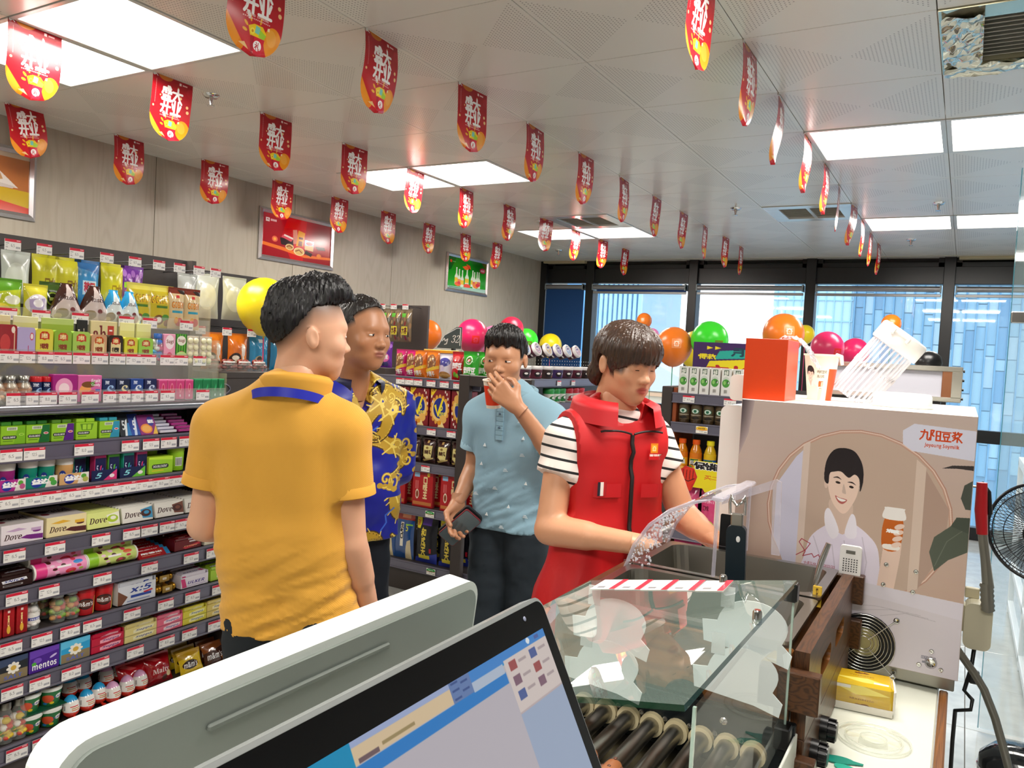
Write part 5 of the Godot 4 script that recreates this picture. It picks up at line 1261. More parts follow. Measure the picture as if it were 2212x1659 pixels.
	row(f, "box_plain", "biscuit_box", b_box(0.06, 0.148, 0.035, "box_plain"), [1.012], y, bk + 0.05, "pale yellow box behind the bright green tin", "box", "")
	y = 1.569; bk = 0.135
	row(f, "limebag", "sweets_bag", b_bag(0.105, 0.125, 0.05, "lime_bag"), [0.535], y, bk, "shiny lime green sweets bag at the near end of the top tier", "bag", "")
	row(f, "lilacbag", "sweets_bag", b_bag(0.08, 0.115, 0.045, "lilac_bag"), [0.63], y, bk, "yellow and lilac sweets bag on the top tier", "bag", "")
	row(f, "leafbag", "sweets_bag", b_bag(0.1, 0.13, 0.03, "leaf_bag"), [0.715], y, bk + 0.05, "dark green bag behind the brown pointed bags", "bag", "")
	row(f, "kissb", "chocolate_bag", b_bag(0.128, 0.135, 0.045, "kiss_brown", 1), [0.733, 0.832], y, bk, "%sbrown pointed chocolate bag on the top tier", "bag", "brown pointed bags")
	row(f, "kissl", "chocolate_bag", b_bag(0.105, 0.128, 0.042, "kiss_blue", 1), [0.905, 0.967], y, bk, "%sblue pointed chocolate bag on the top tier", "bag", "blue pointed bags")
	row(f, "goldbag", "sweets_bag", b_bag(0.115, 0.16, 0.03, "gold_bag"), [1.03, 1.115], y, bk + 0.03, "%sgolden coconut sweets bag on the top tier", "bag", "golden sweets bags")
	row(f, "tanbag", "sweets_bag", b_bag(0.075, 0.158, 0.03, "tan_bag"), [1.18, 1.252], y, bk + 0.02, "%stan sweets bag with orange letters on the top tier", "bag", "tan sweets bags")
	var hx := [0.52, 0.62, 0.73, 0.84, 0.95, 1.05, 1.14, 1.23, 1.31]
	for k in hx.size():
		var h := part("hook", MB.new().tube([V(hx[k], 1.80, -0.325), V(hx[k], 1.805, -0.14), V(hx[k], 1.79, -0.13)], 0.002, 6).mesh(), m_black, t)
		price_tag("tag", h, hx[k] + 0.02, 1.79, -0.13, 0.05, 0.035)
	var hb := [["clear_bag", 0.62, "clear hanging bag at the near end of the back hooks"], ["yellow_bag", 0.72, "yellow hanging bag behind the brown pointed bags, left"], ["yellow_bag", 0.80, "yellow hanging bag behind the brown pointed bags, right"], ["sky_bag", 0.87, "sky blue hanging bag behind the brown pointed bags"], ["yellow_bag", 0.97, "yellow hanging bag behind the blue pointed bags"], ["plum_bag", 1.05, "purple hanging bag behind the golden bags"], ["clear_bag", 1.30, "clear hanging bag at the far end of the back hooks"]]
	for q in hb: row(f, "hang" + q[0], "hanging_bag", b_bag(0.095, 0.17, 0.02, q[0]), [q[1]], 1.625, 0.255, q[2], "bag", "")
	y = 1.178; bk = 0.008
	var g := [["gum_green", 0.494, "light green gum carton at the near end of the gum shelf"], ["gum_dark", 0.57, "green gum carton with dark green corner"], ["gum_purple", 0.65, "green gum carton with purple corner"], ["gum_lime", 0.731, "lime gum carton with cut-out front"], ["gum_teal", 0.813, "lime gum carton with teal side"]]
	for q in g:
		var build := func(o: Node3D) -> void:
			part("carton", MB.new().box(V(-0.037, 0, -0.16), V(0.037, 0.058, 0), 0.001, art[q[0]], art_side(q[0])).mesh(), m_pack, o)
			var pm := MB.new().box(V(-0.015, 0, -0.012), V(0.015, 0.012, 0.012), 0.002, art_side(q[0]), art_side(q[0])).mesh()
			for a in 2:
				for b in 5: part("gum_pack", pm, mat(C(["3f8a2a", "2a6a24", "5a8a2a", "a8d83a", "3aa0b8"][g.find(q)]), 0.3), o, V(-0.017 + a * 0.034, 0.0575, -0.02 - b * 0.03))
		row(f, q[0], "gum_carton", build, [q[1]], y, bk, q[2], "box", "green gum cartons on the gum shelf")
	var lean := -0.5
	row(f, "five_black", "gum_pack", b_box(0.045, 0.085, 0.009, "five_black"), [0.88], y, 0.01, "black gum pack leaning on the gum shelf", "packet", "", 0, lean)
	row(f, "five_blue", "gum_pack", b_box(0.045, 0.085, 0.009, "five_blue"), [0.922], y, 0.012, "blue gum pack leaning beside the black one", "packet", "", 0, lean)
	row(f, "gumfruit", "gum_pack", b_box(0.07, 0.08, 0.012, "gum_fruit"), [0.972], y, 0.01, "purple and orange gum pack leaning on the gum shelf", "packet", "", 0, lean)
	var stack := func(o: Node3D, a: String) -> void:
		var pm := MB.new().box(V(-0.036, 0, -0.011), V(0.036, 0.01, 0.011), 0.002, art_side(a), art_side(a), art[a]).mesh()
		for k in 6: part("slim_pack", pm, m_foil, o, V(0.003 * sin(k * 2.0), 0.002 + k * 0.010, -0.015 - k * 0.021))
	row(f, "slimw", "slim_gum_packs", func(o): stack.call(o, "slim_white"), [1.05], y, bk, "stepped stack of white and blue slim gum packs", "gum", "")
	row(f, "slimm", "slim_gum_packs", func(o): stack.call(o, "slim_mag"), [1.13], y, bk, "stepped stack of magenta slim gum packs", "gum", "")
	y = 1.031
	row(f, "tubm", "gum_tub", b_tub(0.028, 0.085, "tub_mag", C("efece6"), ""), [0.498], y, 0.03, "magenta gum tub with white lid on the tub shelf", "tub", "")
	row(f, "tubt", "gum_tub", b_tub(0.028, 0.088, "tub_teal", C("efece6"), ""), [0.568, 0.624], y, 0.03, "%steal gum tub with white lid in the front row", "tub", "teal gum tubs")
	row(f, "tubn", "gum_tub", b_tub(0.029, 0.088, "tub_tan", C("efece6"), ""), [0.683], y, 0.025, "tan gum tub with white lid on the tub shelf", "tub", "")
	row(f, "tubb", "gum_tub", b_tub(0.028, 0.088, "tub_blue", C("efece6"), ""), [0.535, 0.60, 0.665], y, 0.095, "%sblue gum tub with white lid in the back row", "tub", "blue gum tubs behind")
	var nv := [["navy_teal", 0.737], ["navy_pink", 0.792], ["navy_green", 0.842], ["navy_teal", 0.898], ["navy_pink", 0.95]]
	for k in 5: row(f, nv[k][0], "gum_bottle", b_box(0.042, 0.085, 0.03, nv[k][0]), [nv[k][1]], y, 0.02 if k > 0 else 0.05, ordl(k, 5) + "navy gum bottle in the front row of the tub shelf", "bottle", "navy gum bottles")
	for k in 5: row(f, nv[(k + 2) % 5][0], "gum_bottle", b_box(0.042, 0.085, 0.03, nv[(k + 2) % 5][0]), [nv[k][1] + 0.02], y, 0.09, ordl(k, 5) + "navy gum bottle in the back row of the tub shelf", "bottle", "navy gum bottles behind")
	row(f, "limebox", "gum_carton", b_box(0.1, 0.062, 0.07, "lime_box"), [1.02], y, 0.008, "lime green open gum carton on the tub shelf", "box", "")
	row(f, "limetub", "gum_tub", b_tub(0.031, 0.09, "lime_tub", C("b8e83a"), ""), [1.112], y, 0.02, "lime green gum tub beside the lime carton", "tub", "")
	row(f, "limetub2", "gum_tub", b_tub(0.026, 0.088, "lime_tub", C("a8e02a"), ""), [0.995, 1.045], y, 0.085, "%slime green gum tub behind the lime carton", "tub", "lime tubs behind")
	var tr := [["tray_mag", 0.492, 0.085, "magenta"], ["tray_teal", 0.585, 0.1, "teal"], ["tray_tan", 0.692, 0.1, "tan"], ["tray_navy_pink", 0.798, 0.092, "navy and pink"], ["tray_navy_green", 0.905, 0.098, "navy and green"]]
	for q in tr:
		var build := func(o: Node3D) -> void: part("card", MB.new().box(V(-q[2] / 2, 0, -0.002), V(q[2] / 2, 0.036, 0), 0, art[q[0]], art_side(q[0])).box(V(-q[2] / 2, 0, -0.1), V(q[2] / 2, 0.001, -0.002), 0, art_side(q[0]), art_side(q[0])).mesh(), m_pack, o)
		row(f, q[0], "display_tray", build, [q[1]], y, 0.006, q[3] + " card tray in front of the gum tubs", "tray", "card trays of the tub shelf")
	y = 0.861
	row(f, "dovep", "chocolate_box", b_box(0.13, 0.062, 0.16, "dove_purple", "dove_top"), [0.53], y, 0.006, "white and purple chocolate box at the near end", "box", "")
	row(f, "dovey", "chocolate_box", b_box(0.135, 0.066, 0.17, "dove_yellow", "dove_top"), [0.672], y, 0.006, "cream and yellow chocolate box beside the purple one", "box", "")
	var bars := [["dove_green", 0.808, "lime green"], ["dove_blue", 0.938, "white and blue"], ["dove_brown", 1.07, "white and brown"], ["dove_blue", 1.2, "far white and blue"]]
	for q in bars:
		for k in 11:
			put("bar" + q[0], "chocolate_bar", b_box(0.122, 0.056, 0.010, q[0]), f.p(q[1], y + 0.002, 0.012 + k * 0.0175), f.turn, "%s chocolate bar, %s in its row of standing bars" % [q[2], ["front", "second", "third", "fourth", "fifth", "sixth", "seventh", "eighth", "ninth", "tenth", "rearmost"][k]], "chocolate bar", q[2] + " standing chocolate bars").rotation.x = -0.22
	y = 0.721
	row(f, "snick", "chocolate_carton", b_tray(0.1, 0.062, 0.15, "snick", "snick", 1, 5), [0.515], y, 0.006, "dark carton of chocolate bars at the near end", "box", "")
	for q in [["tube_pink", 0.663, 0.178, "pink"], ["tube_green", 0.842, 0.186, "light green"]]:
		var build := func(o: Node3D) -> void:
			var m := MB.new(); m.uv = art[q[0]]
			m.xf = Transform3D(Basis(V(0, 0, 1), -PI / 2), V(-q[2] / 2, 0.027, -0.027))
			m.lathe([Vector2(0, 0), Vector2(0.026, 0), Vector2(0.027, 0.002), Vector2(0.027, q[2] - 0.002), Vector2(0.026, q[2]), Vector2(0, q[2])], 20, 0.6, 1.0, 1.0)
			for k in m.u.size(): # the print runs along the tube
				var r: Rect2 = art[q[0]]
				m.u[k] = r.position + r.size * Vector2(clampf(m.v[k].x / q[2] + 0.5, 0.01, 0.99), clampf(0.5 - (m.v[k].y - 0.027) / 0.06, 0.01, 0.99))
			part("tube", m.mesh(), m_pack, o)
			for s in [-1, 1]:
				var e := MB.new(); e.xf = Transform3D(Basis(V(0, 0, 1), -PI / 2), V(s * q[2] / 2 - 0.002, 0.027, -0.027))
				part("end_cap", e.lathe([Vector2(0, -0.001), Vector2(0.0275, -0.001), Vector2(0.0275, 0.005), Vector2(0, 0.005)], 20).mesh(), mat(C("f2efe6"), 0.4), o)
		for k in 3:
			put(q[0], "biscuit_tube", build, f.p(q[1] + [0.0, -0.004, -0.012][k], y + [0, 0.036, 0.07][k], [0.006, 0.036, 0.07][k]), f.turn, q[3] + " dotted biscuit tube, " + ["lowest", "middle", "rearmost"][k] + " of its stack", "biscuit tube", q[3] + " biscuit tubes")
	for k in 6:
		put("crisp", "chocolate_bar", b_box(0.13, 0.036, 0.012, "crisp_red"), f.p(1.012, y + 0.004 * k, 0.008 + k * 0.026), f.turn, "red bar with blue end, %s in its row" % ["front", "second", "third", "fourth", "fifth", "rearmost"][k], "chocolate bar", "red bars with blue ends").rotation.x = -0.9
	row(f, "reddark", "chocolate_carton", b_tray(0.12, 0.06, 0.15, "red_dark", "red_dark", 1, 4), [1.15], y, 0.006, "dark red carton of crisp bars", "box", "")
	row(f, "creamp", "biscuit_packet", b_box(0.09, 0.035, 0.05, "cream_pack"), [1.27], y, 0.006, "cream packet beside the dark red carton, lowest", "packet", "")
	row(f, "creamp", "biscuit_packet", b_box(0.09, 0.035, 0.05, "cream_pack"), [1.262], y + 0.036, 0.03, "cream packet beside the dark red carton, on top", "packet", "")
	y = 0.566
	row(f, "redtall", "sweets_box", b_box(0.033, 0.095, 0.035, "red_tall"), [0.462, 0.5, 0.54], y, 0.012, "%stall dark red sweets box at the near end", "box", "tall red boxes")
	var wsw := [C("efece6"), C("e4dfd8"), C("f6f2ee")]
	var gsw := [C("7aa03a"), C("c8584a"), C("d8a05a"), C("a8c06a")]
	var mb := func(o: Node3D) -> void:
		b_jar(0.021, 0.1, wsw, m_steel, 0.62).call(o)
		var l := MB.new(); l.xf = Transform3D(Basis.IDENTITY, V(0, 0, -0.021)); l.uv = art["milk_label"]
		part("label_sleeve", l.lathe([Vector2(0.0212, 0.02), Vector2(0.0214, 0.021), Vector2(0.0214, 0.05), Vector2(0.0212, 0.051)], 18).mesh(), m_pack, o)
	row(f, "milkb", "milk_sweet_bottle", mb, [0.582], y, 0.012, "small bottle of white sweets with blue label in front", "bottle", "")
	row(f, "milkb", "milk_sweet_bottle", mb, [0.565, 0.61], y, 0.075, "%ssmall bottle of white sweets standing behind", "bottle", "bottles of white sweets behind")
	row(f, "greyjar", "sweet_jar", b_jar(0.024, 0.098, gsw, mat(C("b8bcbc"), 0.35), 0.62), [0.668, 0.715], y, 0.014, "%sclear jar of mixed sweets with grey lid", "jar", "jars of mixed sweets")
	row(f, "greyjar", "sweet_jar", b_jar(0.024, 0.098, gsw, mat(C("b8bcbc"), 0.35), 0.62), [0.655, 0.705], y, 0.08, "%sjar of mixed sweets in the back row", "jar", "jars of mixed sweets behind")
	row(f, "mmred", "chocolate_tub", b_tub(0.032, 0.098, "mm_red", C("a80f1a"), "mm_lid"), [0.763, 0.83], y, 0.01, "%sred and brown chocolate tub with red lid", "tub", "red chocolate tubs")
	row(f, "mmred", "chocolate_tub", b_tub(0.032, 0.098, "mm_red", C("a80f1a"), "mm_lid"), [0.8, 0.865], y, 0.085, "%sred chocolate tub half hidden in the back row", "tub", "red chocolate tubs behind")
	row(f, "whitebag", "chocolate_carton", b_tray(0.15, 0.11, 0.1, "white_bag", "white_bag", 1, 2), [0.942], y, 0.01, "white open carton of chocolate packets with brown picture", "box", "")
	for k in 4:
		var gb := func(o: Node3D) -> void:
			for s in 3: part("gold_ball", MB.new().ball(V(-0.03 + s * 0.03, 0.018, -0.018), V(0.0165, 0.0165, 0.0165), 12, 8).mesh(), mat(C("b8882a"), 0.28, 0.9), o)
			part("wrapper_label", MB.new().box(V(-0.02, 0.006, -0.003), V(0.02, 0.03, 0.001), 0, art["gold_ball"], art_side("gold_ball")).mesh(), m_pack, o)
		put("goldballs", "gold_chocolate_pack", gb, f.p(1.07, y + (k % 2) * 0.036, 0.012 + (k % 2) * 0.02 + int(k / 2) * 0.06), f.turn, "three gold-wrapped chocolates, %s" % ["front lower pack", "front upper pack", "rear lower pack", "rear upper pack"][k], "chocolate", "gold-wrapped chocolate packs")
	row(f, "barsw", "bar_carton", b_tray(0.125, 0.07, 0.14, "bars_white", "bars_white", 1, 4), [1.19], y, 0.01, "white open carton of bars with blue letters", "box", "")
	row(f, "barsg", "bar_carton", b_tray(0.1, 0.07, 0.14, "bars_green", "bars_green", 1, 4), [1.315], y, 0.01, "green open carton of bars with blue letters", "box", "")
	y = 0.421
	var ct := [["mentos_dark", "men_top_dark", 0.515, 0.09, "black mint carton with white flower"], ["mentos_purple", "men_top_purple", 0.613, 0.096, "purple mint carton with large white lettering"], ["mentos_blue", "men_top_blue", 0.717, 0.102, "light blue mint carton with white flower"]]
	for q in ct: row(f, q[0], "mint_carton", b_box(q[3], 0.075, 0.15, q[0], q[1]), [q[2]], y, 0.008, q[4], "box", "mint cartons")
	var cu := [["box_redpink", 0.833, 0.12, "crimson open carton of sweets"], ["box_cream", 0.962, 0.128, "cream open carton of sweets, nearer one"], ["box_pink", 1.083, 0.11, "pink open carton of sweets"], ["box_yellow", 1.195, 0.108, "yellow open carton of sweets"], ["box_cream2", 1.302, 0.1, "cream open carton of sweets, farther one"]]
	for q in cu: row(f, q[0], "sweets_carton", b_tray(q[2], 0.085, 0.15, q[0], q[0], 1, 5), [q[1]], y, 0.008, q[3], "box", "open sweets cartons")
	y = 0.216
	row(f, "lowjar", "sweet_bottle", b_jar(0.024, 0.13, [C("e8c83a"), C("d8402a"), C("f2efe6"), C("6aa83a")], m_steel, 0.55), [0.468, 0.508, 0.55], y, 0.012, "%sbottle of bright sweets with silver cap on the lowest shelf", "bottle", "bottles of bright sweets")
	var cup := func(o: Node3D) -> void:
		b_tub(0.035, 0.062, "cup_green", C("e4e6e0"), "", 0.78).call(o)
		var sw := MB.new()
		var rg := RandomNumberGenerator.new(); rg.seed = 8
		for k in 16:
			sw.col = ([C("2a8fd0"), C("e8c41e"), C("c8382a"), C("efece6")][k % 4] as Color).srgb_to_linear()
			var tt := rg.randf() * TAU
			var q := 0.024 * sqrt(rg.randf())
			sw.ball(V(cos(tt) * q, 0.062, -0.035 + sin(tt) * q), V(0.006, 0.004, 0.006), 7, 5)
		tag(part("sweets", sw.mesh(), m_vcol, o), "", "", "", "stuff")
	row(f, "cupg", "sweets_cup", cup, [0.59, 0.655], y, 0.008, "%sgreen cup of bright sweets, lower row", "cup", "green sweets cups, lower row")
	var cups := thing("card_holder", "dark green card holder between the two rows of sweets cups", "display card", f.p(0.622, y + 0.066, 0.012), f.turn)
	part("card", bx(-0.072, 0, -0.075, 0.072, 0.002, 0.002), mat(C("12553a"), 0.4), cups)
	row(f, "cupg", "sweets_cup", cup, [0.588, 0.658], y + 0.069, 0.014, "%sgreen cup of bright sweets, upper row", "cup", "green sweets cups, upper row")
	var eb := 0
	var spots := [[-2.572, -1.568, 0], [-2.574, -1.625, 0], [-2.592, -1.681, 0], [-2.562, -1.715, 1], [-2.57, -1.774, 1], [-2.577, -1.833, 1], [-2.655, -1.61, 0], [-2.65, -1.66, 0], [-2.645, -1.74, 1], [-2.645, -1.797, 1], [-2.658, -1.86, 1], [-2.715, -1.64, 1], [-2.71, -1.70, 0], [-2.72, -1.775, 1], [-2.72, -1.84, 1]]
	for s in spots:
		var a: String = ["egg_blue", "egg_pink"][s[2]]
		var build := func(o: Node3D) -> void:
			var m := MB.new(); m.uv = art[a]
			m.lathe([Vector2(0.0, 0.0), Vector2(0.014, 0.003), Vector2(0.024, 0.014), Vector2(0.0275, 0.03), Vector2(0.025, 0.05), Vector2(0.017, 0.066), Vector2(0.008, 0.074), Vector2(0, 0.076)], 18, 0.2, 1.0, 1.0)
			part("egg", m.mesh(), m_foil, o)
			part("foil_tail", MB.new().tube([V(0, 0.004, 0.015), V(0.004, -0.002, 0.03)], [0.003, 0.007], 6).mesh(), mat(C("d8321e"), 0.3), o)
		var rank: String = ["front", "front", "front", "front", "front", "front", "middle", "middle", "middle", "middle", "middle", "back", "back", "back", "back"][eb]
		put(a, "chocolate_egg", build, V(s[0], y + 0.004 + (0.03 if eb > 5 else 0.0) + (0.02 if eb > 10 else 0.0), s[1]), PI / 2 + 0.3 * sin(eb * 3.0), "%s-topped wrapped chocolate egg, %s row, place %s from left" % [["blue", "pink"][s[2]], rank, ordn([0, 1, 2, 3, 4, 5, 0, 1, 2, 3, 4, 0, 1, 2, 3][eb])], "chocolate egg", "wrapped chocolate eggs").rotation.x = -0.15
		eb += 1
	row(f, "malt", "sweets_bag", b_bag(0.115, 0.11, 0.05, "malt_bag"), [0.972, 1.075], y, 0.02, "%sred sweets bag on the lowest shelf", "bag", "red sweets bags", 0, -0.35)
	row(f, "malt", "sweets_bag", b_bag(0.115, 0.11, 0.05, "malt_bag"), [0.99], y + 0.02, 0.11, "red sweets bag behind the front pair on the lowest shelf", "bag", "", 0, -0.35)
	for q in [["mm_yellow", 1.205, "yellow"], ["mm_brown", 1.318, "brown"]]:
		for k in 6: put(q[0], "chocolate_bag", b_bag(0.105, 0.085, 0.022, q[0]), f.p(q[1] + 0.004 * (k % 2), y + 0.003 * k, 0.012 + k * 0.038), f.turn, "%s chocolate bag, %s in its row" % [q[2], ["front", "second", "third", "fourth", "fifth", "rearmost"][k]], "bag", q[2] + " chocolate bags in a row").rotation.x = -0.4
func build_posters() -> void:
	var fr := mat(Color(0.78, 0.77, 0.78), 0.25, 0.85)
	var defs := [[-4.53, 2.34, "framed red poster of chocolates on the left wall", pic_uv(0, 0, 512, 256)], [-6.96, 2.335, "framed green poster of fruit drink bottles on the left wall", pic_uv(512, 0, 512, 256)], [-2.11, 2.335, "framed orange snack poster cut by the left picture edge", pic_uv(0, 256, 512, 256)]]
	for d in defs:
		var t := thing("framed_poster", d[2], "poster", V(WALLX + 0.002, d[1], d[0]), PI / 2, "silver framed posters")
		var w := 0.4
		var h := 0.195
		var b := 0.036
		var m := MB.new()
		for q in [[V(-w, -h, 0), V(w, -h, 0), V(w - b, -h + b, 0), V(-w + b, -h + b, 0)], [V(w, -h, 0), V(w, h, 0), V(w - b, h - b, 0), V(w - b, -h + b, 0)], [V(w, h, 0), V(-w, h, 0), V(-w + b, h - b, 0), V(w - b, h - b, 0)], [V(-w, h, 0), V(-w, -h, 0), V(-w + b, -h + b, 0), V(-w + b, h - b, 0)]]:
			var o: Vector3 = V(0, 0, 0.012)
			var i: Vector3 = V(0, 0, 0.024)
			var mid0: Vector3 = q[0].lerp(q[3], 0.5)
			var mid1: Vector3 = q[1].lerp(q[2], 0.5)
			m.quad(q[0], q[1], q[1] + o, q[0] + o)
			m.quad(q[0] + o, q[1] + o, mid1 + i, mid0 + i)
			m.quad(mid0 + i, mid1 + i, q[2] + o, q[3] + o)
			m.quad(q[3] + o, q[2] + o, q[2] + V(0, 0, 0.004), q[3] + V(0, 0, 0.004))
		part("frame", m.mesh(), fr, t)
		part("print", MB.new().box(V(-w + b, -h + b, 0.001), V(w - b, h - b, 0.006), 0, d[3], Rect2(0.6, 0.9, 0.01, 0.01)).mesh(), m_pics, t)
func build_balloons() -> void:
	var cols := {"pink": C("d8105a"), "yellow": C("f0d800"), "orange": C("ef7a0a"), "light pink": C("ee86c0"), "red": C("d01840"), "green": C("2fd81e")}
	var defs := [["pink", -3.33, 1.692, -2.87, 0.25, 0.26, "just left behind the yellow balloon by the candy shelf"], ["yellow", -2.858, 1.705, -2.608, 0.26, 0.27, "beside the head of the man in the yellow shirt"], ["orange", -3.79, 1.655, -2.95, 0.215, 0.3, "half hidden behind the tan sweets bags"],
		["pink", -3.968, 1.676, -5.214, 0.26, 0.3, "above the nut shelf, left"], ["orange", -4.08, 1.665, -5.56, 0.26, 0.3, "above the nut shelf, beside a pink one"], ["pink", -3.349, 1.662, -5.154, 0.26, 0.3, "left of the head of the man drinking"], ["light pink", -3.40, 1.627, -5.56, 0.268, 0.3, "just behind the head of the man drinking"], ["red", -3.97, 1.775, -6.82, 0.26, 0.4, "farthest above the head of the man drinking"], ["green", -3.95, 1.672, -7.1, 0.26, 0.4, "right of the head of the man drinking"], ["yellow", -4.0, 1.65, -7.75, 0.26, 0.4, "in front of the blue blind"],
		["orange", -3.037, 1.965, -8.05, 0.17, 0.9, "small one above the short-haired woman's head"], ["light pink", -2.95, 1.82, -8.1, 0.14, 0.8, "small one at the window beside the woman's hair"], ["orange", -1.744, 1.653, -5.215, 0.26, 0.28, "large one right of the short-haired woman"], ["yellow", -1.81, 1.65, -5.95, 0.285, 0.28, "between the large orange and green ones"], ["green", -1.5, 1.702, -5.22, 0.255, 0.3, "large one above the white milk cartons"], ["orange", -1.025, 1.758, -5.21, 0.265, 0.4, "rising behind the orange carton box"],
		["pink", -0.95, 1.715, -6.538, 0.26, 0.5, "behind the paper cup on the machine"], ["pink", -0.872, 1.714, -7.6, 0.255, 0.5, "behind the ribbed clear bottle"], ["orange", -0.596, 1.975, -7.61, 0.17, 0.9, "small one above the white bottle cap"], ["yellow", -1.37, 1.877, -8.0, 0.18, 0.8, "small one half hidden by the orange one"], ["light pink", -1.11, 1.72, -8.0, 0.22, 0.8, "half hidden behind the pink one by the window"]]
	var prof := []
	for i in 15:
		var a := PI * i / 14.0
		var y := -cos(a)
		var r := sin(a)
		prof.append(Vector2(maxf(r * (1.0 if y > 0 else 1.0 - 0.13 * y * y), 0.0), y * (1.0 if y > 0 else 1.12)))
	var bm := MB.new().lathe(prof, 28, 0.3).mesh()
	for d in defs:
		var t := thing("balloon", "%s balloon %s" % [d[0], d[6]], "balloon", V(d[1], d[2], d[3]), 0.0, "balloons on sticks")
		var m := mat(cols[d[0]], 0.28)
		m.metallic_specular = 0.5
		m.backlight_enabled = true
		m.backlight = Color(0.55, 0.55, 0.55)
		var r: float = d[4] / 2
		var o := part("skin", bm, m, t)
		o.scale = V(r * 0.97, r, r * 0.97)
		part("knot", MB.new().lathe([Vector2(0.001, -r * 1.1), Vector2(0.006, -r * 1.16), Vector2(0.003, -r * 1.17)], 8).mesh(), m, t)
		part("stick", MB.new().tube([V(0, -r * 1.14, 0), V(0.01, -r * 1.14 - d[5] if d[3] > -2.9 else 0.004 - d[2], 0.004)], 0.003, 6).mesh(), mat([C("1f4ab8"), C("c8386a"), C("2a8a4a")][int(d[1] * -10) % 3], 0.4), t)
		if d[0] == "orange" or d[0] == "green" or d[0] == "pink":
			var lm := MB.new()
			lm.uv = art["balloon_logo"]
			var ax := Vector3(0.45, 0.12, 0.88) if d[0] == "orange" else Vector3(0.7, -0.25, 0.66)
			if d[4] < 0.2: ax = Vector3(0.15, 0.05, 1)
			var bz := Basis.looking_at(-ax.normalized(), Vector3.UP)
			lm.sheet(func(s: float, q: float) -> Vector3: return bz * V((s - 0.5) * 0.5, (0.5 - q) * 0.5, 1).normalized() * r * V(0.972, 1.002, 0.972), 6, 6)
			part("printed_logo", lm.mesh(), texm_tint(d[0], cols[d[0]]), t)
func texm_tint(n: String, c: Color) -> StandardMaterial3D:
	var m: StandardMaterial3D = m_pack.duplicate()
	m.albedo_color = Color.WHITE if n == "orange" else c.lerp(Color.WHITE, 0.25)
	return m
func build_fixtures() -> void:
	build_posters()
	build_balloons()
	var f := Fix.new()
	f.at = V(-2.75, 0, -2.24); f.turn = PI / 2
	shelf_unit(f, "seed_shelf_unit", "dark shelf unit with orange seed bags behind the man in yellow", 0.0, 0.75, 0.43, 1.86, [[0.25, 0.4, []], [0.6, 0.4, []], [0.95, 0.4, []]])
	part("top_board", bx(0, 1.37, -0.5, 0.75, 1.4, 0.0, 0.003), m_frame, f.root)
	var ep := MB.new()
	ep.box(V(-0.012, 0, -0.5), V(0.0, 1.37, 0.0), 0.003)
	part("end_panel", ep.mesh(), m_frame, f.root)
	var oval := []
	for i in 25: oval.append(V(0.05 + 0.05 * cos(TAU * i / 24.0) * (1.0 if absf(cos(TAU * i / 24.0)) < 0.7 else 0.86), 1.325 + 0.022 * sin(TAU * i / 24.0), 0.002))
	part("front_board", bx(0, 1.27, -0.02, 0.75, 1.37, 0.0, 0.002), m_frame, f.root)
	part("handle_rim", MB.new().tube(oval, 0.003, 6, false).mesh(), m_rail, f.root)
	row(f, "seedo", "seed_bag", b_bag(0.115, 0.16, 0.05, "seed_orange"), [0.145, 0.285], 1.401, 0.16, "%sorange sunflower seed bag on the shelf top", "bag", "orange seed bags")
	row(f, "seedb", "seed_bag", b_bag(0.115, 0.16, 0.05, "seed_blue"), [0.41, 0.54], 1.401, 0.16, "%sblue seed bag behind the yellow collar", "bag", "blue seed bags")
	row(f, "lidjar", "food_jar", func(o): b_jar(0.036, 0.042, [C("7a2a1a"), C("5a1a12")], mat(C("e6e4de"), 0.35), 0.8).call(o), [0.14, 0.225, 0.31], 1.401, 0.03, "%slow jar with white lid in front of the seed bags", "jar", "low jars with white lids")
	row(f, "blacklid", "food_jar", func(o): b_jar(0.03, 0.042, [C("7a2a1a")], mat(C("1a1a1a"), 0.35), 0.8).call(o), [0.06], 1.401, 0.03, "low jar with black lid at the shelf's near end", "jar", "")
	row(f, "whitehang", "hanging_bag", b_bag(0.14, 0.2, 0.02, "clear_bag"), [0.04, 0.2, 0.36], 1.63, 0.30, "%swhite hanging bag behind the pink balloon", "bag", "white hanging bags")
	for x in [0.02, 0.16, 0.3, 0.44]:
		price_tag("tag", f.root, x, 1.555, -0.11, 0.05, 0.035)
		part("tag_arm", MB.new().tube([V(x, 1.585, -0.12), V(x, 1.6, -0.48)], 0.002, 6).mesh(), m_black, f.root)
	part("cross_bar", bx(0, 1.585, -0.49, 0.75, 1.63, -0.47, 0.003), m_black, f.root)
	f = Fix.new()
	f.at = V(0, 0, -3.97); f.turn = 0.0
	shelf_unit(f, "nut_end_unit", "dark end shelf unit of nuts, biscuits and pouches behind the men", -3.35, -2.5, 0.42, 1.5, [[0.19, 0.38, [-2.79], "tag_green"], [0.545, 0.38, [-2.82], "tag_green"], [0.825, 0.36, [-2.87], "tag3"], [1.058, 0.34, [-2.99, -2.84, -2.69], "tag2"], [1.358, 0.3, [-3.1, -3.03, -2.96, -2.86, -2.76, -2.66], "tag"]])
	var y := 1.36
	row(f, "nutm", "nut_bag", b_bag(0.085, 0.165, 0.06, "nut_mag"), [-3.15, -3.065], y, 0.03, "%smagenta nut bag on the end unit's top shelf", "bag", "magenta nut bags")
	row(f, "nuto", "nut_bag", b_bag(0.1, 0.165, 0.06, "nut_org"), [-3.0, -2.9], y, 0.03, "%sorange nut bag on the end unit's top shelf", "bag", "orange nut bags")
	row(f, "nutw", "nut_bag", b_bag(0.1, 0.15, 0.06, "nut_white"), [-2.8], y, 0.03, "white bag with cartoon-free peanut print on the top shelf", "bag", "")
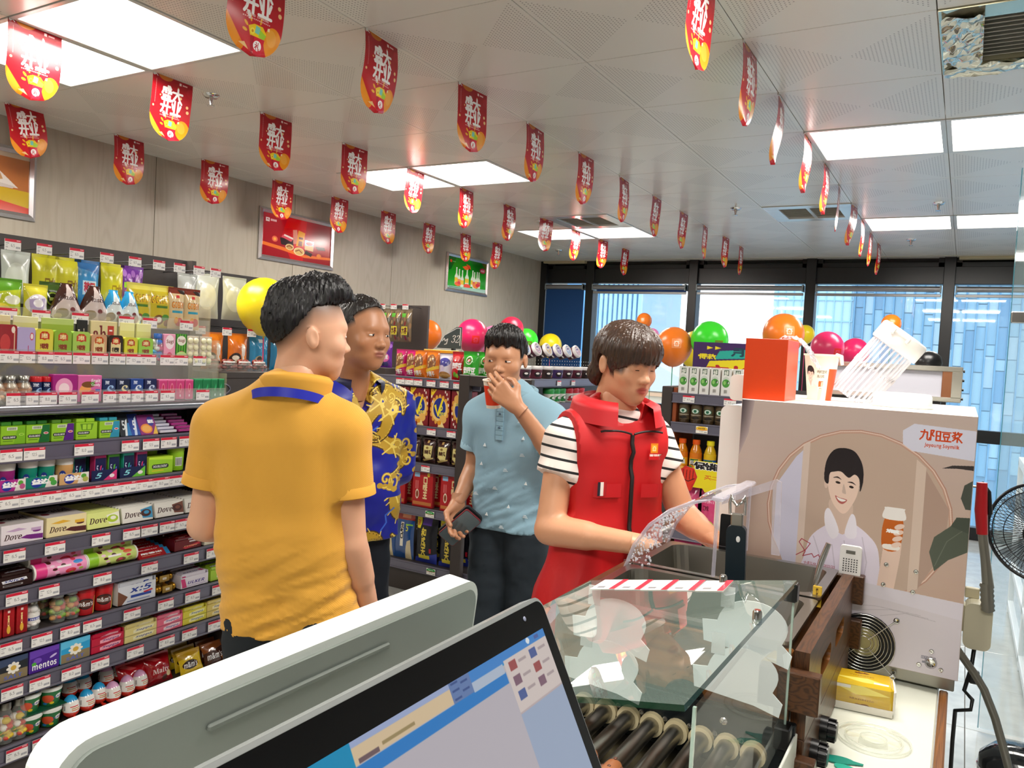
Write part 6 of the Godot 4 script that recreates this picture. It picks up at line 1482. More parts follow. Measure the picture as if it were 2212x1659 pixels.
	protos["nutw"].set_meta("label", "white and violet peanut bag on the end unit's top shelf")
	row(f, "pear", "pea_bag", b_bag(0.095, 0.17, 0.06, "pea_red"), [-2.7], y, 0.02, "red green-pea snack bag on the top shelf", "bag", "")
	row(f, "peag", "pea_bag", b_bag(0.115, 0.175, 0.06, "pea_green"), [-2.605], y, 0.015, "bright green pea snack bag beside the red one", "bag", "")
	row(f, "peag", "pea_bag", b_bag(0.115, 0.175, 0.06, "pea_green"), [-2.55], y, 0.10, "bright green pea snack bag behind the front green one", "bag", "")
	row(f, "vpure", "biscuit_box", b_box(0.15, 0.236, 0.06, "vpure"), [-3.12, -2.965, -2.806], 1.06, 0.02, "%smaroon biscuit box with blue round emblem", "box", "maroon biscuit boxes")
	var vd := put("vpure", "biscuit_box", b_box(0.15, 0.236, 0.06, "vpure"), f.p(-2.645, 1.06 + 0.236, 0.02), 0.0, "maroon biscuit box standing upside down beside the post", "box", "maroon biscuit boxes")
	vd.rotation.z = PI
	row(f, "choc", "pouch", b_bag(0.1, 0.15, 0.05, "choc_pouch"), [-3.11, -3.0, -2.885, -2.775, -2.665, -2.565], 0.827, 0.02, "%sbrown pouch with cream label on the middle shelf", "pouch", "brown and cream pouches")
	row(f, "choc", "pouch", b_bag(0.1, 0.15, 0.05, "choc_pouch"), [-3.07, -2.95, -2.84, -2.73], 0.827, 0.1, "%sbrown pouch in the back row of the middle shelf", "pouch", "brown pouches behind")
	row(f, "betr", "snack_bag", b_box(0.155, 0.235, 0.03, "betel_red"), [-3.12, -2.905, -2.69], 0.547, 0.02, "%sflat red packet with gold characters", "packet", "flat red packets")
	row(f, "betr", "snack_bag", b_box(0.155, 0.235, 0.03, "betel_red"), [-3.085, -2.87, -2.6], 0.547, 0.09, "%sflat red packet standing behind another", "packet", "flat red packets behind")
	row(f, "betb", "snack_bag", b_bag(0.16, 0.29, 0.04, "betel_blue"), [-3.2, -3.05], 0.192, 0.03, "%sblue snack bag with red header on the lowest shelf", "bag", "blue snack bags")
	row(f, "betk", "snack_bag", b_bag(0.165, 0.29, 0.05, "betel_black", 0, false), [-2.875, -2.695], 0.192, 0.03, "%sblack snack bag with yellow characters on the lowest shelf", "bag", "black snack bags")
	row(f, "betk", "snack_bag", b_bag(0.165, 0.29, 0.05, "betel_black", 0, false), [-2.84, -2.66, -2.57], 0.192, 0.12, "%sblack snack bag in the back row", "bag", "black snack bags behind")
	var s := thing("price_sign", "grey house-shaped price sign reading 32 above the nut shelf", "sign", V(-2.88, 1.552, -4.2))
	part("board", MB.new().prism(PackedVector2Array([Vector2(-0.12, 0), Vector2(0.07, 0), Vector2(0.07, 0.14), Vector2(0.03, 0.14), Vector2(-0.07, 0.08)]), -0.006, 0.0, art["sign32"]).mesh(), m_pack, s)
	part("stand", bx(-0.01, -0.02, -0.03, 0.01, 0.05, -0.006), m_black, s)
	var c := thing("picture_card", "small framed card of packet pictures under the house-shaped sign", "sign", V(-2.9, 1.52, -4.1))
	part("frame", MB.new().box(V(-0.13, -0.16, -0.01), V(0.14, 0.02, 0.0), 0.003).mesh(), mat(C("d8a01e"), 0.4), c)
	part("picture", MB.new().box(V(-0.11, -0.15, 0.0), V(0.13, 0.0, 0.003), 0, art["shelf_card"], art_side("shelf_card")).mesh(), m_pack, c)
	row(f, "plum", "snack_bag", b_bag(0.12, 0.17, 0.03, "plum_bag"), [-3.41], 1.40, 0.2, "purple fruit snack packet in a dark stand", "packet", "")
	var st := thing("packet_stand", "dark stand holding the purple fruit packet", "display stand", V(-3.41, 0, -4.0))
	part("tray", MB.new().box(V(-0.075, 1.28, -0.3), V(0.075, 1.40, -0.1), 0.003).box(V(-0.075, 0, -0.3), V(-0.055, 1.28, -0.28)).box(V(0.055, 0, -0.3), V(0.075, 1.28, -0.28)).mesh(), m_frame, st)
	row(f, "dried", "dried_food_bag", b_bag(0.1, 0.22, 0.04, "dried_bag"), [-3.5, -3.42, -3.33], 1.58, 0.3, "%sclear hanging bag of dried food", "bag", "hanging bags of dried food")
	var rk := thing("hook_rack", "dark hook rack holding the clear bags of dried food", "rack", V(-3.42, 0, -4.43))
	part("panel", bx(-0.16, 0, -0.03, 0.16, 1.84, -0.01), m_frame, rk)
	for x in [-0.1, 0.0, 0.1]:
		part("hook", MB.new().tube([V(x, 1.82, -0.02), V(x, 1.825, 0.16)], 0.002, 6).mesh(), m_black, rk)
		price_tag("tag", rk, x, 1.8, 0.17, 0.05, 0.035)
	var ef := thing("end_frame", "dark metal end frame with orange-brown wood panel behind the man drinking", "shelf end", V(0, 0, -3.92))
	part("post", bx(-2.625, 0, -0.04, -2.55, 1.40, 0.0, 0.004), m_frame2, ef)
	part("top_bar", bx(-2.55, 1.335, -0.04, -2.2, 1.40, 0.0, 0.004), m_frame2, ef)
	part("post", bx(-2.2, 0, -0.04, -2.13, 1.40, 0.0, 0.004), m_frame2, ef)
	part("bottom_bar", bx(-2.55, 0.0, -0.04, -2.2, 0.08, 0.0, 0.004), m_frame2, ef)
	m_brownwood = texm(wood_image(128, 512, C("a04e22"), C("8a4019"), 0.16, 9, 10.0), 0.4)
	part("wood_panel", bx(-2.475, 0.0, -0.12, -2.3, 1.345, -0.09, 0.002), m_brownwood, ef)
	f = Fix.new()
	f.at = V(-2.7, 0, -5.1); f.turn = PI / 2
	shelf_unit(f, "cup_shelf_unit", "long shelf unit of instant cups and jars between the man and woman", -0.22, 2.2, 0.42, 1.42, [[0.17, 0.4, [0.1]], [0.45, 0.38, []], [0.72, 0.38, []], [0.95, 0.38, []], [1.175, 0.36, [0.6, 0.8]], [1.36, 0.36, [0.3, 0.55]]])
	var ca := ["cup_a", "cup_b", "cup_c", "cup_d", "cup_a", "cup_b", "cup_c", "cup_d"]
	var la := ["lid_a", "lid_b", "lid_c", "lid_d", "lid_a", "lid_b"]
	for k in 7:
		put(ca[k], "instant_cup", b_tub(0.052, 0.095, ca[k], C("d8d6d4"), la[k % 4], 0.84), f.p(-0.12 + k * 0.175, 1.363, 0.02), f.turn, ordl(k, 7) + "dark printed instant cup in the upright row", "cup", "upright instant cups")
	for k in 6:
		var o := put(ca[k], "instant_cup", b_tub(0.052, 0.095, ca[k], C("d8d6d4"), la[k % 4], 0.84), f.p(-0.06 + k * 0.175, 1.50, 0.155), f.turn, ordl(k, 6) + "instant cup lying with its round lid outward", "cup", "instant cups lying with lids outward")
		o.rotation.x = 1.1
	row(f, "jarg", "nut_jar", b_tub(0.045, 0.11, "jar_green", C("2a9a4a"), "", 1.0), [0.27, 0.37, 0.47], 1.177, 0.02, "%swhite jar with green lid below the cups", "jar", "white jars with green lids")
	row(f, "jarr", "nut_jar", b_tub(0.045, 0.11, "jar_red", C("c8283a"), "", 1.0), [0.6, 0.71, 0.82], 1.177, 0.02, "%swhite jar with red lid below the cups", "jar", "white jars with red lids")
	for k in 4:
		row(f, "plum2", "snack_bag", b_bag(0.13, 0.17, 0.05, "plum_bag"), [0.02, 0.16], [0.172, 0.452, 0.722, 0.952][k], 0.03, "%spurple snack bag, " + ["lowest", "second lowest", "third lowest", "fourth lowest"][k] + " shelf beside the man drinking", "bag", "purple snack bags beside the man")
		row(f, "betr2", "snack_bag", b_box(0.13, 0.16, 0.04, "pea_red"), [0.3, 0.44], [0.172, 0.452, 0.722, 0.952][k], 0.03, "%sred snack box, " + ["lowest", "second lowest", "third lowest", "fourth lowest"][k] + " shelf beside the man drinking", "box", "red snack boxes beside the man")
	var rb := thing("sauce_box", "small red packet at the end of the cup row", "packet", f.p(1.12, 1.363, 0.02), f.turn)
	part("carton", MB.new().box(V(-0.05, 0, -0.05), V(0.05, 0.07, 0), 0.002, art["red_tall"], art_side("red_tall")).mesh(), m_pack, rb)
	f = Fix.new()
	f.at = V(0, 0, -4.3); f.turn = 0.0
	shelf_unit(f, "drinks_end_unit", "end shelf unit of milk, coffee and juice right of the woman", -1.43, -0.62, 0.42, 1.42, [[0.3, 0.38, []], [0.6, 0.38, []], [0.928, 0.38, [-1.38, -1.2], "tag_yellow"], [1.205, 0.36, [-1.245, -1.0], "tag_yellow"], [1.37, 0.34, [-1.33, -1.1], "tag"]], false)
	part("frame_post", bx(-1.49, 0, -0.05, -1.43, 1.405, 0.0, 0.004), m_frame2, f.root)
	part("frame_post", bx(-1.49, 0, -0.42, -1.43, 1.405, -0.37, 0.004), m_frame2, f.root)
	part("frame_top_bar", bx(-1.49, 1.35, -0.37, -1.43, 1.405, -0.05, 0.004), m_frame2, f.root)
	part("wood_panel", bx(-1.428, 0, -0.36, -1.405, 1.4, -0.015, 0.002), m_brownwood, f.root)
	row(f, "milk", "milk_carton", b_box(0.054, 0.152, 0.045, "milk"), [-1.372, -1.313, -1.253, -1.193, -1.132, -1.07], 1.372, 0.01, "%swhite milk carton with green field picture", "carton", "white milk cartons")
	var cof := mat(C("4a3a26"), 0.12); cof.metallic_specular = 0.6
	row(f, "coffee", "coffee_bottle", b_bottle(0.031, 0.158, cof, "coffee", C("1a1614"), 0.12, 0.66, 0.5), [-1.366, -1.296, -1.226, -1.158, -1.09], 1.207, 0.015, "%sbrown coffee bottle with green round emblem", "bottle", "brown coffee bottles")
	row(f, "juiceo", "juice_bottle", b_bottle(0.034, 0.185, mat(C("d8800e"), 0.15), "juice_o", C("e85a14"), 0.05, 0.6, 0.5), [-1.366, -1.286], 0.93, 0.015, "%sorange juice bottle with orange cap", "bottle", "orange juice bottles")
	row(f, "juicey", "juice_bottle", b_bottle(0.034, 0.185, mat(C("d8b01e"), 0.15), "juice_y", C("e8d81e"), 0.05, 0.6, 0.5), [-1.205, -1.125, -1.045], 0.93, 0.015, "%syellow juice bottle with yellow cap", "bottle", "yellow juice bottles")
	row(f, "pinkp", "drink_pouch", b_bag(0.16, 0.25, 0.06, "pink_pouch"), [-1.33, -1.16, -0.99], 0.602, 0.02, "%spink drink pouch below the juice bottles", "pouch", "pink drink pouches")
	row(f, "pinkp", "drink_pouch", b_bag(0.16, 0.25, 0.06, "pink_pouch"), [-1.3, -1.12], 0.302, 0.02, "%spink drink pouch on the lower shelf", "pouch", "lower pink pouches")
	var ss := thing("shop_sign", "purple and yellow promotion board standing behind the milk cartons", "sign", V(-1.16, 1.40, -4.55))
	part("board", MB.new().box(V(-0.24, 0.0, -0.01), V(0.22, 0.27, 0.0), 0.001, art["shopsign"], Rect2(art["shopsign"].position + Vector2(0.002, 0.002), Vector2(0.001, 0.001))).mesh(), m_pack, ss)
	part("stand", bx(-0.02, -0.02, -0.06, 0.02, 0.1, -0.01), m_black, ss)
	var pr := thing("promo_card", "yellow starburst promotion card with a red fist below the juices", "sign", V(-1.19, 0.855, -4.285))
	var star := PackedVector2Array()
	for i in 26: star.append(Vector2(cos(TAU * i / 26) * 0.125, sin(TAU * i / 26) * 0.075) * (1.0 if i % 2 == 0 else 0.82) + Vector2(0.03, 0.05))
	part("burst", MB.new().prism(star, -0.003, 0.0).mesh(), mat(C("e8d41e"), 0.5), pr)
	part("lettering", MB.new().box(V(-0.085, 0.0, 0.0), V(0.15, 0.15, 0.002), 0, art["promo"], Rect2(art["promo"].position + Vector2(0.002, 0.07), Vector2(0.001, 0.001))).mesh(), m_pack, pr)
	part("fist", MB.new().prism(PackedVector2Array([Vector2(-0.16, 0.09), Vector2(-0.13, 0.115), Vector2(-0.08, 0.105), Vector2(-0.06, 0.06), Vector2(-0.09, -0.02), Vector2(-0.12, -0.03), Vector2(-0.155, 0.04)]), 0.0, 0.004, art["fist"]).mesh(), m_pack, pr)
	var lw := thing("window_shelf", "low dark shelf before the windows carrying sauce bottles", "shelf unit", V(-2.28, 0, -6.6))
	part("board", bx(-0.35, 0.90, -0.15, 0.35, 0.93, 0.15, 0.003), m_frame, lw)
	for x in [-0.33, 0.31]: part("leg", bx(x, 0, -0.14, x + 0.03, 0.9, 0.14), m_frame, lw)
	f = Fix.new(); f.at = V(-2.28, 0, -6.5)
	row(f, "sauce", "sauce_bottle", b_bottle(0.032, 0.2, mat(C("b81a14"), 0.2), "sauce", C("e8b83a"), 0.1, 0.6, 0.4), [-0.15, -0.07, 0.01, 0.09], 0.931, 0.0, "%sred sauce bottle with yellow tip by the window", "bottle", "red sauce bottles")
var m_frame2 := mat(Color(0.23, 0.2, 0.19), 0.4)
var m_wood: StandardMaterial3D
var m_wood2: StandardMaterial3D
var m_dark := mat(Color(0.05, 0.055, 0.065), 0.3)
var m_lowglare := low_glare()
func low_glare() -> StandardMaterial3D:
	var m := pane(Color(0.9, 0.96, 0.94), 0.07, 0.01)
	m.metallic_specular = 0.25
	return m
func rr_poly(w: float, h: float, r: float, n := 5) -> PackedVector2Array:
	var p := PackedVector2Array()
	for c in [[w / 2 - r, h / 2 - r, 0], [-w / 2 + r, h / 2 - r, 1], [-w / 2 + r, -h / 2 + r, 2], [w / 2 - r, -h / 2 + r, 3]]:
		for e in n + 1: p.append(Vector2(c[0], c[1]) + Vector2(r, 0).rotated(PI / 2 * (c[2] + float(e) / n)))
	return p
func screw(o: Node3D, p: Vector3, r := 0.005, dir := Vector3(0, 0, 1)) -> void:
	var m := MB.new()
	m.xf = Transform3D(Basis(Quaternion(Vector3.UP, dir)), p)
	part("screw", m.lathe([Vector2(0, -0.004), Vector2(r, -0.004), Vector2(r, 0.0015), Vector2(r * 0.7, r * 0.45), Vector2(r * 0.3, r * 0.3), Vector2(0, r * 0.3)], 12).mesh(), m_chrome, o)
func build_counter() -> void:
	var w1 := wood_image(160, 512, C("5f3a1e"), C("2e1a0c"), 0.17, 21, 14.0)
	var w2 := wood_image(160, 512, C("8f5a26"), C("54300f"), 0.14, 23, 14.0)
	w1.rotate_90(CLOCKWISE); w2.rotate_90(CLOCKWISE)
	m_wood = texm(w1, 0.34)
	m_wood2 = texm(w2, 0.32)
	var t := thing("counter", "white-topped counter with wood edge below the soy milk machine", "counter", V(0, 0, 0))
	part("worktop", bx(-0.60, 0.862, -2.5, -0.005, 0.90, -0.02, 0.003), mat(C("d9dccf"), 0.16), t)
	part("edge_strip", bx(-0.004, 0.855, -1.835, 0.012, 0.906, -0.02, 0.003), m_wood2, t)
	part("edge_strip", bx(-0.612, 0.855, -2.5, -0.601, 0.906, -0.02, 0.003), m_wood2, t)
	part("body", bx(-0.575, 0.08, -2.48, -0.03, 0.862, -0.05, 0.003), mat(C("cfcac0"), 0.5), t)
	part("plinth", bx(-0.55, 0, -2.46, -0.05, 0.08, -0.08), m_dark, t)
	t = thing("soy_milk_machine", "tall white soy milk machine with a printed portrait on its front", "drinks machine", V(0, 0, 0))
	part("casing", bx(-0.436, 0.935, -2.40, 0.024, 1.468, -1.823, 0.003), mat(C("ece9e2"), 0.25), t)
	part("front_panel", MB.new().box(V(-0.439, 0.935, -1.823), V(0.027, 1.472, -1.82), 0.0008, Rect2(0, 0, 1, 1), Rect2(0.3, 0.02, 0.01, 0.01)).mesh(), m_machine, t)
	part("top_plate", bx(-0.439, 1.468, -2.40, 0.027, 1.472, -1.823, 0.001), mat(C("f0eee6"), 0.2), t)
	part("base_strip", bx(-0.434, 0.906, -2.38, 0.022, 0.935, -1.835, 0.002), m_steel, t)
	for x in [-0.4, -0.01]:
		for z in [-2.3, -1.88]: part("foot", MB.new().lathe([Vector2(0, 0.9), Vector2(0.014, 0.9), Vector2(0.014, 0.907), Vector2(0, 0.907)], 10).mesh(), m_dark, t, V(x, 0, z))
	var fc := V(-0.150, 0.975, -1.8195)
	var fan := part("fan_opening", MB.new().prism(rr_poly(0.122, 0.122, 0.06, 9), -0.0005, 0.0006).mesh(), mat(C("101214"), 0.5), t, fc)
	var hub := MB.new(); hub.xf = Transform3D(Basis(V(1, 0, 0), PI / 2), V(0, 0, 0))
	part("hub", hub.lathe([Vector2(0, 0.0), Vector2(0.03, 0.0), Vector2(0.03, 0.003), Vector2(0, 0.003)], 20).mesh(), mat(C("b8b48a"), 0.3, 0.5), fan)
	for i in 8:
		var rg := []
		for k in 33: rg.append(V(cos(TAU * k / 32.0), sin(TAU * k / 32.0), 0) * (0.014 + i * 0.0066) + V(0, 0, 0.005))
		part("guard_ring", MB.new().tube(rg, 0.0011, 6, false).mesh(), m_chrome, fan)
	for k in 4:
		var d := V(cos(PI / 4 + k * PI / 2), sin(PI / 4 + k * PI / 2), 0)
		part("guard_arm", MB.new().tube([d * 0.012 + V(0, 0, 0.006), d * 0.082 + V(0, 0, 0.003)], 0.0013, 6).mesh(), m_chrome, fan)
		screw(fan, d * 0.084 + V(0, 0, 0.002), 0.006)
	screw(t, V(-0.023, 0.962, -1.819), 0.012)
	for p in [[-0.023, 0.985], [-0.044, 0.953], [-0.004, 0.951], [-0.118, 1.148], [-0.062, 1.143], [-0.121, 1.105], [-0.065, 1.10]]: screw(t, V(p[0], p[1], -1.819), 0.0045)
	screw(t, V(-0.09, 0.92, -1.834), 0.004)
	t = thing("white_appliance", "white and black rounded appliance edge just left of the soy milk machine", "appliance", V(0, 0, 0))
	part("side_shell", MB.new().prism(rr_poly(0.062, 0.54, 0.02), -0.35, 0.0).mesh(), mat(C("f0f0ec"), 0.25), t, V(-0.508, 1.175, -2.02))
	part("black_band", bx(-0.487, 0.905, -2.36, -0.442, 1.455, -2.03, 0.004), m_dark, t)
	part("top_knob", MB.new().prism(rr_poly(0.05, 0.065, 0.012), -0.06, 0.0).mesh(), mat(C("efece4"), 0.3), t, V(-0.487, 1.492, -1.99))
	t = solo("black_label", MB.new().prism(rr_poly(0.036, 0.09, 0.004), -0.001, 0.0).mesh(), mat(C("181a1d"), 0.35), "black sticker on the machine front beside the clear cover", "sticker", V(-0.452, 1.158, -1.8185))
	t = thing("orange_carton", "bright orange open carton on the machine's left corner", "box", V(-0.352, 1.4722, -1.85), 0.02)
	part("carton", MB.new().box(V(-0.094, 0, -0.003), V(0, 0.140, 0), 0.0005).box(V(-0.003, 0, -0.15), V(0, 0.140, -0.003), 0.0005).box(V(-0.094, 0, -0.15), V(-0.091, 0.14, -0.003), 0.0005).box(V(-0.091, 0, -0.153), V(-0.003, 0.14, -0.15), 0.0005).box(V(-0.091, 0, -0.15), V(-0.003, 0.002, -0.003)).mesh(), mat(C("e2430c"), 0.35), t)
	var cn := noise(1.0, 9, 2)
	var crum := func(s: float, q: float) -> Vector3: return V(-0.03 + 0.085 * s, 0.143 + 0.014 * sin(s * 3.4) - 0.06 * s * s + 0.008 * cn.get_noise_2d(s * 9.0, q * 9.0), -0.05 - 0.09 * q)
	part("plastic_bag", MB.new().sheet(crum, 22, 16).mesh(), pane(Color(0.93, 0.93, 0.94), 0.28, 0.08), t)
	t = thing("paper_cup", "white paper cup printed with a man holding a cup, on the machine", "cup", V(-0.316, 1.472, -2.10))
	var cm := MB.new(); cm.uv = art["soy_cup"]
	part("cup", cm.lathe([Vector2(0, 0.004), Vector2(0.026, 0.004), Vector2(0.028, 0.0), Vector2(0.041, 0.112)], 28, 0.6, 1.0, 2.6).mesh(), m_pack, t)
	part("rim", MB.new().lathe([Vector2(0.0405, 0.110), Vector2(0.0435, 0.111), Vector2(0.0435, 0.115), Vector2(0.040, 0.115), Vector2(0.038, 0.108)], 28).mesh(), mat(C("efe8d8"), 0.5), t)
	part("lip_tab", MB.new().tube([V(0.036, 0.113, 0.02), V(0.048, 0.11, 0.024), V(0.052, 0.09, 0.026)], [0.006, 0.006, 0.004], 8).mesh(), mat(C("efe8d8"), 0.5), t)
	t = thing("ribbed_bottle", "clear ribbed plastic bottle with white cap leaning over the machine", "bottle", V(-0.249, 1.483, -2.13))
	t.rotation = V(-0.05, 0.0, -0.62)
	part("clear_wall", MB.new().lathe([Vector2(0, 0), Vector2(0.05, 0), Vector2(0.05, 0.155)], 36).mesh(), pane(Color(0.93, 0.93, 0.97), 0.12, 0.04), t)
	var rib := MB.new().tube([V(0, 0, 0), V(0, 0.155, 0)], 0.0026, 6, false).mesh()
	for i in 28: part("rib", rib, pane(Color(0.97, 0.97, 1.0), 0.5, 0.04), t, V(cos(TAU * i / 28.0), 0, sin(TAU * i / 28.0)) * 0.0515)
	for q in [0.008, 0.09]:
		var rg := []
		for k in 57: rg.append(V(cos(TAU * k / 56.0) * 0.0535, q + (0.007 if k % 2 == 0 else -0.007), sin(TAU * k / 56.0) * 0.0535))
		part("wave_ring", MB.new().tube(rg, 0.0016, 5, false).mesh(), pane(Color(0.97, 0.95, 0.97), 0.5, 0.05), t)
	part("cap", MB.new().lathe([Vector2(0, 0.154), Vector2(0.058, 0.154), Vector2(0.060, 0.157), Vector2(0.060, 0.196), Vector2(0.056, 0.201), Vector2(0, 0.201)], 32).mesh(), mat(C("eceae8"), 0.35), t)
	part("clasp", MB.new().tube([V(-0.018, 0.190, 0.06), V(0.018, 0.190, 0.06)], 0.003, 8).box(V(-0.024, 0.180, 0.056), V(-0.016, 0.196, 0.065), 0.002).box(V(0.016, 0.180, 0.056), V(0.024, 0.196, 0.065), 0.002).mesh(), mat(C("e4e2e0"), 0.35), t)
	t = thing("jar_cover", "round cream plastic lid lying on the machine top", "lid", V(-0.124, 1.4725, -2.03))
	part("rim", MB.new().lathe([Vector2(0, 0), Vector2(0.066, 0), Vector2(0.067, 0.003), Vector2(0.062, 0.006)], 36).mesh(), mat(C("ebe8da"), 0.35), t)
	part("dome", MB.new().lathe([Vector2(0.0625, 0.004), Vector2(0.0615, 0.026), Vector2(0.058, 0.031), Vector2(0.05, 0.032), Vector2(0.048, 0.029), Vector2(0, 0.029)], 36).mesh(), mat(C("efecdf"), 0.3), t)
	t = thing("light_box", "long silver light box with grey panel behind the machine", "sign", V(0, 0, 0))
	part("frame", MB.new().box(V(-0.42, 1.473, -2.72), V(-0.008, 1.487, -2.62), 0.002).box(V(-0.42, 1.562, -2.72), V(-0.008, 1.577, -2.62), 0.002).box(V(-0.035, 1.487, -2.72), V(-0.008, 1.562, -2.62), 0.001).box(V(-0.42, 1.487, -2.72), V(-0.40, 1.562, -2.62), 0.001).mesh(), mat(C("c8c6bc"), 0.2, 0.85), t)
	part("panel", bx(-0.40, 1.487, -2.70, -0.06, 1.562, -2.63), mat(C("b9b9c4"), 0.3), t)
	part("brown_tape", bx(-0.06, 1.484, -2.7, -0.03, 1.566, -2.622, 0.002), mat(C("7a4a2a"), 0.4), t)
	for k in 4: part("bolt", MB.new().tube([V(-0.008, 1.484 + k * 0.027, -2.64), V(-0.003, 1.484 + k * 0.027, -2.64)], 0.004, 8).mesh(), m_dark, t)
	part("stand", bx(-0.36, 0.9, -2.71, -0.06, 1.474, -2.63), mat(C("2a2a2a"), 0.5), t)
	part("pedestal", bx(-0.40, 0.0, -2.74, -0.02, 0.9, -2.55, 0.003), mat(C("c8c4ba"), 0.5), t)
	t = thing("black_dome", "black rounded object showing above the light box", "knob", V(-0.10, 1.577, -2.67))
	part("dome", MB.new().lathe([Vector2(0.036, 0), Vector2(0.038, 0.01), Vector2(0.032, 0.03), Vector2(0.018, 0.042), Vector2(0, 0.045)], 18).mesh(), m_dark, t)
	t = thing("wooden_pan_box", "dark slatted wooden box holding two steel food pans", "food warmer", V(0, 0, 0))
	part("side_board", bx(-0.197, 0.905, -1.79, -0.175, 0.985, -1.25, 0.002), m_wood, t)
	var csg := CSGCombiner3D.new()
	csg.name = "slotted_side_board"
	t.add_child(csg)
	csg.position = V(-0.186, 1.053, -1.52)
	csg.rotation.y = PI / 2
	var bo := CSGBox3D.new()
	bo.size = V(0.54, 0.134, 0.022); bo.material = m_wood; csg.add_child(bo)
	for s in [-0.085, 0.085]:
		var cp := CSGPolygon3D.new()
		cp.polygon = rr_poly(0.115, 0.034, 0.016); cp.depth = 0.1; cp.operation = CSGShape3D.OPERATION_SUBTRACTION; cp.material = m_wood2
		cp.position = V(s, 0.0, 0.05); csg.add_child(cp)
	part("slot_back", bx(-0.225, 0.99, -1.76, -0.218, 1.1, -1.28), m_wood2, t)
	part("front_board", bx(-0.60, 0.905, -1.262, -0.2, 1.118, -1.242, 0.002), m_wood2, t)
	var ovh := MB.new(); ovh.xf = Transform3D(Basis.IDENTITY, V(-0.36, 1.0, -1.2415))
	part("round_hole", ovh.prism(rr_poly(0.07, 0.07, 0.034, 8), 0, 0.001).mesh(), mat(C("150c08"), 0.7), t)
	part("back_board", bx(-0.60, 0.905, -1.805, -0.19, 1.118, -1.787, 0.002), m_wood, t)
	part("left_board", bx(-0.605, 0.905, -1.79, -0.587, 1.118, -1.25, 0.002), m_wood, t)
	for q in [[0.905, -1.235], [1.035, -1.235], [0.965, -1.80], [1.06, -1.80]]: part("cross_lath", bx(-0.215, q[0], q[1] - 0.012, -0.155, q[0] + 0.06, q[1] + 0.012, 0.002), m_wood, t)
	for z in [-1.33, -1.43]:
		var km := MB.new(); km.xf = Transform3D(Basis(V(0, 0, 1), -PI / 2), V(-0.175, 0.935, z))
		var kn := part("knob", km.lathe([Vector2(0, 0), Vector2(0.021, 0), Vector2(0.021, 0.012), Vector2(0.017, 0.013), Vector2(0.016, 0.026), Vector2(0, 0.027)], 22).mesh(), m_dark, t)
		for k in 12: part("grip_rib", bx(-0.001, 0.016, -0.0015, 0.011, 0.0195, 0.0015), m_dark, kn, V(-0.162, 0.935, z)).rotation.x = TAU * k / 12.0
	var pan := func(z0: float, z1: float, nm: String) -> void:
		var p := thing("steel_pan", nm, "food pan", V(0, 0, 0), 0.0, "steel food pans")
		var x0 := -0.575
		var x1 := -0.205
		var yr := 1.128
		var rim := MB.new()
		var outer := rr_poly(x1 - x0, z1 - z0, 0.012)
		var inner := rr_poly(x1 - x0 - 0.036, z1 - z0 - 0.036, 0.03)
		var floor_ := rr_poly(x1 - x0 - 0.07, z1 - z0 - 0.07, 0.03)
		var ctr := V((x0 + x1) / 2, 0, (z0 + z1) / 2)
		var ring := func(m: MB, a: PackedVector2Array, ya: float, b: PackedVector2Array, yb: float) -> void:
			for i in a.size():
				var j := (i + 1) % a.size()
				m.quad(ctr + V(a[i].x, ya, -a[i].y), ctr + V(a[j].x, ya, -a[j].y), ctr + V(b[j].x, yb, -b[j].y), ctr + V(b[i].x, yb, -b[i].y))
		ring.call(rim, outer, yr - 0.006, outer, yr)
		ring.call(rim, outer, yr, inner, yr)
		part("rim", rim.mesh(), m_steel, p)
		var well := MB.new()
		ring.call(well, inner, yr, floor_, yr - 0.1)
		for i in floor_.size(): well.tri3(ctr + V(0, yr - 0.1, 0), ctr + V(floor_[i].x, yr - 0.1, -floor_[i].y), ctr + V(floor_[(i + 1) % floor_.size()].x, yr - 0.1, -floor_[(i + 1) % floor_.size()].y))
		part("well", well.mesh(), m_steel, p)
	pan.call(-1.785, -1.535, "steel food pan under the curved clear cover, farther one")
	pan.call(-1.522, -1.255, "steel food pan behind the glass plate, nearer one")
	t = thing("clear_roll_cover", "curved clear cover beaded with steam over the farther steel pan", "cover", V(0, 0, 0))
	var prof := [Vector2(-0.585, 1.085), Vector2(-0.582, 1.12), Vector2(-0.565, 1.17), Vector2(-0.535, 1.215), Vector2(-0.495, 1.25), Vector2(-0.45, 1.273), Vector2(-0.40, 1.287)]
	var shell := func(s: float, q: float) -> Vector3:
		var f := (1.0 - q) * (prof.size() - 1)
		var i := mini(int(f), prof.size() - 2)
		var p: Vector2 = prof[i].lerp(prof[i + 1], f - i)
		return V(p.x, p.y, -1.785 + 0.265 * s)
	part("curved_sheet", MB.new().sheet(shell, 4, 24).mesh(), pane(Color(0.86, 0.86, 0.9), 0.22, 0.06), t)
	for z in [-1.52, -1.785]:
		var pg := PackedVector2Array(prof)
		pg.append(Vector2(-0.40, 1.135)); pg.append(Vector2(-0.585, 1.135))
		part("end_plate", MB.new().prism(pg, -0.0015, 0.0015).mesh(), pane(Color(0.88, 0.87, 0.91), 0.16, 0.05), t, V(0, 0, z))
		var path := []
		for p in prof: path.append(V(p.x, p.y, z))
		path.append(V(-0.4, 1.135, z))
		part("edge_bead", MB.new().tube(path, 0.004, 7).mesh(), pane(Color(0.85, 0.84, 0.9), 0.35, 0.06), t)
	part("top_ledge", MB.new().box(V(-0.412, 1.282, -1.79), V(-0.388, 1.292, -1.515), 0.003).mesh(), pane(Color(0.84, 0.83, 0.88), 0.4, 0.08), t)
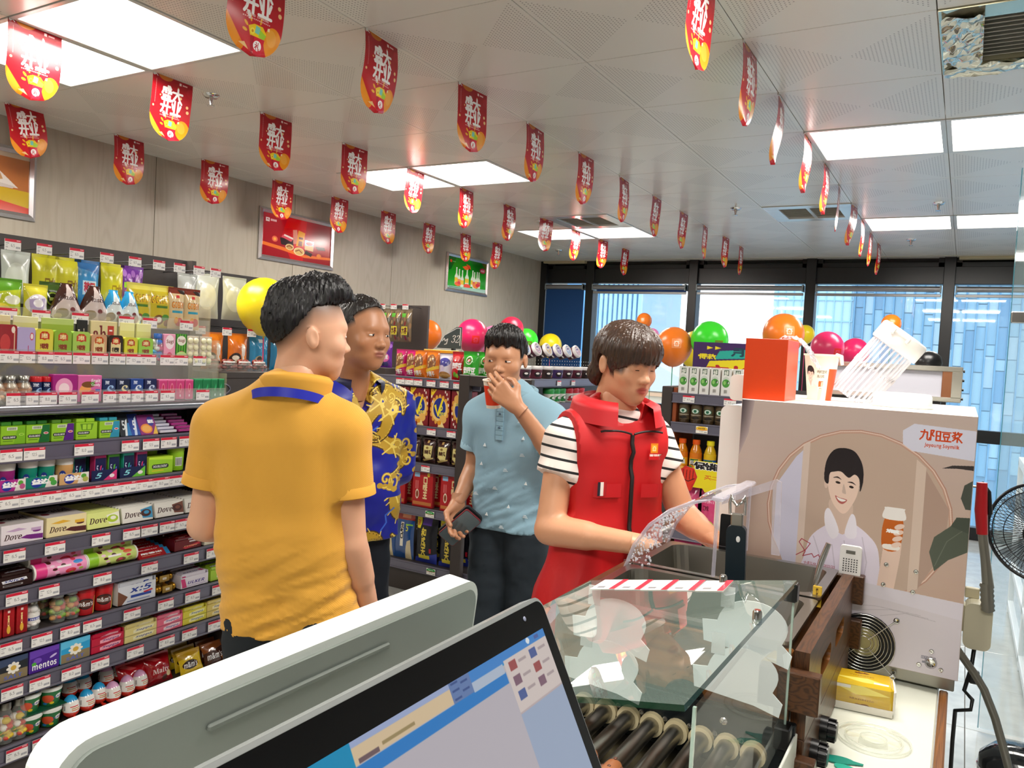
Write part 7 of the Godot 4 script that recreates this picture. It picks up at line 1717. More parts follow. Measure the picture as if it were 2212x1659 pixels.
	part("raised_flap", MB.new().prism(PackedVector2Array([Vector2(-0.40, 1.287), Vector2(-0.30, 1.335), Vector2(-0.29, 1.33), Vector2(-0.285, 1.19), Vector2(-0.30, 1.19), Vector2(-0.305, 1.315), Vector2(-0.40, 1.272)]), -0.006, 0.0).mesh(), pane(Color(0.86, 0.84, 0.9), 0.3, 0.06), t, V(0, 0, -1.55))
	var dr := RandomNumberGenerator.new(); dr.seed = 17
	var drops := MB.new()
	for i in 260:
		var q := 0.3 + 0.68 * dr.randf()
		var p: Vector3 = shell.call(dr.randf(), q)
		drops.ball(p + V(0.001, 0, 0), V(0.0018, 0.0018, 0.0018) * (0.6 + dr.randf()), 5, 4)
	for i in 160:
		var p: Vector3 = shell.call(1.0, 0.25 + 0.72 * dr.randf())
		drops.ball(V(lerpf(p.x, -0.45, 0.35 * dr.randf()), p.y - 0.01, -1.5215), V(0.0018, 0.0022, 0.001) * (0.6 + dr.randf()), 5, 4)
	tag(part("water_drop", drops.mesh(), pane(Color(0.96, 0.96, 1.0), 0.5, 0.04), t), "", "", "", "stuff")
	t = thing("black_handle_ladle", "black-handled steel tool standing upright in the nearer pan", "ladle", V(-0.318, 0, -1.515))
	t.rotation = V(0.02, 0.1, 0.03)
	var hp := PackedVector2Array()
	for p in rr_poly(0.036, 0.15, 0.012): hp.append(p + Vector2(0, 1.175))
	part("handle", MB.new().prism(hp, -0.008, 0.008).mesh(), mat(C("0b1c26"), 0.3), t)
	part("ferrule", bx(-0.011, 1.248, -0.006, 0.011, 1.272, 0.006, 0.002), m_steel, t)
	part("hook", MB.new().tube([V(-0.013, 1.27, 0), V(-0.014, 1.292, 0), V(-0.011, 1.305, 0), V(-0.008, 1.296, 0.004), V(0, 1.288, 0.008), V(0.008, 1.294, 0.004), V(0.012, 1.305, 0), V(0.014, 1.29, 0), V(0.013, 1.27, 0)], 0.003, 8).mesh(), m_chrome, t)
	part("shaft", MB.new().tube([V(0, 1.11, 0), V(0.0, 1.04, 0.0)], 0.006, 8).mesh(), m_steel, t)
	part("hang_hole", MB.new().ball(V(0.004, 1.225, 0.008), V(0.004, 0.006, 0.001), 10, 6).mesh(), mat(C("e8e8e8"), 0.4), t)
	t = thing("steel_spoon", "long steel spoon with yellow tag standing in the farther pan", "spoon", V(-0.213, 0, -1.56))
	part("handle", MB.new().tube([V(-0.012, 1.04, 0.0), V(-0.008, 1.14, 0), V(0.002, 1.19, -0.004), V(0.012, 1.225, -0.008)], [0.004, 0.004, 0.006, 0.005], 8).mesh(), m_chrome, t)
	part("yellow_tag", MB.new().box(V(-0.008, 1.105, 0.004), V(0.008, 1.145, 0.007), 0.001, art["spoon_tag"], art_side("spoon_tag")).mesh(), m_pack, t)
	t = thing("white_plug_meter", "small white device with pinholes clipped behind the wooden box", "device", V(-0.185, 1.118, -1.79), 0.0)
	part("shell", MB.new().prism(rr_poly(0.042, 0.065, 0.006), -0.012, 0.0).mesh(), mat(C("ecebea"), 0.35), t, V(0, 0.03, 0))
	var pin := MB.new()
	for a in 6:
		for b in 6: pin.box(V(-0.014 + a * 0.0052, 0.008 + b * 0.005, 0), V(-0.0115 + a * 0.0052, 0.0105 + b * 0.005, 0.0006))
	tag(part("pinhole", pin.mesh(), mat(C("3a3a3a"), 0.6), t), "", "", "", "stuff")
	part("display", bx(-0.009, 0.046, 0, 0.009, 0.053, 0.001), mat(C("6a6a64"), 0.3), t)
	t = thing("roller_grill", "roller grill with steel rollers at the bottom of the picture", "roller grill", V(0, 0, 0))
	part("casing", MB.new().box(V(-0.555, 0.902, -1.235), V(-0.185, 0.925, -0.70), 0.003).box(V(-0.205, 0.925, -1.235), V(-0.185, 0.955, -0.7), 0.003).mesh(), m_steel, t)
	part("end_plate", bx(-0.555, 0.925, -1.238, -0.185, 1.015, -1.222, 0.002), mat(C("1b2226"), 0.22, 0.4), t)
	part("right_plate", bx(-0.187, 0.905, -1.236, -0.183, 1.0, -0.7, 0.001), mat(C("d8dcd4"), 0.4), t)
	part("printed_leaf", MB.new().prism(rr_poly(0.03, 0.05, 0.012), 0, 0.001).mesh(), mat(C("1f9a7a"), 0.4), t, V(-0.1825, 0.93, -1.19)).rotation.y = PI / 2
	part("near_plate", bx(-0.555, 0.925, -0.712, -0.185, 0.99, -0.70, 0.002), mat(C("1b2226"), 0.22, 0.4), t)
	for k in 8:
		var x := -0.525 + k * 0.0405
		var rl := MB.new(); rl.xf = Transform3D(Basis(V(1, 0, 0), -PI / 2), V(x, 0.958, -0.71))
		part("roller", rl.lathe([Vector2(0, 0.0), Vector2(0.0135, 0.0), Vector2(0.0135, 0.505), Vector2(0, 0.505)], 20).mesh(), m_steel, t)
		var ca := MB.new(); ca.xf = Transform3D(Basis(V(1, 0, 0), -PI / 2), V(x, 0.958, -1.212))
		part("roller_collar", ca.lathe([Vector2(0.0135, 0), Vector2(0.0195, 0), Vector2(0.0195, 0.012), Vector2(0.0135, 0.012)], 20).mesh(), mat(C("d8cba4"), 0.45), t)
		if k < 7: screw(t, V(x + 0.0203, 0.972, -1.2205), 0.004)
	for p in [[-0.50, 1.0], [-0.29, 0.995]]: screw(t, V(p[0], p[1], -1.2205), 0.006)
	var sm := mat(C("a86a42"), 0.35)
	sm.subsurf_scatter_enabled = true; sm.subsurf_scatter_strength = 0.15
	for k in 2:
		var s := thing("sausage", ["browned sausage on the rollers, left one at the picture's lower edge", "browned sausage on the rollers, right one at the picture's lower edge"][k], "sausage", V([-0.425, -0.384][k], 0.983, [-0.965, -0.955][k]), 0.0, "sausages on the rollers")
		var q := MB.new(); q.xf = Transform3D(Basis(V(1, 0, 0), PI / 2), V(0, 0, 0))
		part("sausage_body", q.lathe([Vector2(0, -0.065), Vector2(0.008, -0.062), Vector2(0.0135, -0.052), Vector2(0.0145, -0.02), Vector2(0.0142, 0.02), Vector2(0.0135, 0.052), Vector2(0.008, 0.062), Vector2(0, 0.065)], 18, 0.2).mesh(), sm, s)
		var br := MB.new()
		for i in 14: br.ball(V(0.0142 * sin(i * 2.1), 0.0142 * cos(i * 2.1) * (1 if cos(i * 2.1) > 0 else -1) * 0.96, -0.055 + i * 0.008), V(0.003, 0.0012, 0.004), 6, 4)
		part("browned_spot", br.mesh(), mat(C("5f3018"), 0.4), s)
	t = thing("glass_guard", "tilted greenish glass plate on a clear side panel over the roller grill", "sneeze guard", V(0, 0, 0))
	var A := V(-0.525, 1.172, -1.215)
	var B := V(-0.196, 1.236, -1.215)
	var Cc := V(-0.203, 1.236, -0.70)
	var Dd := V(-0.532, 1.172, -0.70)
	var th := V(0.0012, -0.006, 0)
	part("glass_plate", MB.new().quad(Dd, Cc, B, A).mesh(), pane(Color(0.80, 0.93, 0.88), 0.13, 0.01), t)
	var em := MB.new()
	for q in [[Dd, Cc], [Cc, B], [B, A], [A, Dd]]: em.quad(q[0] + th, q[1] + th, q[1], q[0])
	part("glass_edge", em.mesh(), pane(Color(0.07, 0.22, 0.14), 0.75, 0.05), t)
	part("side_glass", MB.new().quad(V(-0.199, 1.0, -0.72), V(-0.199, 1.0, -1.215), V(-0.199, 1.228, -1.215), V(-0.199, 1.228, -0.72)).mesh(), m_lowglare, t)
	for z in [-1.216, -0.72]: part("side_glass_edge", bx(-0.2, 1.0, z - 0.002, -0.197, 1.228, z + 0.002), pane(Color(0.75, 0.85, 0.8), 0.5, 0.05), t)
	part("corner_clip", MB.new().box(V(-0.212, 1.205, -1.222), V(-0.192, 1.232, -1.202), 0.002).mesh(), m_dark, t)
	part("corner_clip", MB.new().box(V(-0.212, 0.985, -1.222), V(-0.188, 1.018, -1.196), 0.002).mesh(), m_dark, t)
	for p in [V(-0.30, 1.222, -1.2), V(-0.205, 1.24, -1.0), V(-0.36, 1.208, -0.712)]:
		part("stud", MB.new().lathe([Vector2(0, -0.012), Vector2(0.006, -0.012), Vector2(0.006, 0.003), Vector2(0.004, 0.006), Vector2(0, 0.006)], 12).mesh(), m_chrome, t, p)
	part("front_glass", MB.new().quad(V(-0.53, 0.99, -0.72), V(-0.53, 0.99, -1.215), V(-0.53, 1.168, -1.215), V(-0.53, 1.168, -0.72)).mesh(), pane(Color(0.9, 0.96, 0.94), 0.07, 0.01), t)
	for q in [["upper right", -0.262, 1.163, -1.19], ["lower right", -0.268, 1.095, -1.175], ["upper left", -0.475, 1.125, -1.18], ["lower left", -0.478, 1.06, -1.165]]:
		var cl := PackedVector2Array()
		for i in 15: cl.append(Vector2(0.012 + 0.05 * cos(PI * i / 14.0 - 0.25), 0.0 + 0.036 * sin(PI * i / 14.0 - 0.25)))
		cl.append_array(PackedVector2Array([Vector2(-0.04, -0.002), Vector2(-0.062, -0.004), Vector2(-0.058, -0.036), Vector2(0.03, -0.046), Vector2(0.066, -0.056), Vector2(0.07, -0.036), Vector2(0.055, -0.022)]))
		var cd := thing("cloud_card", q[0] + " cloud-shaped white card taped under the glass plate", "card", V(q[1], q[2], q[3]), 0.1, "cloud-shaped white cards")
		part("card", MB.new().prism(cl, -0.002, 0.0).mesh(), mat(C("e2eced"), 0.5), cd)
		part("tape", bx(-0.036, 0.02, 0.0, -0.016, 0.052, 0.001), pane(Color(0.95, 0.97, 0.97), 0.5, 0.15), cd)
	for k in 5:
		var tg := thing("price_card", "red and white price card on the glass plate, %s from the left" % ordn(k), "price tag", V(-0.478 + k * 0.043, 1.1815 + k * 0.0084, -1.185 + 0.002 * k), 0.0, "price cards on the glass plate")
		tg.rotation = V(0, 0.02, 0.19)
		part("card", MB.new().box(V(-0.021, 0, -0.03), V(0.021, 0.001, 0.035), 0.0003).mesh(), mat(C("f3f0ec"), 0.4), tg)
		part("red_band", bx(0.012, 0.001, -0.03, 0.021, 0.0014, 0.035), mat(C("d8243e"), 0.4), tg)
		part("printed_price", bx(-0.012, 0.001, 0.018, 0.0, 0.0014, 0.026), mat(C("8a8a8e"), 0.5), tg)
	t = thing("tissue_pack", "gold-wrapped pack of paper tissues by the machine's foot", "tissues", V(-0.132, 0.901, -1.66), 0.12)
	var tis := MB.new()
	tis.box(V(-0.058, 0, -0.035), V(0.052, 0.056, 0.035), 0.006, art["tissue"], art_side("tissue"), art["tissue"])
	part("pack", tis.mesh(), m_foil, t)
	part("paper_end", bx(0.05, 0.004, -0.03, 0.056, 0.052, 0.032, 0.004), mat(C("eceae4"), 0.7), t)
	part("bottom_wrap", bx(-0.055, 0.0, 0.034, 0.052, 0.014, 0.037, 0.001), mat(C("e4e0d4"), 0.5), t)
	t = thing("dish_cover", "clear round ribbed plastic lid lying on the white worktop", "lid", V(-0.098, 0.9005, -1.515))
	part("disc", MB.new().lathe([Vector2(0, 0.003), Vector2(0.02, 0.003), Vector2(0.022, 0.005), Vector2(0.045, 0.004), Vector2(0.048, 0.007), Vector2(0.058, 0.005), Vector2(0.06, 0.0)], 36).mesh(), pane(Color(0.93, 0.95, 0.9), 0.12, 0.05), t)
	for r in [0.021, 0.046, 0.06]:
		var rg := []
		for k in 37: rg.append(V(cos(TAU * k / 36.0) * r, 0.005, sin(TAU * k / 36.0) * r))
		part("rib", MB.new().tube(rg, 0.0012, 5, false).mesh(), pane(Color(0.9, 0.92, 0.86), 0.4, 0.08), t)
	t = thing("teal_leaf_wrapper", "teal leaf-shaped wrapper with pale print on the worktop", "wrapper", V(-0.142, 0.901, -1.40), 0.2)
	var lf := PackedVector2Array()
	for i in 20: lf.append(Vector2(cos(TAU * i / 20.0) * 0.026 + (0.014 if i == 19 or i == 0 else 0.0), sin(TAU * i / 20.0) * 0.013))
	var lm := MB.new(); lm.xf = Transform3D(Basis(V(1, 0, 0), -PI / 2), Vector3.ZERO)
	part("leaf", lm.prism(lf, 0, 0.002).mesh(), mat(C("128a78"), 0.25), t)
	part("second_leaf", lm.mesh(), mat(C("2aa890"), 0.25), t, V(0.016, -0.0005, 0.03)).rotation.y = -0.6
	t = thing("holder_box", "beige plastic holder box fixed to the machine's right side", "holder", V(0.062, 0, -2.12))
	part("cup", MB.new().prism(rr_poly(0.056, 0.105, 0.016), -0.03, 0.03).mesh(), mat(C("d2cbb2"), 0.4), t, V(0, 0.978, 0))
	part("lip", bx(-0.03, 1.03, -0.032, 0.0, 1.055, -0.02, 0.002), mat(C("cfc6a8"), 0.4), t)
	part("bracket", bx(-0.038, 0.96, -0.02, -0.026, 1.02, 0.02), mat(C("cfc6a8"), 0.4), t)
	t = thing("tongs", "steel tongs with red handle hanging right of the machine", "tongs", V(0.05, 0, -2.08))
	part("handle", MB.new().tube([V(-0.002, 1.312, 0), V(0.0, 1.25, 0), V(0.006, 1.195, 0)], [0.011, 0.013, 0.0115], 12).mesh(), mat(C("b4101c"), 0.35), t)
	part("arm", MB.new().tube([V(0.006, 1.2, 0), V(0.016, 1.14, 0), V(0.026, 1.075, 0)], [0.010, 0.010, 0.012], 12).mesh(), m_steel, t)
	var tp := []
	var tr := []
	for k in 13:
		tp.append(V(0.022 + k * 0.0006, 1.085 - k * 0.0055, 0)); tr.append(0.0125 + 0.0022 * (k % 2) if k < 12 else 0.006)
	part("scalloped_tip", MB.new().tube(tp, tr, 12).mesh(), m_steel, t)
	part("loop", MB.new().tube([V(-0.004, 1.31, -0.012), V(0.012, 1.29, -0.014), V(0.018, 1.24, -0.01)], 0.006, 8).mesh(), m_dark, t)
	part("hanger", MB.new().tube([V(-0.026, 1.30, -0.01), V(-0.002, 1.30, -0.01)], 0.003, 6).mesh(), m_steel, t)
	t = thing("steel_hose", "bent silver hose running down right of the counter", "hose", V(0, 0, 0))
	part("hose", MB.new().tube([V(0.024, 0.945, -2.0), V(0.04, 0.925, -2.0), V(0.06, 0.9, -2.0), V(0.08, 0.87, -2.0), V(0.105, 0.812, -2.0), V(0.125, 0.75, -2.0), V(0.14, 0.70, -2.0), V(0.155, 0.55, -2.0), V(0.16, 0.0, -2.0)], 0.0085, 12).mesh(), m_steel, t)
	t = thing("black_cable", "black power cable looping below the beige holder box", "cable", V(0, 0, 0))
	part("cord", MB.new().tube([V(0.06, 0.93, -2.12), V(0.056, 0.88, -2.1), V(0.045, 0.83, -2.08), V(0.062, 0.82, -2.06), V(0.06, 0.8, -2.05), V(0.03, 0.79, -2.05), V(0.03, 0.70, -2.1), V(0.035, 0.3, -2.1), V(0.06, 0.006, -2.12)], 0.0045, 8).mesh(), m_dark, t)
	part("clip", bx(0.052, 0.855, -2.075, 0.072, 0.885, -2.06, 0.003), m_dark, t)
	build_till()
	build_right_side()
func build_till() -> void:
	var t := thing("till_screen", "silver-edged till touch screen in the foreground showing a blue and grey page", "till screen", V(-0.291, 1.352, -0.385))
	t.rotation = V(0, PI / 2, 0)
	var tilt := 0.47
	var W := 0.372
	var H := 0.235
	var bs := Basis(V(1, 0, 0), -tilt)
	var add := func(nm: String, m: MB, mt: Material) -> void:
		for i in m.v.size():
			m.v[i] = bs * m.v[i]; m.n[i] = bs * m.n[i]
		part(nm, m.mesh(), mt, t)
	var pl := PackedVector2Array()
	for p in rr_poly(W, H, 0.011): pl.append(p + Vector2(0, -H / 2))
	var alu := mat(Color(0.74, 0.76, 0.76), 0.25, 0.5)
	add.call("silver_shell", MB.new().prism(pl, -0.014, -0.001), alu)
	var p2 := PackedVector2Array()
	for p in rr_poly(W - 0.006, H - 0.006, 0.009): p2.append(p + Vector2(0, -H / 2))
	add.call("black_glass", MB.new().prism(p2, -0.002, 0.0006), mat(Color(0.012, 0.014, 0.022), 0.04))
	var sc := MB.new()
	sc.uv = pic_uv(513, 257, 510, 286)
	sc.quad(V(-W / 2 + 0.016, -H + 0.02, 0.001), V(W / 2 - 0.016, -H + 0.02, 0.001), V(W / 2 - 0.016, -0.024, 0.001), V(-W / 2 + 0.016, -0.024, 0.001))
	var sm := mat(Color(0.02, 0.02, 0.02), 0.06)
	sm.emission_enabled = true
	sm.emission_texture = m_pics.albedo_texture
	sm.emission_operator = BaseMaterial3D.EMISSION_OP_MULTIPLY
	sm.emission = Color.WHITE
	sm.emission_energy_multiplier = 0.42
	add.call("screen", sc, sm)
	add.call("camera_dot", MB.new().ball(V(0.15, -0.011, 0.001), V(0.002, 0.002, 0.0006), 8, 5), mat(C("8a90a8"), 0.2))
	part("neck", MB.new().box(V(-0.06, -0.40, -0.10), V(0.06, -0.12, -0.06), 0.006).mesh(), alu, t)
	part("base", MB.new().box(V(-0.13, -0.4515, -0.08), V(0.13, -0.41, 0.10), 0.01).mesh(), alu, t)
	var l := AreaLight3D.new()
	l.name = "screen_light"
	l.area_size = Vector2(0.34, 0.19)
	l.light_color = Color(0.85, 0.92, 1.0)
	l.light_energy = 0.02
	l.area_range = 5.0
	l.shadow_enabled = true
	t.add_child(l)
	l.position = bs * V(0, -H / 2, 0.004)
	l.basis = bs * Basis(V(0, 1, 0), PI)
	var c := thing("customer_display", "white-rimmed customer display with grey back behind the till screen", "display", V(-0.356, 1.352, -0.395), PI / 2)
	var tb := Basis(V(1, 0, 0), 0.10)
	var W2 := 0.372
	var cp := PackedVector2Array()
	for p in rr_poly(W2, 0.225, 0.02, 7): cp.append(p + Vector2(0, -0.1125))
	var m := MB.new().prism(cp, -0.022, 0.0)
	for i in m.v.size(): m.v[i] = tb * m.v[i]; m.n[i] = tb * m.n[i]
	part("white_rim", m.mesh(), mat(C("dfe6e2"), 0.18), c)
	var ip := PackedVector2Array()
	for p in rr_poly(W2 - 0.012, 0.213, 0.016, 7): ip.append(p + Vector2(0, -0.1125))
	m = MB.new().prism(ip, -0.002, 0.0025)
	for i in m.v.size(): m.v[i] = tb * m.v[i]; m.n[i] = tb * m.n[i]
	part("grey_back", m.mesh(), mat(C("8d948f"), 0.28, 0.3), c)
	m = MB.new().box(V(-0.10, -0.024, 0.002), V(0.06, -0.020, 0.005), 0.001)
	for i in m.v.size(): m.v[i] = tb * m.v[i]; m.n[i] = tb * m.n[i]
	part("raised_bar", m.mesh(), mat(C("7d847f"), 0.3, 0.3), c)
	part("dark_front", MB.new().box(V(-W2 / 2 + 0.01, -0.21, -0.03), V(W2 / 2 - 0.01, -0.02, -0.024), 0.001).mesh(), m_dark, c)
	part("arm", MB.new().box(V(-0.03, -0.448, -0.03), V(0.03, -0.2, 0.0), 0.004).mesh(), alu, c)
func build_right_side() -> void:
	var wf := mat(C("e4ecf0"), 0.3)
	var t := thing("glass_showcase", "white-framed glass showcase along the right edge of the picture", "showcase", V(0, 0, 0))
	for q in [[0.34, 0.98], [0.34, 0.62], [0.34, 0.30], [0.34, 0.04]]:
		part("frame_rail", bx(q[0], q[1], -6.2, q[0] + 0.04, q[1] + 0.045, -2.45, 0.004), wf, t)
	for z in [-6.2, -5.0, -3.9, -3.0, -2.49]: part("frame_post", bx(0.34, 0.0, z, 0.38, 1.02, z + 0.04, 0.004), wf, t)
	part("pane", bx(0.356, 0.08, -6.18, 0.360, 1.0, -2.46), pane(Color(0.8, 0.92, 0.97), 0.12, 0.02), t)
	for y in [0.33, 0.66]: part("shelf_glass", bx(0.37, y, -6.15, 0.9, y + 0.01, -2.5), pane(Color(0.75, 0.9, 0.95), 0.25, 0.04), t)
	part("back_panel", bx(0.9, 0.0, -6.2, 0.93, 1.02, -2.45), mat(C("b8d0dc"), 0.3), t)
	part("top_panel", bx(0.34, 1.02, -6.2, 0.93, 1.04, -2.45, 0.003), wf, t)
	t = thing("glass_door", "frameless glass door with chrome handle at the right picture edge", "glass door", V(0, 0, 0))
	part("pane", bx(0.15, 0.02, -4.0, 1.1, 2.45, -3.988), pane(Color(0.82, 0.93, 0.95), 0.14, 0.02), t)
	part("pane_edge", bx(0.146, 0.02, -4.001, 0.15, 2.45, -3.987), pane(Color(0.35, 0.62, 0.68), 0.6, 0.05), t)
	part("handle", MB.new().tube([V(0.205, 2.25, -3.95), V(0.205, 1.86, -3.95)], 0.014, 12).mesh(), m_chrome, t)
	for y in [2.2, 1.88]: part("handle_mount", MB.new().tube([V(0.205, y, -3.95), V(0.205, y, -3.988)], 0.01, 10).mesh(), m_chrome, t)
	part("clamp", bx(0.15, 1.79, -4.01, 0.3, 1.84, -3.978, 0.004), m_chrome, t)
	t = thing("pedestal_fan", "black wire-caged pedestal fan at the right picture edge", "fan", V(0.262, 0, -3.2), -0.32)
	var cy := 1.035
	var cage := MB.new()
	var R0 := 0.168
	for i in 72:
		var a := TAU * i / 72.0
		var d := V(cos(a), sin(a), 0)
		cage.tube([d * 0.04 + V(0, cy, 0.07), d * R0 * 0.7 + V(0, cy, 0.06), d * R0 + V(0, cy, 0.0), d * R0 * 0.75 + V(0, cy, -0.06), d * 0.05 + V(0, cy, -0.075)], 0.0011, 4, false)
	tag(part("cage_wire", cage.mesh(), m_dark, t), "", "", "", "stuff")
	for q in [[R0, 0.0, 0.006], [R0 * 0.86, 0.032, 0.002], [R0 * 0.6, 0.064, 0.0015]]:
		var rg := []
		for k in 49: rg.append(V(cos(TAU * k / 48.0) * q[0], cy + sin(TAU * k / 48.0) * q[0], q[1]))
		part("cage_ring", MB.new().tube(rg, q[2], 6, false).mesh(), m_dark, t)
	var hb := MB.new(); hb.xf = Transform3D(Basis(V(1, 0, 0), PI / 2), V(0, cy, 0.07))
	part("badge_disc", hb.lathe([Vector2(0, -0.004), Vector2(0.042, -0.004), Vector2(0.042, 0.002), Vector2(0, 0.006)], 20).mesh(), m_dark, t)
	for k in 3:
		var bl := func(s: float, q: float) -> Vector3: return Basis(V(0, 0, 1), TAU * k / 3.0) * V(0.03 + 0.115 * q, (s - 0.5) * (0.05 + 0.09 * q), 0.02 * (s - 0.5)) + V(0, cy, 0)
		part("blade", MB.new().sheet(bl, 6, 6).mesh(), pane(Color(0.25, 0.3, 0.34), 0.7, 0.2), t)
	part("motor", MB.new().ball(V(0, cy, -0.09), V(0.05, 0.05, 0.06), 16, 10).mesh(), m_dark, t)
	part("pole", MB.new().tube([V(0, 0.03, -0.09), V(0, cy - 0.04, -0.09)], 0.012, 10).mesh(), m_dark, t)
	part("base", MB.new().lathe([Vector2(0, 0), Vector2(0.15, 0), Vector2(0.15, 0.012), Vector2(0.04, 0.03), Vector2(0, 0.03)], 24).mesh(), m_dark, t, V(0, 0, -0.09))
	t = thing("chrome_bin", "round chrome bin with black lid at the lower right corner", "bin", V(0.20, 0, -2.50))
	part("drum", MB.new().lathe([Vector2(0, 0), Vector2(0.10, 0), Vector2(0.10, 0.47), Vector2(0.09, 0.50)], 28).mesh(), m_chrome, t)
	part("lid", MB.new().lathe([Vector2(0.098, 0.49), Vector2(0.103, 0.50), Vector2(0.10, 0.525), Vector2(0.07, 0.555), Vector2(0.03, 0.565), Vector2(0, 0.567)], 28).mesh(), mat(C("15181c"), 0.08), t)
	part("rim", MB.new().lathe([Vector2(0.098, 0.485), Vector2(0.105, 0.487), Vector2(0.105, 0.497), Vector2(0.098, 0.5)], 28).mesh(), m_chrome, t)
class Field:
	var o: Vector3
	var h: float
	var nx: int
	var ny: int
	var nz: int
	var f: PackedFloat32Array
	func _init(mn: Vector3, mx: Vector3, hh: float) -> void:
		o = mn; h = hh
		nx = int(ceil((mx.x - mn.x) / h)) + 1
		ny = int(ceil((mx.y - mn.y) / h)) + 1
		nz = int(ceil((mx.z - mn.z) / h)) + 1
		f.resize(nx * ny * nz)
		f.fill(0.2)
	func span(lo: Vector3, hi: Vector3) -> Array:
		var a := ((lo - o) / h).floor()
		var b := ((hi - o) / h).ceil()
		return [clampi(int(a.x), 0, nx), clampi(int(b.x) + 1, 0, nx), clampi(int(a.y), 0, ny), clampi(int(b.y) + 1, 0, ny), clampi(int(a.z), 0, nz), clampi(int(b.z) + 1, 0, nz)]
	func cap(a: Vector3, b: Vector3, ra: float, rb: float, k := 0.02, sz := 1.0, cp = null, cn := Vector3.UP) -> void:
		var m := maxf(ra, rb) + k + 2.0 * h
		var e := Vector3(m, m, m)
		var s := span(a.min(b) - e, a.max(b) + e)
		var ab := b - a
		ab.z *= sz
		var l2 := maxf(ab.length_squared(), 1e-9)
		var dr := rb - ra
		for z in range(s[4], s[5]):
			for y in range(s[2], s[3]):
				var i: int = (z * ny + y) * nx + s[0]
				for x in range(s[0], s[1]):
					var p := Vector3(o.x + x * h, o.y + y * h, o.z + z * h)
					var q := p - a
					q.z *= sz
					var t := clampf(q.dot(ab) / l2, 0.0, 1.0)
					var d := (q - ab * t).length() - ra - dr * t
					if cp != null: d = maxf(d, (p - cp).dot(cn))
					var g := f[i]
					var w := clampf(0.5 + 0.5 * (g - d) / k, 0.0, 1.0)
					f[i] = lerpf(g, d, w) - k * w * (1.0 - w)
					i += 1
	func ell(c: Vector3, r: Vector3, k := 0.02, rot := Basis.IDENTITY, sub := false) -> void:
		var mr := maxf(r.x, maxf(r.y, r.z)) + k + 2.0 * h
		var e := Vector3(mr, mr, mr)
		var s := span(c - e, c + e)
		var inv := rot.transposed()
		for z in range(s[4], s[5]):
			for y in range(s[2], s[3]):
				var i: int = (z * ny + y) * nx + s[0]
				for x in range(s[0], s[1]):
					var q := inv * (Vector3(o.x + x * h, o.y + y * h, o.z + z * h) - c)
					var k0 := (q / r).length()
					var k1 := (q / (r * r)).length()
					var d := k0 * (k0 - 1.0) / maxf(k1, 1e-6) if k0 > 1e-4 else -r.x
					var g := f[i]
					if sub:
						d = -d
						var w := clampf(0.5 - 0.5 * (g - d) / k, 0.0, 1.0)
						f[i] = lerpf(g, d, w) + k * w * (1.0 - w)
					else:
						var w := clampf(0.5 + 0.5 * (g - d) / k, 0.0, 1.0)
						f[i] = lerpf(g, d, w) - k * w * (1.0 - w)
					i += 1
	func each(fn: Callable) -> void: # fn(p, value) -> new value, near the surface
		for z in nz:
			for y in ny:
				for x in nx:
					var i := (z * ny + y) * nx + x
					if f[i] < 0.03: f[i] = fn.call(Vector3(o.x + x * h, o.y + y * h, o.z + z * h), f[i])
	func mesh(mb: MB, col: Callable, uvf = null) -> void:
		var id := PackedInt32Array()
		id.resize(f.size())
		id.fill(-1)
		var sy := nx
		var szz := nx * ny
		for z in nz - 1:
			for y in ny - 1:
				var i := (z * ny + y) * nx
				for x in nx - 1:
					var a := f[i]
					var b := f[i + 1]
					var c := f[i + sy]
					var d := f[i + sy + 1]
					var e := f[i + szz]
					var g := f[i + szz + 1]
					var m := f[i + szz + sy]
					var n := f[i + szz + sy + 1]
					if not (a > 0.0 and b > 0.0 and c > 0.0 and d > 0.0 and e > 0.0 and g > 0.0 and m > 0.0 and n > 0.0) and not (a <= 0.0 and b <= 0.0 and c <= 0.0 and d <= 0.0 and e <= 0.0 and g <= 0.0 and m <= 0.0 and n <= 0.0):
						var s := Vector3.ZERO
						var k := 0
						for q in [[a, b, 0, 0, 0, 0], [c, d, 0, 1, 0, 0], [e, g, 0, 0, 1, 0], [m, n, 0, 1, 1, 0], [a, c, 0, 0, 0, 1], [b, d, 1, 0, 0, 1], [e, m, 0, 0, 1, 1], [g, n, 1, 0, 1, 1], [a, e, 0, 0, 0, 2], [b, g, 1, 0, 0, 2], [c, m, 0, 1, 0, 2], [d, n, 1, 1, 0, 2]]:
							if (q[0] <= 0.0) != (q[1] <= 0.0):
								var t: float = q[0] / (q[0] - q[1])
								var v := Vector3(q[2], q[3], q[4])
								v[q[5]] = t
								s += v
								k += 1
						var p := o + (Vector3(x, y, z) + s / k) * h
						var nn := Vector3(b + d + g + n - a - c - e - m, c + d + m + n - a - b - e - g, e + g + m + n - a - b - c - d)
						mb.col = col.call(p)
						id[i] = mb.vert(p, nn.normalized(), uvf.call(p) if uvf != null else Vector2(p.x, p.y))
					i += 1
		for z in range(1, nz - 1):
			for y in range(1, ny - 1):
				var i := (z * ny + y) * nx + 1
				for x in range(1, nx - 1):
					var a := f[i] <= 0.0
					for ax in 3:
						var st: int = [1, sy, szz][ax]
						if a != (f[i + st] <= 0.0):
							var u: int = [sy, szz, 1][ax]
							var w: int = [szz, 1, sy][ax]
							var p := id[i - u - w]
							var q := id[i - w]
							var r := id[i]
							var s := id[i - u]
							if p >= 0 and q >= 0 and r >= 0 and s >= 0:
								if a:
									mb.tri(p, q, r); mb.tri(p, r, s)
								else:
									mb.tri(p, r, q); mb.tri(p, s, r)
					i += 1
var wn := noise(1.0, 77, 2)
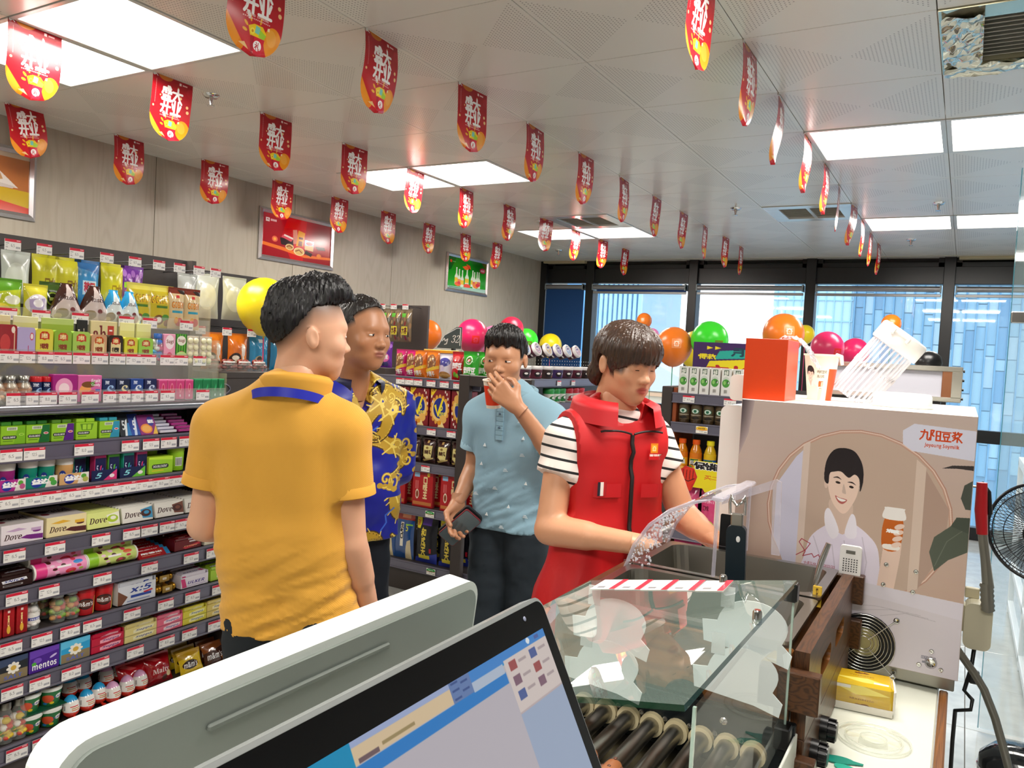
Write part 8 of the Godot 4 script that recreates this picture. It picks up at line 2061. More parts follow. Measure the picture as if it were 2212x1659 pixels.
func folds(fl: Field, amp: float, fx: float, fy: float) -> void:
	fl.each(func(p: Vector3, d: float) -> float: return d + amp * wn.get_noise_3d(p.x * fx + p.y * fy * 0.4, p.y * fy + p.x * 2.0, p.z * fx))
func flat(c: Color) -> Callable:
	var l := c.srgb_to_linear()
	return func(_p: Vector3) -> Color: return l
func head(mb: MB, t: Transform3D, skin: Color, o: Node3D, opt: Dictionary) -> void:
	var fl := Field.new(V(-0.1, -0.11, -0.12), V(0.1, 0.24, 0.135), 0.0034)
	var w: float = opt.get("w", 1.0)
	fl.ell(V(0, 0.142, -0.012), V(0.075 * w, 0.083, 0.096), 0.01)
	fl.ell(V(0, 0.09, 0.026), V(0.065 * w, 0.082, 0.062), 0.03)
	fl.ell(V(0, 0.042, 0.034), V(0.054 * w, 0.038, 0.052), 0.025)
	fl.ell(V(0, 0.014, 0.062), V(0.024, 0.017, 0.018), 0.022)
	fl.cap(V(0, 0.05, -0.022), V(0, -0.1, -0.04), 0.05, 0.056, 0.025)
	for s in [-1, 1]:
		fl.ell(V(s * 0.043 * w, 0.082, 0.057), V(0.022, 0.02, 0.02), 0.022)
		fl.ell(V(s * 0.031, 0.113, 0.097), V(0.02, 0.011, 0.012), 0.014, Basis.IDENTITY, true)
	fl.cap(V(-0.03, 0.130, 0.071), V(0.03, 0.130, 0.071), 0.013, 0.013, 0.018)
	fl.cap(V(0, 0.118, 0.076), V(0, 0.083, 0.092), 0.0075, 0.0095, 0.012)
	fl.ell(V(0, 0.078, 0.0955), V(0.0125, 0.0105, 0.0125), 0.009)
	for s in [-1, 1]:
		fl.ell(V(s * 0.0125, 0.0755, 0.087), V(0.0085, 0.0085, 0.0105), 0.006)
		fl.ell(V(s * 0.006, 0.067, 0.094), V(0.0035, 0.003, 0.005), 0.003, Basis.IDENTITY, true)
		fl.ell(V(s * 0.031, 0.1105, 0.0735), V(0.0155, 0.010, 0.0105), 0.005)
		fl.ell(V(s * 0.0785 * w, 0.10, -0.012), V(0.008, 0.027, 0.016), 0.006, Basis(V(1, 0, 0), -0.2))
		fl.ell(V(s * 0.089 * w, 0.102, -0.008), V(0.006, 0.016, 0.009), 0.004, Basis(V(1, 0, 0), -0.2), true)
	var sm: float = opt.get("smile", 0.0)
	fl.ell(V(0, 0.053, 0.083), V(0.021, 0.0058, 0.0085), 0.006)
	fl.ell(V(0, 0.0425, 0.0825), V(0.0175, 0.007, 0.0085), 0.006)
	fl.ell(V(0, 0.0478, 0.0945), V(0.022 + sm * 0.006, 0.0016 + sm * 0.003, 0.006), 0.003, Basis.IDENTITY, true)
	var base := skin.srgb_to_linear()
	var lip: Color = (opt.get("lip", C("b5685c")) as Color).srgb_to_linear()
	var hl: Callable = opt.hairline
	var dark: Color = (opt.hair as Color).srgb_to_linear()
	var fade: float = opt.get("fade", 0.012)
	var colf := func(p: Vector3) -> Color:
		var c := base
		var e := Vector2(p.x / 0.024, (p.y - 0.0478) / 0.0125).length()
		if p.z > 0.07: c = c.lerp(lip, clampf((1.0 - e) * 3.0, 0, 1))
		c = c.lerp(Color(base.r * 0.95, base.g * 0.72, base.b * 0.66), 0.35 * clampf(1.0 - V(absf(p.x) - 0.042, p.y - 0.078, p.z - 0.066).length() / 0.03, 0, 1))
		if p.y > 0.02 and (absf(p.x) < 0.079 * w):
			var q: float = p.y - hl.call(p)
			c = c.lerp(dark, 0.92 * clampf(q / fade + 1.0, 0, 1))
		return c
	mb.xf = t
	fl.mesh(mb, colf)
	for s in [-1, 1]:
		if not opt.get("eyes_down", false):
			var em := MB.new(); em.xf = t
			em.col = C("e6e0da").srgb_to_linear()
			em.ball(V(s * 0.0315, 0.1085, 0.0803), V(0.0125, 0.0042, 0.0048), 14, 8)
			em.col = C("1c120e").srgb_to_linear()
			em.ball(V(s * 0.0315 + opt.get("look", 0.0), 0.1088, 0.0826), V(0.0052, 0.0044, 0.0034), 12, 8)
			part("eye", em.mesh(), vcol(0.15), o)
		var lm := MB.new(); lm.xf = t
		var down := -0.004 if opt.get("eyes_down", false) else 0.0
		lm.tube([V(s * 0.0165, 0.109 + down, 0.0815), V(s * 0.024, 0.1125 + down * 1.6, 0.0843), V(s * 0.034, 0.1125 + down * 1.6, 0.0825), V(s * 0.045, 0.1085 + down, 0.074)], [0.0007, 0.0013, 0.0014, 0.0007], 6)
		part("eyelash", lm.mesh(), mat(C("17100d"), 0.6), o)
		var bm := MB.new(); bm.xf = t
		bm.tube([V(s * 0.013, 0.127, 0.0865), V(s * 0.028, 0.131, 0.0835), V(s * 0.042, 0.130, 0.0745), V(s * 0.05, 0.1265, 0.066)], [0.0018, 0.0032, 0.0028, 0.0008], 6)
		part("eyebrow", bm.mesh(), mat((opt.hair as Color).lerp(skin, 0.15), 0.8), o)
	var hf := Field.new(V(-0.115, 0.0, -0.14), V(0.115, 0.29, 0.15), 0.0036)
	opt.shape.call(hf)
	var amp: float = opt.get("strand", 0.0035)
	hf.each(func(p: Vector3, d: float) -> float:
		var a := atan2(p.x, -p.z)
		var dd := d + amp * wn.get_noise_2d(a * 26.0 + p.y * opt.get("swirl", 6.0), p.y * 12.0 + p.z * 22.0)
		return maxf(dd, (hl.call(p) - p.y) * 0.8 + amp * wn.get_noise_2d(a * 60.0, 3.0)))
	var hm := MB.new(); hm.xf = t
	hf.mesh(hm, func(p: Vector3) -> Color:
		var g := 1.0 + 0.55 * wn.get_noise_2d(atan2(p.x, -p.z) * 40.0 + p.y * 8.0, p.y * 9.0)
		return Color(dark.r * g, dark.g * g, dark.b * g))
	part("hair", hm.mesh(), vcol(opt.get("hair_rough", 0.42)), o)
func hand(mb: MB, t: Transform3D, skin: Color, s: float, curl: Array, thumb := 0.5) -> void:
	var fl := Field.new(V(-0.075, -0.03, -0.04), V(0.075, 0.2, 0.1), 0.003)
	fl.cap(V(0, -0.035, 0), V(0, 0.01, 0), 0.025, 0.026, 0.012, 1.3)
	var kx := [0.029, 0.010, -0.0095, -0.028]
	var ky := [0.086, 0.09, 0.085, 0.076]
	var ln := [0.070, 0.078, 0.072, 0.056]
	for i in 4:
		fl.cap(V(s * kx[i] * 0.45, 0.012, 0), V(s * kx[i], ky[i], 0), 0.0155, 0.0125, 0.012, 1.15)
	for i in 4:
		var p := V(s * kx[i], ky[i], 0)
		var a := 0.0
		var rad := 0.0092 if i < 3 else 0.0080
		for j in 3:
			a += curl[i] * [0.8, 1.0, 0.7][j]
			var q: Vector3 = p + V(s * kx[i] * 0.25 * (1.0 if j == 0 else 0.0) * 0.3, cos(a), sin(a)) * ln[i] * [0.45, 0.31, 0.24][j]
			fl.cap(p, q, rad, rad * 0.9, 0.003)
			p = q
			rad *= 0.9
	var tp := V(s * 0.02, 0.022, 0.004)
	var t1 := tp + V(s * 0.030, 0.026, 0.012)
	var t2 := t1 + V(s * 0.016 * (1.0 - thumb), 0.026, 0.022 * thumb + 0.006)
	var t3 := t2 + V(-s * 0.012 * thumb, 0.02, 0.016 * thumb)
	fl.cap(tp, t1, 0.0165, 0.0115, 0.012)
	fl.cap(t1, t2, 0.0105, 0.0095, 0.004)
	fl.cap(t2, t3, 0.0095, 0.0082, 0.003)
	mb.xf = t
	fl.mesh(mb, flat(skin))
func aim(at: Vector3, y: Vector3, z: Vector3) -> Transform3D:
	var yy := y.normalized()
	var zz := (z - yy * z.dot(yy)).normalized()
	return Transform3D(Basis(yy.cross(zz), yy, zz), at)
func limbs(fl: Field, j: Dictionary, skin := true) -> void: # arms, neck and upper trunk of the body under the clothes
	for s in ["L", "R"]:
		fl.cap(j["sh" + s], j["el" + s], 0.045, 0.037, 0.02)
		fl.cap(j["el" + s], j["wr" + s], 0.038, 0.0255, 0.012)
		fl.cap(j["el" + s].lerp(j["wr" + s], 0.12), j["el" + s].lerp(j["wr" + s], 0.4), 0.037, 0.034, 0.015)
		fl.cap(j["chest"], j["sh" + s], 0.06, 0.045, 0.03, 1.3)
	fl.cap(j["neck"], j["chest"], 0.05, 0.07, 0.03, 1.2)
	fl.cap(j["chest"], j["hip"], 0.085, 0.07, 0.04, 1.5)
func trunk(fl: Field, j: Dictionary, g: float) -> void: # the clothed trunk, g thicker than the body
	var w: float = j.get("w", 1.0)
	for s in ["L", "R"]:
		var sh: Vector3 = j["sh" + s]
		fl.cap(j["neckbase"], sh, 0.05 + g, 0.046 + g, 0.04, 1.05)
		fl.cap((j["chest"] as Vector3).lerp(sh, 0.42), (j["waist"] as Vector3) + V(signf(sh.x - j["chest"].x) * 0.055 * w, 0, 0), (0.098 + g) * w, (0.088 + g) * w, 0.05, 1.12)
		fl.cap((j["waist"] as Vector3) + V(signf(sh.x - j["chest"].x) * 0.055 * w, 0, 0), (j["hip"] as Vector3) + V(signf(sh.x - j["chest"].x) * 0.07 * w, 0, 0), (0.088 + g) * w, (0.098 + g) * w, 0.05, 1.12)
func collar(o: Node3D, c: Vector3, r: float, hgt: float, mt: Material, tilt := 0.3, gap := 0.5, lean := Vector3.ZERO) -> void:
	var f := func(s: float, q: float) -> Vector3:
		var a := PI + (s - 0.5) * (TAU - gap)
		var rr := r + 0.012 * (1.0 - absf(q * 2.0 - 1.0)) + (q * 0.028 if q > 0.5 else 0.0) * tilt * 2.0
		var y := hgt * (q * 2.0 if q < 0.5 else 2.0 - 2.0 * q * 0.98)
		return c + V(sin(a) * rr, y - 0.012 * cos(a) * 1.0 - 0.012, cos(a) * rr * 0.95) + lean * y
	part("collar", MB.new().sheet(f, 40, 10, true).mesh(), mt, o)
func legs(o: Node3D, j: Dictionary, c: Color, rough: float) -> void:
	var fl := Field.new(V(-0.3, 0.02, -0.25), V(0.3, j.hip.y + 0.12, 0.3), 0.014)
	fl.cap(j.hip + V(-0.05, 0.06, 0), j.hip + V(0.05, 0.06, 0), 0.082, 0.082, 0.03, 1.15)
	for s in ["L", "R"]:
		var sd := 1.0 if s == "L" else -1.0
		fl.cap(j.hip + V(sd * 0.075, 0, -0.01), j["kn" + s], 0.086, 0.068, 0.03)
		fl.cap(j["kn" + s], j["an" + s], 0.07, 0.055, 0.02)
	fl.each(func(p: Vector3, d: float) -> float: return maxf(d + 0.006 * wn.get_noise_3d(p.x * 9.0, p.y * 14.0, p.z * 9.0), maxf(0.06 - p.y, p.y - j.hip.y - 0.06)))
	var mb := MB.new()
	fl.mesh(mb, flat(c))
	part("trousers", mb.mesh(), vcol(rough), o)
	for s in ["L", "R"]:
		var sf := Field.new(V(-0.07, 0.0, -0.13), V(0.07, 0.12, 0.2), 0.008)
		sf.cap(V(0, 0.045, -0.06), V(0, 0.035, 0.13), 0.045, 0.042, 0.02)
		sf.each(func(p: Vector3, d: float) -> float: return maxf(d, 0.003 - p.y))
		var sb := MB.new()
		sf.mesh(sb, flat(C("1a1a1c")))
		part("shoe", sb.mesh(), vcol(0.4), o, V(j["an" + s].x, 0, j["an" + s].z))
func sleeve(fl: Field, a: Vector3, b: Vector3, ra: float, rb: float) -> void:
	var d := (b - a).normalized()
	fl.cap(a, b + d * 0.08, ra, rb, 0.025, 1.0, b, d)
func cuff(o: Node3D, b: Vector3, d: Vector3, r: float, mt: Material) -> void:
	var m := MB.new()
	m.xf = Transform3D(Basis(Quaternion(Vector3.UP, d.normalized())), b)
	part("cuff", m.lathe([Vector2(r - 0.008, -0.002), Vector2(r, -0.026), Vector2(r + 0.0025, -0.024), Vector2(r + 0.0035, 0.0), Vector2(r - 0.004, 0.003)], 28).mesh(), mt, o)
func build_people() -> void:
	man_yellow()
	man_dragon()
	man_blue()
	woman_red()
func man_yellow() -> void:
	var o := thing("person", "man in a mustard polo shirt and blue lanyard, seen from behind with head turned right", "person", V(-1.40, 0, -1.40), atan2(-0.5, -0.866))
	var skin := C("d9a688")
	var j := {"neck": V(0.012, 1.46, -0.005), "neckbase": V(0.03, 1.405, -0.01), "chest": V(0.04, 1.28, 0.0), "waist": V(0.025, 1.05, 0.0), "hip": V(-0.002, 0.86, 0.0), "shL": V(0.19, 1.325, 0.0), "shR": V(-0.11, 1.335, 0.0), "elL": V(0.222, 1.085, 0.0), "elR": V(-0.142, 1.055, 0.0), "wrL": V(0.14, 1.03, 0.22), "wrR": V(-0.184, 0.845, 0.09), "knL": V(0.08, 0.47, 0.02), "knR": V(-0.09, 0.47, 0.02), "anL": V(0.08, 0.07, 0.0), "anR": V(-0.1, 0.07, 0.0), "w": 0.95}
	var mb := MB.new()
	var fl := Field.new(V(-0.28, 0.78, -0.2), V(0.32, 1.52, 0.3), 0.0105)
	limbs(fl, j)
	fl.mesh(mb, flat(skin))
	hand(mb, aim(j.wrR, V(-0.1, -1, 0.25), V(0.6, 0, 0.5)), skin, 1.0, [0.4, 0.45, 0.5, 0.5])
	hand(mb, aim(j.wrL, V(-0.5, 0.0, 0.9), V(-0.6, 0.0, -0.5)), skin, 1.0, [0.5, 0.5, 0.5, 0.5])
	var hl := func(p: Vector3) -> float:
		var z := p.z
		if z > 0.045: return 0.186 + (z - 0.045) * 0.25
		if z > -0.01: return 0.176 + 0.01 * (z + 0.01) / 0.055
		return lerpf(0.176, 0.075, clampf((-z - 0.01) / 0.075, 0, 1))
	var shape := func(h: Field) -> void:
		h.ell(V(0, 0.145, -0.022), V(0.0765, 0.086, 0.094), 0.01)
		h.ell(V(0, 0.2, -0.012), V(0.064, 0.05, 0.086), 0.025)
		h.ell(V(-0.005, 0.218, 0.035), V(0.055, 0.038, 0.062), 0.025)
		h.cap(V(0.0, 0.225, 0.05), V(0.0, 0.195, 0.108), 0.034, 0.012, 0.02)
		h.cap(V(0.02, 0.245, 0.01), V(0.01, 0.232, 0.07), 0.022, 0.012, 0.015)
	head(mb, Transform3D(Basis(V(0, 1, 0), -1.05) * Basis(V(1, 0, 0), 0.02), V(-0.006, 1.458, 0.025)), skin, o, {"hair": C("0b0a0c"), "hairline": hl, "fade": 0.05, "shape": shape, "smile": 0.9, "lip": C("b9685c"), "strand": 0.006, "swirl": 14.0, "hair_rough": 0.5})
	var sk := vcol(0.48)
	sk.subsurf_scatter_enabled = true; sk.subsurf_scatter_strength = 0.12
	part("body", mb.mesh(), sk, o)
	var cloth := vcol(0.85)
	cloth.rim_enabled = true; cloth.rim = 0.25
	cloth.normal_enabled = true; cloth.normal_texture = weave(); cloth.normal_scale = 0.35; cloth.uv1_scale = V(14, 14, 14)
	var sf := Field.new(V(-0.3, 0.78, -0.22), V(0.34, 1.52, 0.24), 0.0095)
	trunk(sf, j, 0.016)
	sleeve(sf, j.shL, j.shL.lerp(j.elL, 0.58), 0.066, 0.064)
	sleeve(sf, j.shR, j.shR.lerp(j.elR, 0.56), 0.066, 0.064)
	sf.each(func(p: Vector3, d: float) -> float:
		var low := clampf((1.12 - p.y) / 0.2, 0, 1)
		var q := d + 0.006 * wn.get_noise_3d(p.x * 6.0, p.y * 3.0, p.z * 6.0) + low * 0.011 * wn.get_noise_2d(p.y * 22.0 + p.x * 9.0, p.x * 5.0 + 9.0)
		return maxf(q, 0.838 + 0.03 * p.x - p.y))
	var sm := MB.new()
	var sc := C("d9a03a")
	sf.mesh(sm, flat(sc))
	part("polo_shirt", sm.mesh(), cloth, o)
	var cm := mat(sc, 0.85); cm.cull_mode = BaseMaterial3D.CULL_DISABLED
	collar(o, V(0.012, 1.425, -0.005), 0.066, 0.05, cm, 0.35, 0.7, V(-0.1, 0, 0))
	cuff(o, j.shL.lerp(j.elL, 0.58), j.elL - j.shL, 0.065, cm)
	cuff(o, j.shR.lerp(j.elR, 0.56), j.elR - j.shR, 0.065, cm)
	var band := func(s: float, q: float) -> Vector3:
		var a := PI + (s - 0.5) * 4.6
		return V(0.02, 1.437, -0.005) + V(sin(a) * 0.094, -0.030 * cos(a) - 0.022 * q - 0.026, cos(a) * 0.098 - 0.004 * q)
	var lm := mat(C("1420a8"), 0.45); lm.cull_mode = BaseMaterial3D.CULL_DISABLED
	part("lanyard", MB.new().sheet(band, 32, 2, true).mesh(), lm, o)
	legs(o, j, C("14161f"), 0.8)
var weave_tex: Texture2D
func weave() -> Texture2D:
	if weave_tex == null:
		var i := Image.create(128, 128, false, Image.FORMAT_RGB8)
		for y in 128:
			for x in 128:
				var g := 0.5 + 0.25 * sin(x * TAU / 8.0) * sin(y * TAU / 8.0) + 0.15 * wn.get_noise_2d(x * 0.4, y * 0.4)
				i.set_pixel(x, y, Color(g, g, g))
		i.bump_map_to_normal_map(2.0)
		weave_tex = ImageTexture.create_from_image(i)
	return weave_tex
func dragon_print() -> Image:
	var i := newim(512, 512, C("101c96"))
	pen(i, 0, 0, 512, 512)
	var r := RandomNumberGenerator.new(); r.seed = 41
	var gold := C("b8962e")
	var dk := C("4a3410")
	var lt := C("e2cc62")
	for n in 9: # coiling scaled bodies
		var p := Vector2(r.randf() * 100, r.randf() * 100)
		var a := r.randf() * TAU
		var bend := (0.16 if n % 2 == 0 else -0.16)
		var pts := []
		for k in 30:
			pts.append(p)
			a += bend * (1.0 + sin(k * 0.35)) * 0.9
			p += Vector2(cos(a), sin(a)) * 2.0
		for k in 29:
			var w := 8.0 * sin(PI * (k + 2) / 32.0)
			L([pts[k], pts[k + 1]], w + 1.6, dk)
		for k in 29:
			var w := 8.0 * sin(PI * (k + 2) / 32.0)
			L([pts[k], pts[k + 1]], w, gold)
			var d: Vector2 = (pts[k + 1] - pts[k]).normalized()
			var s := d.orthogonal()
			L([pts[k] - s * w * 0.35, pts[k] + d * 1.2, pts[k] + s * w * 0.35], 0.6, dk)
			L([pts[k] - s * w * 0.42, pts[k + 1] - s * w * 0.42], 0.9, lt)
			if k % 3 == 0: L([pts[k] + s * w * 0.5, pts[k] + s * (w * 0.5 + 2.4) - d * 1.6], 0.8, lt)
		var hp: Vector2 = pts[15]
		E(hp.x, hp.y, 7, 5, gold, a); E(hp.x + 2, hp.y - 1, 4, 2.5, lt, a); E(hp.x + 1, hp.y - 1, 1.2, 1.2, C("101c96"))
		for k in 5: L([[hp.x, hp.y], [hp.x + 9 * cos(k * 1.25), hp.y + 8 * sin(k * 1.25)]], 1.0, lt)
	for n in 16: # cloud curls
		var c := Vector2(r.randf() * 100, r.randf() * 100)
		var q := []
		for k in 22: q.append(c + Vector2(cos(k * 0.42 + n), sin(k * 0.42 + n)) * (0.4 + k * 0.24))
		L(q, 1.7, gold); L(q, 0.6, lt)
		for k in 3: E(c.x + 6.0 * cos(n + k * 1.3), c.y + 5.0 * sin(n + k * 1.3), 2.2, 1.8, gold)
	for n in 8:
		var c := Vector2(r.randf() * 100, r.randf() * 100)
		L([c, c + Vector2(4, -5), c + Vector2(3, -10), c + Vector2(9, -14)], 1.0, C("3a6ad8"))
	return i
func man_dragon() -> void:
	var o := thing("person", "older man in a blue shirt with golden dragons, looking right behind the man in yellow", "person", V(-1.75, 0, -1.99), atan2(0.94, 0.34))
	var skin := C("b07c5a")
	var j := {"neck": V(0.0, 1.45, 0.01), "neckbase": V(0.0, 1.40, 0.0), "chest": V(0.0, 1.28, 0.01), "waist": V(0.0, 1.06, 0.015), "hip": V(0.0, 0.88, 0.0), "shL": V(0.165, 1.335, 0.0), "shR": V(-0.165, 1.335, 0.0), "elL": V(0.215, 1.12, -0.04), "elR": V(-0.215, 1.12, -0.04), "wrL": V(0.05, 1.0, -0.15), "wrR": V(-0.05, 0.98, -0.15), "knL": V(0.09, 0.48, 0.02), "knR": V(-0.09, 0.48, 0.02), "anL": V(0.1, 0.07, 0.0), "anR": V(-0.1, 0.07, 0.0), "w": 0.98}
	var mb := MB.new()
	var fl := Field.new(V(-0.3, 0.8, -0.18), V(0.3, 1.5, 0.2), 0.0105)
	limbs(fl, j)
	fl.mesh(mb, flat(skin))
	hand(mb, aim(j.wrL, V(-1, 0.1, 0.05), V(0, 0, -1)), skin, -1.0, [0.3, 0.3, 0.3, 0.3])
	hand(mb, aim(j.wrR, V(1, 0.1, 0.05), V(0, 0, -1)), skin, 1.0, [0.3, 0.3, 0.3, 0.3])
	var hl := func(p: Vector3) -> float:
		if p.z > 0.0: return 0.150 + clampf(p.z / 0.06, 0, 1) * 0.05 - absf(p.x) * 0.12 if absf(p.x) < 0.066 else 0.13 + p.z * 0.6
		return lerpf(0.13, 0.05, clampf(-p.z / 0.06, 0, 1)) if p.z < -0.02 else 0.135
	var shape := func(h: Field) -> void:
		h.ell(V(0, 0.140, -0.016), V(0.0785, 0.0915, 0.0985), 0.01)
		h.ell(V(0, 0.192, -0.012), V(0.055, 0.04, 0.066), 0.02)
	head(mb, Transform3D(Basis(V(0, 1, 0), 0.24) * Basis(V(1, 0, 0), 0.03), V(-0.012, 1.474, 0.055)), skin, o, {"hair": C("1a1614"), "hairline": hl, "fade": 0.02, "shape": shape, "lip": C("8f5548"), "look": 0.002, "w": 1.0, "strand": 0.004})
	var sk := vcol(0.42)
	part("body", mb.mesh(), sk, o)
	var sf := Field.new(V(-0.31, 0.84, -0.25), V(0.31, 1.5, 0.24), 0.0105)
	trunk(sf, j, 0.022)
	sleeve(sf, j.shL, j.elL, 0.07, 0.06); sleeve(sf, j.shR, j.elR, 0.07, 0.06)
	sf.cap(j.elL, j.elL.lerp(j.wrL, 0.7), 0.062, 0.05, 0.02); sf.cap(j.elR, j.elR.lerp(j.wrR, 0.7), 0.062, 0.05, 0.02)
	sf.each(func(p: Vector3, d: float) -> float: return maxf(maxf(d + 0.010 * wn.get_noise_3d(p.x * 8.0, p.y * 7.0, p.z * 8.0), 0.905 - p.y), minf(0.03, (p.z - 0.02) * 3.0) - (absf(p.x + 0.01) - 0.008 - (p.y - 1.335) * 0.4) * 3.0 - 0.03 if p.y > 1.335 and p.z > 0.02 else -1.0))
	var sm := MB.new()
	sf.mesh(sm, flat(Color.WHITE), func(p: Vector3) -> Vector2: return Vector2(p.x * 1.9 + p.z * 1.1, -p.y * 1.9))
	var dm := texm(dragon_print(), 0.45)
	part("dragon_shirt", sm.mesh(), dm, o)
	var cm := mat(C("0a1038"), 0.5); cm.cull_mode = BaseMaterial3D.CULL_DISABLED
	collar(o, V(0, 1.405, 0.0), 0.074, 0.05, cm, 0.6, 1.1)
	legs(o, j, C("0b0f1e"), 0.8)
func man_blue() -> void:
	var o := thing("person", "man in a light blue polo shirt and jeans drinking from an orange paper cup", "person", V(-1.45, 0, -2.53), 0.0)
	var skin := C("bd8a68")
	var j := {"neck": V(-0.012, 1.43, 0.01), "neckbase": V(0.0, 1.375, 0.0), "chest": V(0.01, 1.25, 0.0), "waist": V(0.01, 1.03, 0.0), "hip": V(0.01, 0.88, 0.0), "shL": V(0.155, 1.31, 0.0), "shR": V(-0.135, 1.305, 0.0), "elL": V(0.235, 1.165, 0.05), "elR": V(-0.165, 1.09, -0.02), "wrL": V(0.135, 1.365, 0.20), "wrR": V(-0.155, 0.985, 0.10), "knL": V(0.10, 0.47, 0.0), "knR": V(-0.045, 0.49, 0.05), "anL": V(0.10, 0.07, -0.05), "anR": V(-0.045, 0.07, 0.06), "w": 0.82}
	var mb := MB.new()
	var fl := Field.new(V(-0.3, 0.8, -0.18), V(0.34, 1.48, 0.28), 0.0105)
	limbs(fl, j)
	fl.mesh(mb, flat(skin))
	var cup := V(0.03, 1.405, 0.182)
	var kn := V(0.088, 1.405, 0.216)
	hand(mb, aim(j.wrL + V(0.005, 0.0, 0.012), kn - j.wrL, V(-0.35, 0.05, -1)), skin, -1.0, [0.42, 0.42, 0.42, 0.45], 0.9)
	hand(mb, aim(j.wrR, V(0.15, -1, 0.25), V(0.75, 0.1, 0.45)), skin, 1.0, [0.55, 0.55, 0.55, 0.55], 0.7)
	var hl := func(p: Vector3) -> float:
		if p.z > 0.035: return 0.160 + (0.008 if absf(p.x) < 0.045 else 0.0) + 0.006 * sin(p.x * 160.0)
		if p.z > 0.008: return 0.118
		return 0.132 if p.z > -0.032 else lerpf(0.12, 0.05, clampf((-p.z - 0.032) / 0.04, 0, 1))
	var shape := func(h: Field) -> void:
		h.ell(V(0, 0.148, -0.012), V(0.082, 0.092, 0.1), 0.01)
		h.ell(V(0, 0.195, 0.02), V(0.07, 0.048, 0.075), 0.02)
	head(mb, Transform3D(Basis(V(0, 1, 0), 0.27) * Basis(V(1, 0, 0), 0.12).scaled(V(0.95, 0.95, 0.95)), V(-0.012, 1.422, 0.045)), skin, o, {"hair": C("0e0c0c"), "hairline": hl, "shape": shape, "lip": C("9a5f50"), "look": -0.005, "strand": 0.006, "w": 1.0})
	part("body", mb.mesh(), vcol(0.45), o)
	var sf := Field.new(V(-0.28, 0.86, -0.2), V(0.32, 1.46, 0.24), 0.0095)
	trunk(sf, j, 0.022)
	sleeve(sf, j.shL, j.shL.lerp(j.elL, 0.66), 0.064, 0.066)
	sleeve(sf, j.shR, j.shR.lerp(j.elR, 0.6), 0.062, 0.062)
	sf.each(func(p: Vector3, d: float) -> float: return maxf(d + 0.005 * wn.get_noise_3d(p.x * 7.0, p.y * 5.0, p.z * 7.0) + 0.009 * clampf((1.2 - p.y) / 0.2, 0, 1) * wn.get_noise_2d(p.y * 17.0 - p.x * 8.0, p.x * 6.0 + 3.0), 0.893 - p.y))
	var sm := MB.new()
	var sc := C("86abbd")
	sf.mesh(sm, flat(sc))
	var cloth := vcol(0.85)
	cloth.rim_enabled = true; cloth.rim = 0.2
	cloth.normal_enabled = true; cloth.normal_texture = weave(); cloth.normal_scale = 0.3; cloth.uv1_scale = V(14, 14, 14)
	part("polo_shirt", sm.mesh(), cloth, o)
	var cm := mat(C("7d9fae"), 0.8); cm.cull_mode = BaseMaterial3D.CULL_DISABLED
	collar(o, V(-0.004, 1.385, 0.0), 0.072, 0.046, cm, 0.5, 0.9)
	var wm := mat(C("dfe8ea"), 0.7)
	cuff(o, j.shL.lerp(j.elL, 0.66), j.elL - j.shL, 0.066, mat(C("8fb2c2"), 0.8))
	cuff(o, j.shR.lerp(j.elR, 0.6), j.elR - j.shR, 0.062, mat(C("8fb2c2"), 0.8))
	var rr := RandomNumberGenerator.new(); rr.seed = 4
	var front := func(x: float, y: float) -> float: # z of the cloth in front
		var z := 0.23
		while z > 0.0:
			var q := (V(x, y, z) - sf.o) / sf.h
			var i := (int(q.z) * sf.ny + int(q.y)) * sf.nx + int(q.x)
			if i >= 0 and i < sf.f.size() and sf.f[i] < 0.002: return z
			z -= 0.002
		return 0.1
	for k in 7:
		var y := 1.34 - k * 0.017
		part("placket", bx(-0.014, y - 0.009, -0.003, 0.014, y + 0.009, 0.002), mat(C("80a5b6"), 0.8), o, V(0.0, y * 0.0, front.call(0.0, y) + 0.001))
	for y in [1.325, 1.275]: part("button", MB.new().ball(V(0, y, front.call(0.0, y) + 0.004), V(0.005, 0.005, 0.002), 10, 6).mesh(), mat(C("4a6478"), 0.3), o)
	for q in [[0.09, 1.30, 0], [0.10, 1.18, 2], [-0.06, 1.2, 1], [0.04, 1.12, 2], [-0.07, 1.13, 1], [0.12, 1.08, 1], [0.0, 1.05, 2], [-0.08, 1.02, 0], [0.06, 0.99, 1], [0.12, 0.96, 0], [-0.03, 0.95, 1], [0.03, 0.91, 0], [0.1, 1.24, 1]]:
		var z: float = front.call(q[0], q[1]) + 0.0015
		if q[2] == 1: part("printed_mark", MB.new().prism(PackedVector2Array([Vector2(-0.006, 0), Vector2(0.006, 0), Vector2(0.001, 0.012)]), -0.0015, 0.0008).mesh(), wm, o, V(q[0], q[1], z))
		else:
			for k in 3: part("printed_mark", bx(-0.01 + k * 0.002, k * 0.004, -0.001, 0.01 - k * 0.003, k * 0.004 + 0.0014, 0.0008), wm, o, V(q[0], q[1], z))
	var rg := []
	for k in 13: rg.append(j.wrL.lerp(kn, 1.18) + Basis(V(0, 1, 0), 0.3) * V(0.004 * 0, sin(TAU * k / 12.0) * 0.0105, cos(TAU * k / 12.0) * 0.0105) + V(-0.008, -0.004, -0.002))
	part("ring", MB.new().tube(rg, 0.0012, 6, false).mesh(), mat(C("d8b04a"), 0.2, 1.0), o)
	legs(o, j, C("1c242e"), 0.85)
	var c := thing("drink_cup", "orange paper cup with cream rim held to the mouth of the man in light blue", "cup", V(-1.45, 0, -2.53) + cup + V(0, -0.052, 0))
	c.rotation = V(0.12, 0.3, 0.05)
	var cc := MB.new(); cc.uv = art["paper_cup"]
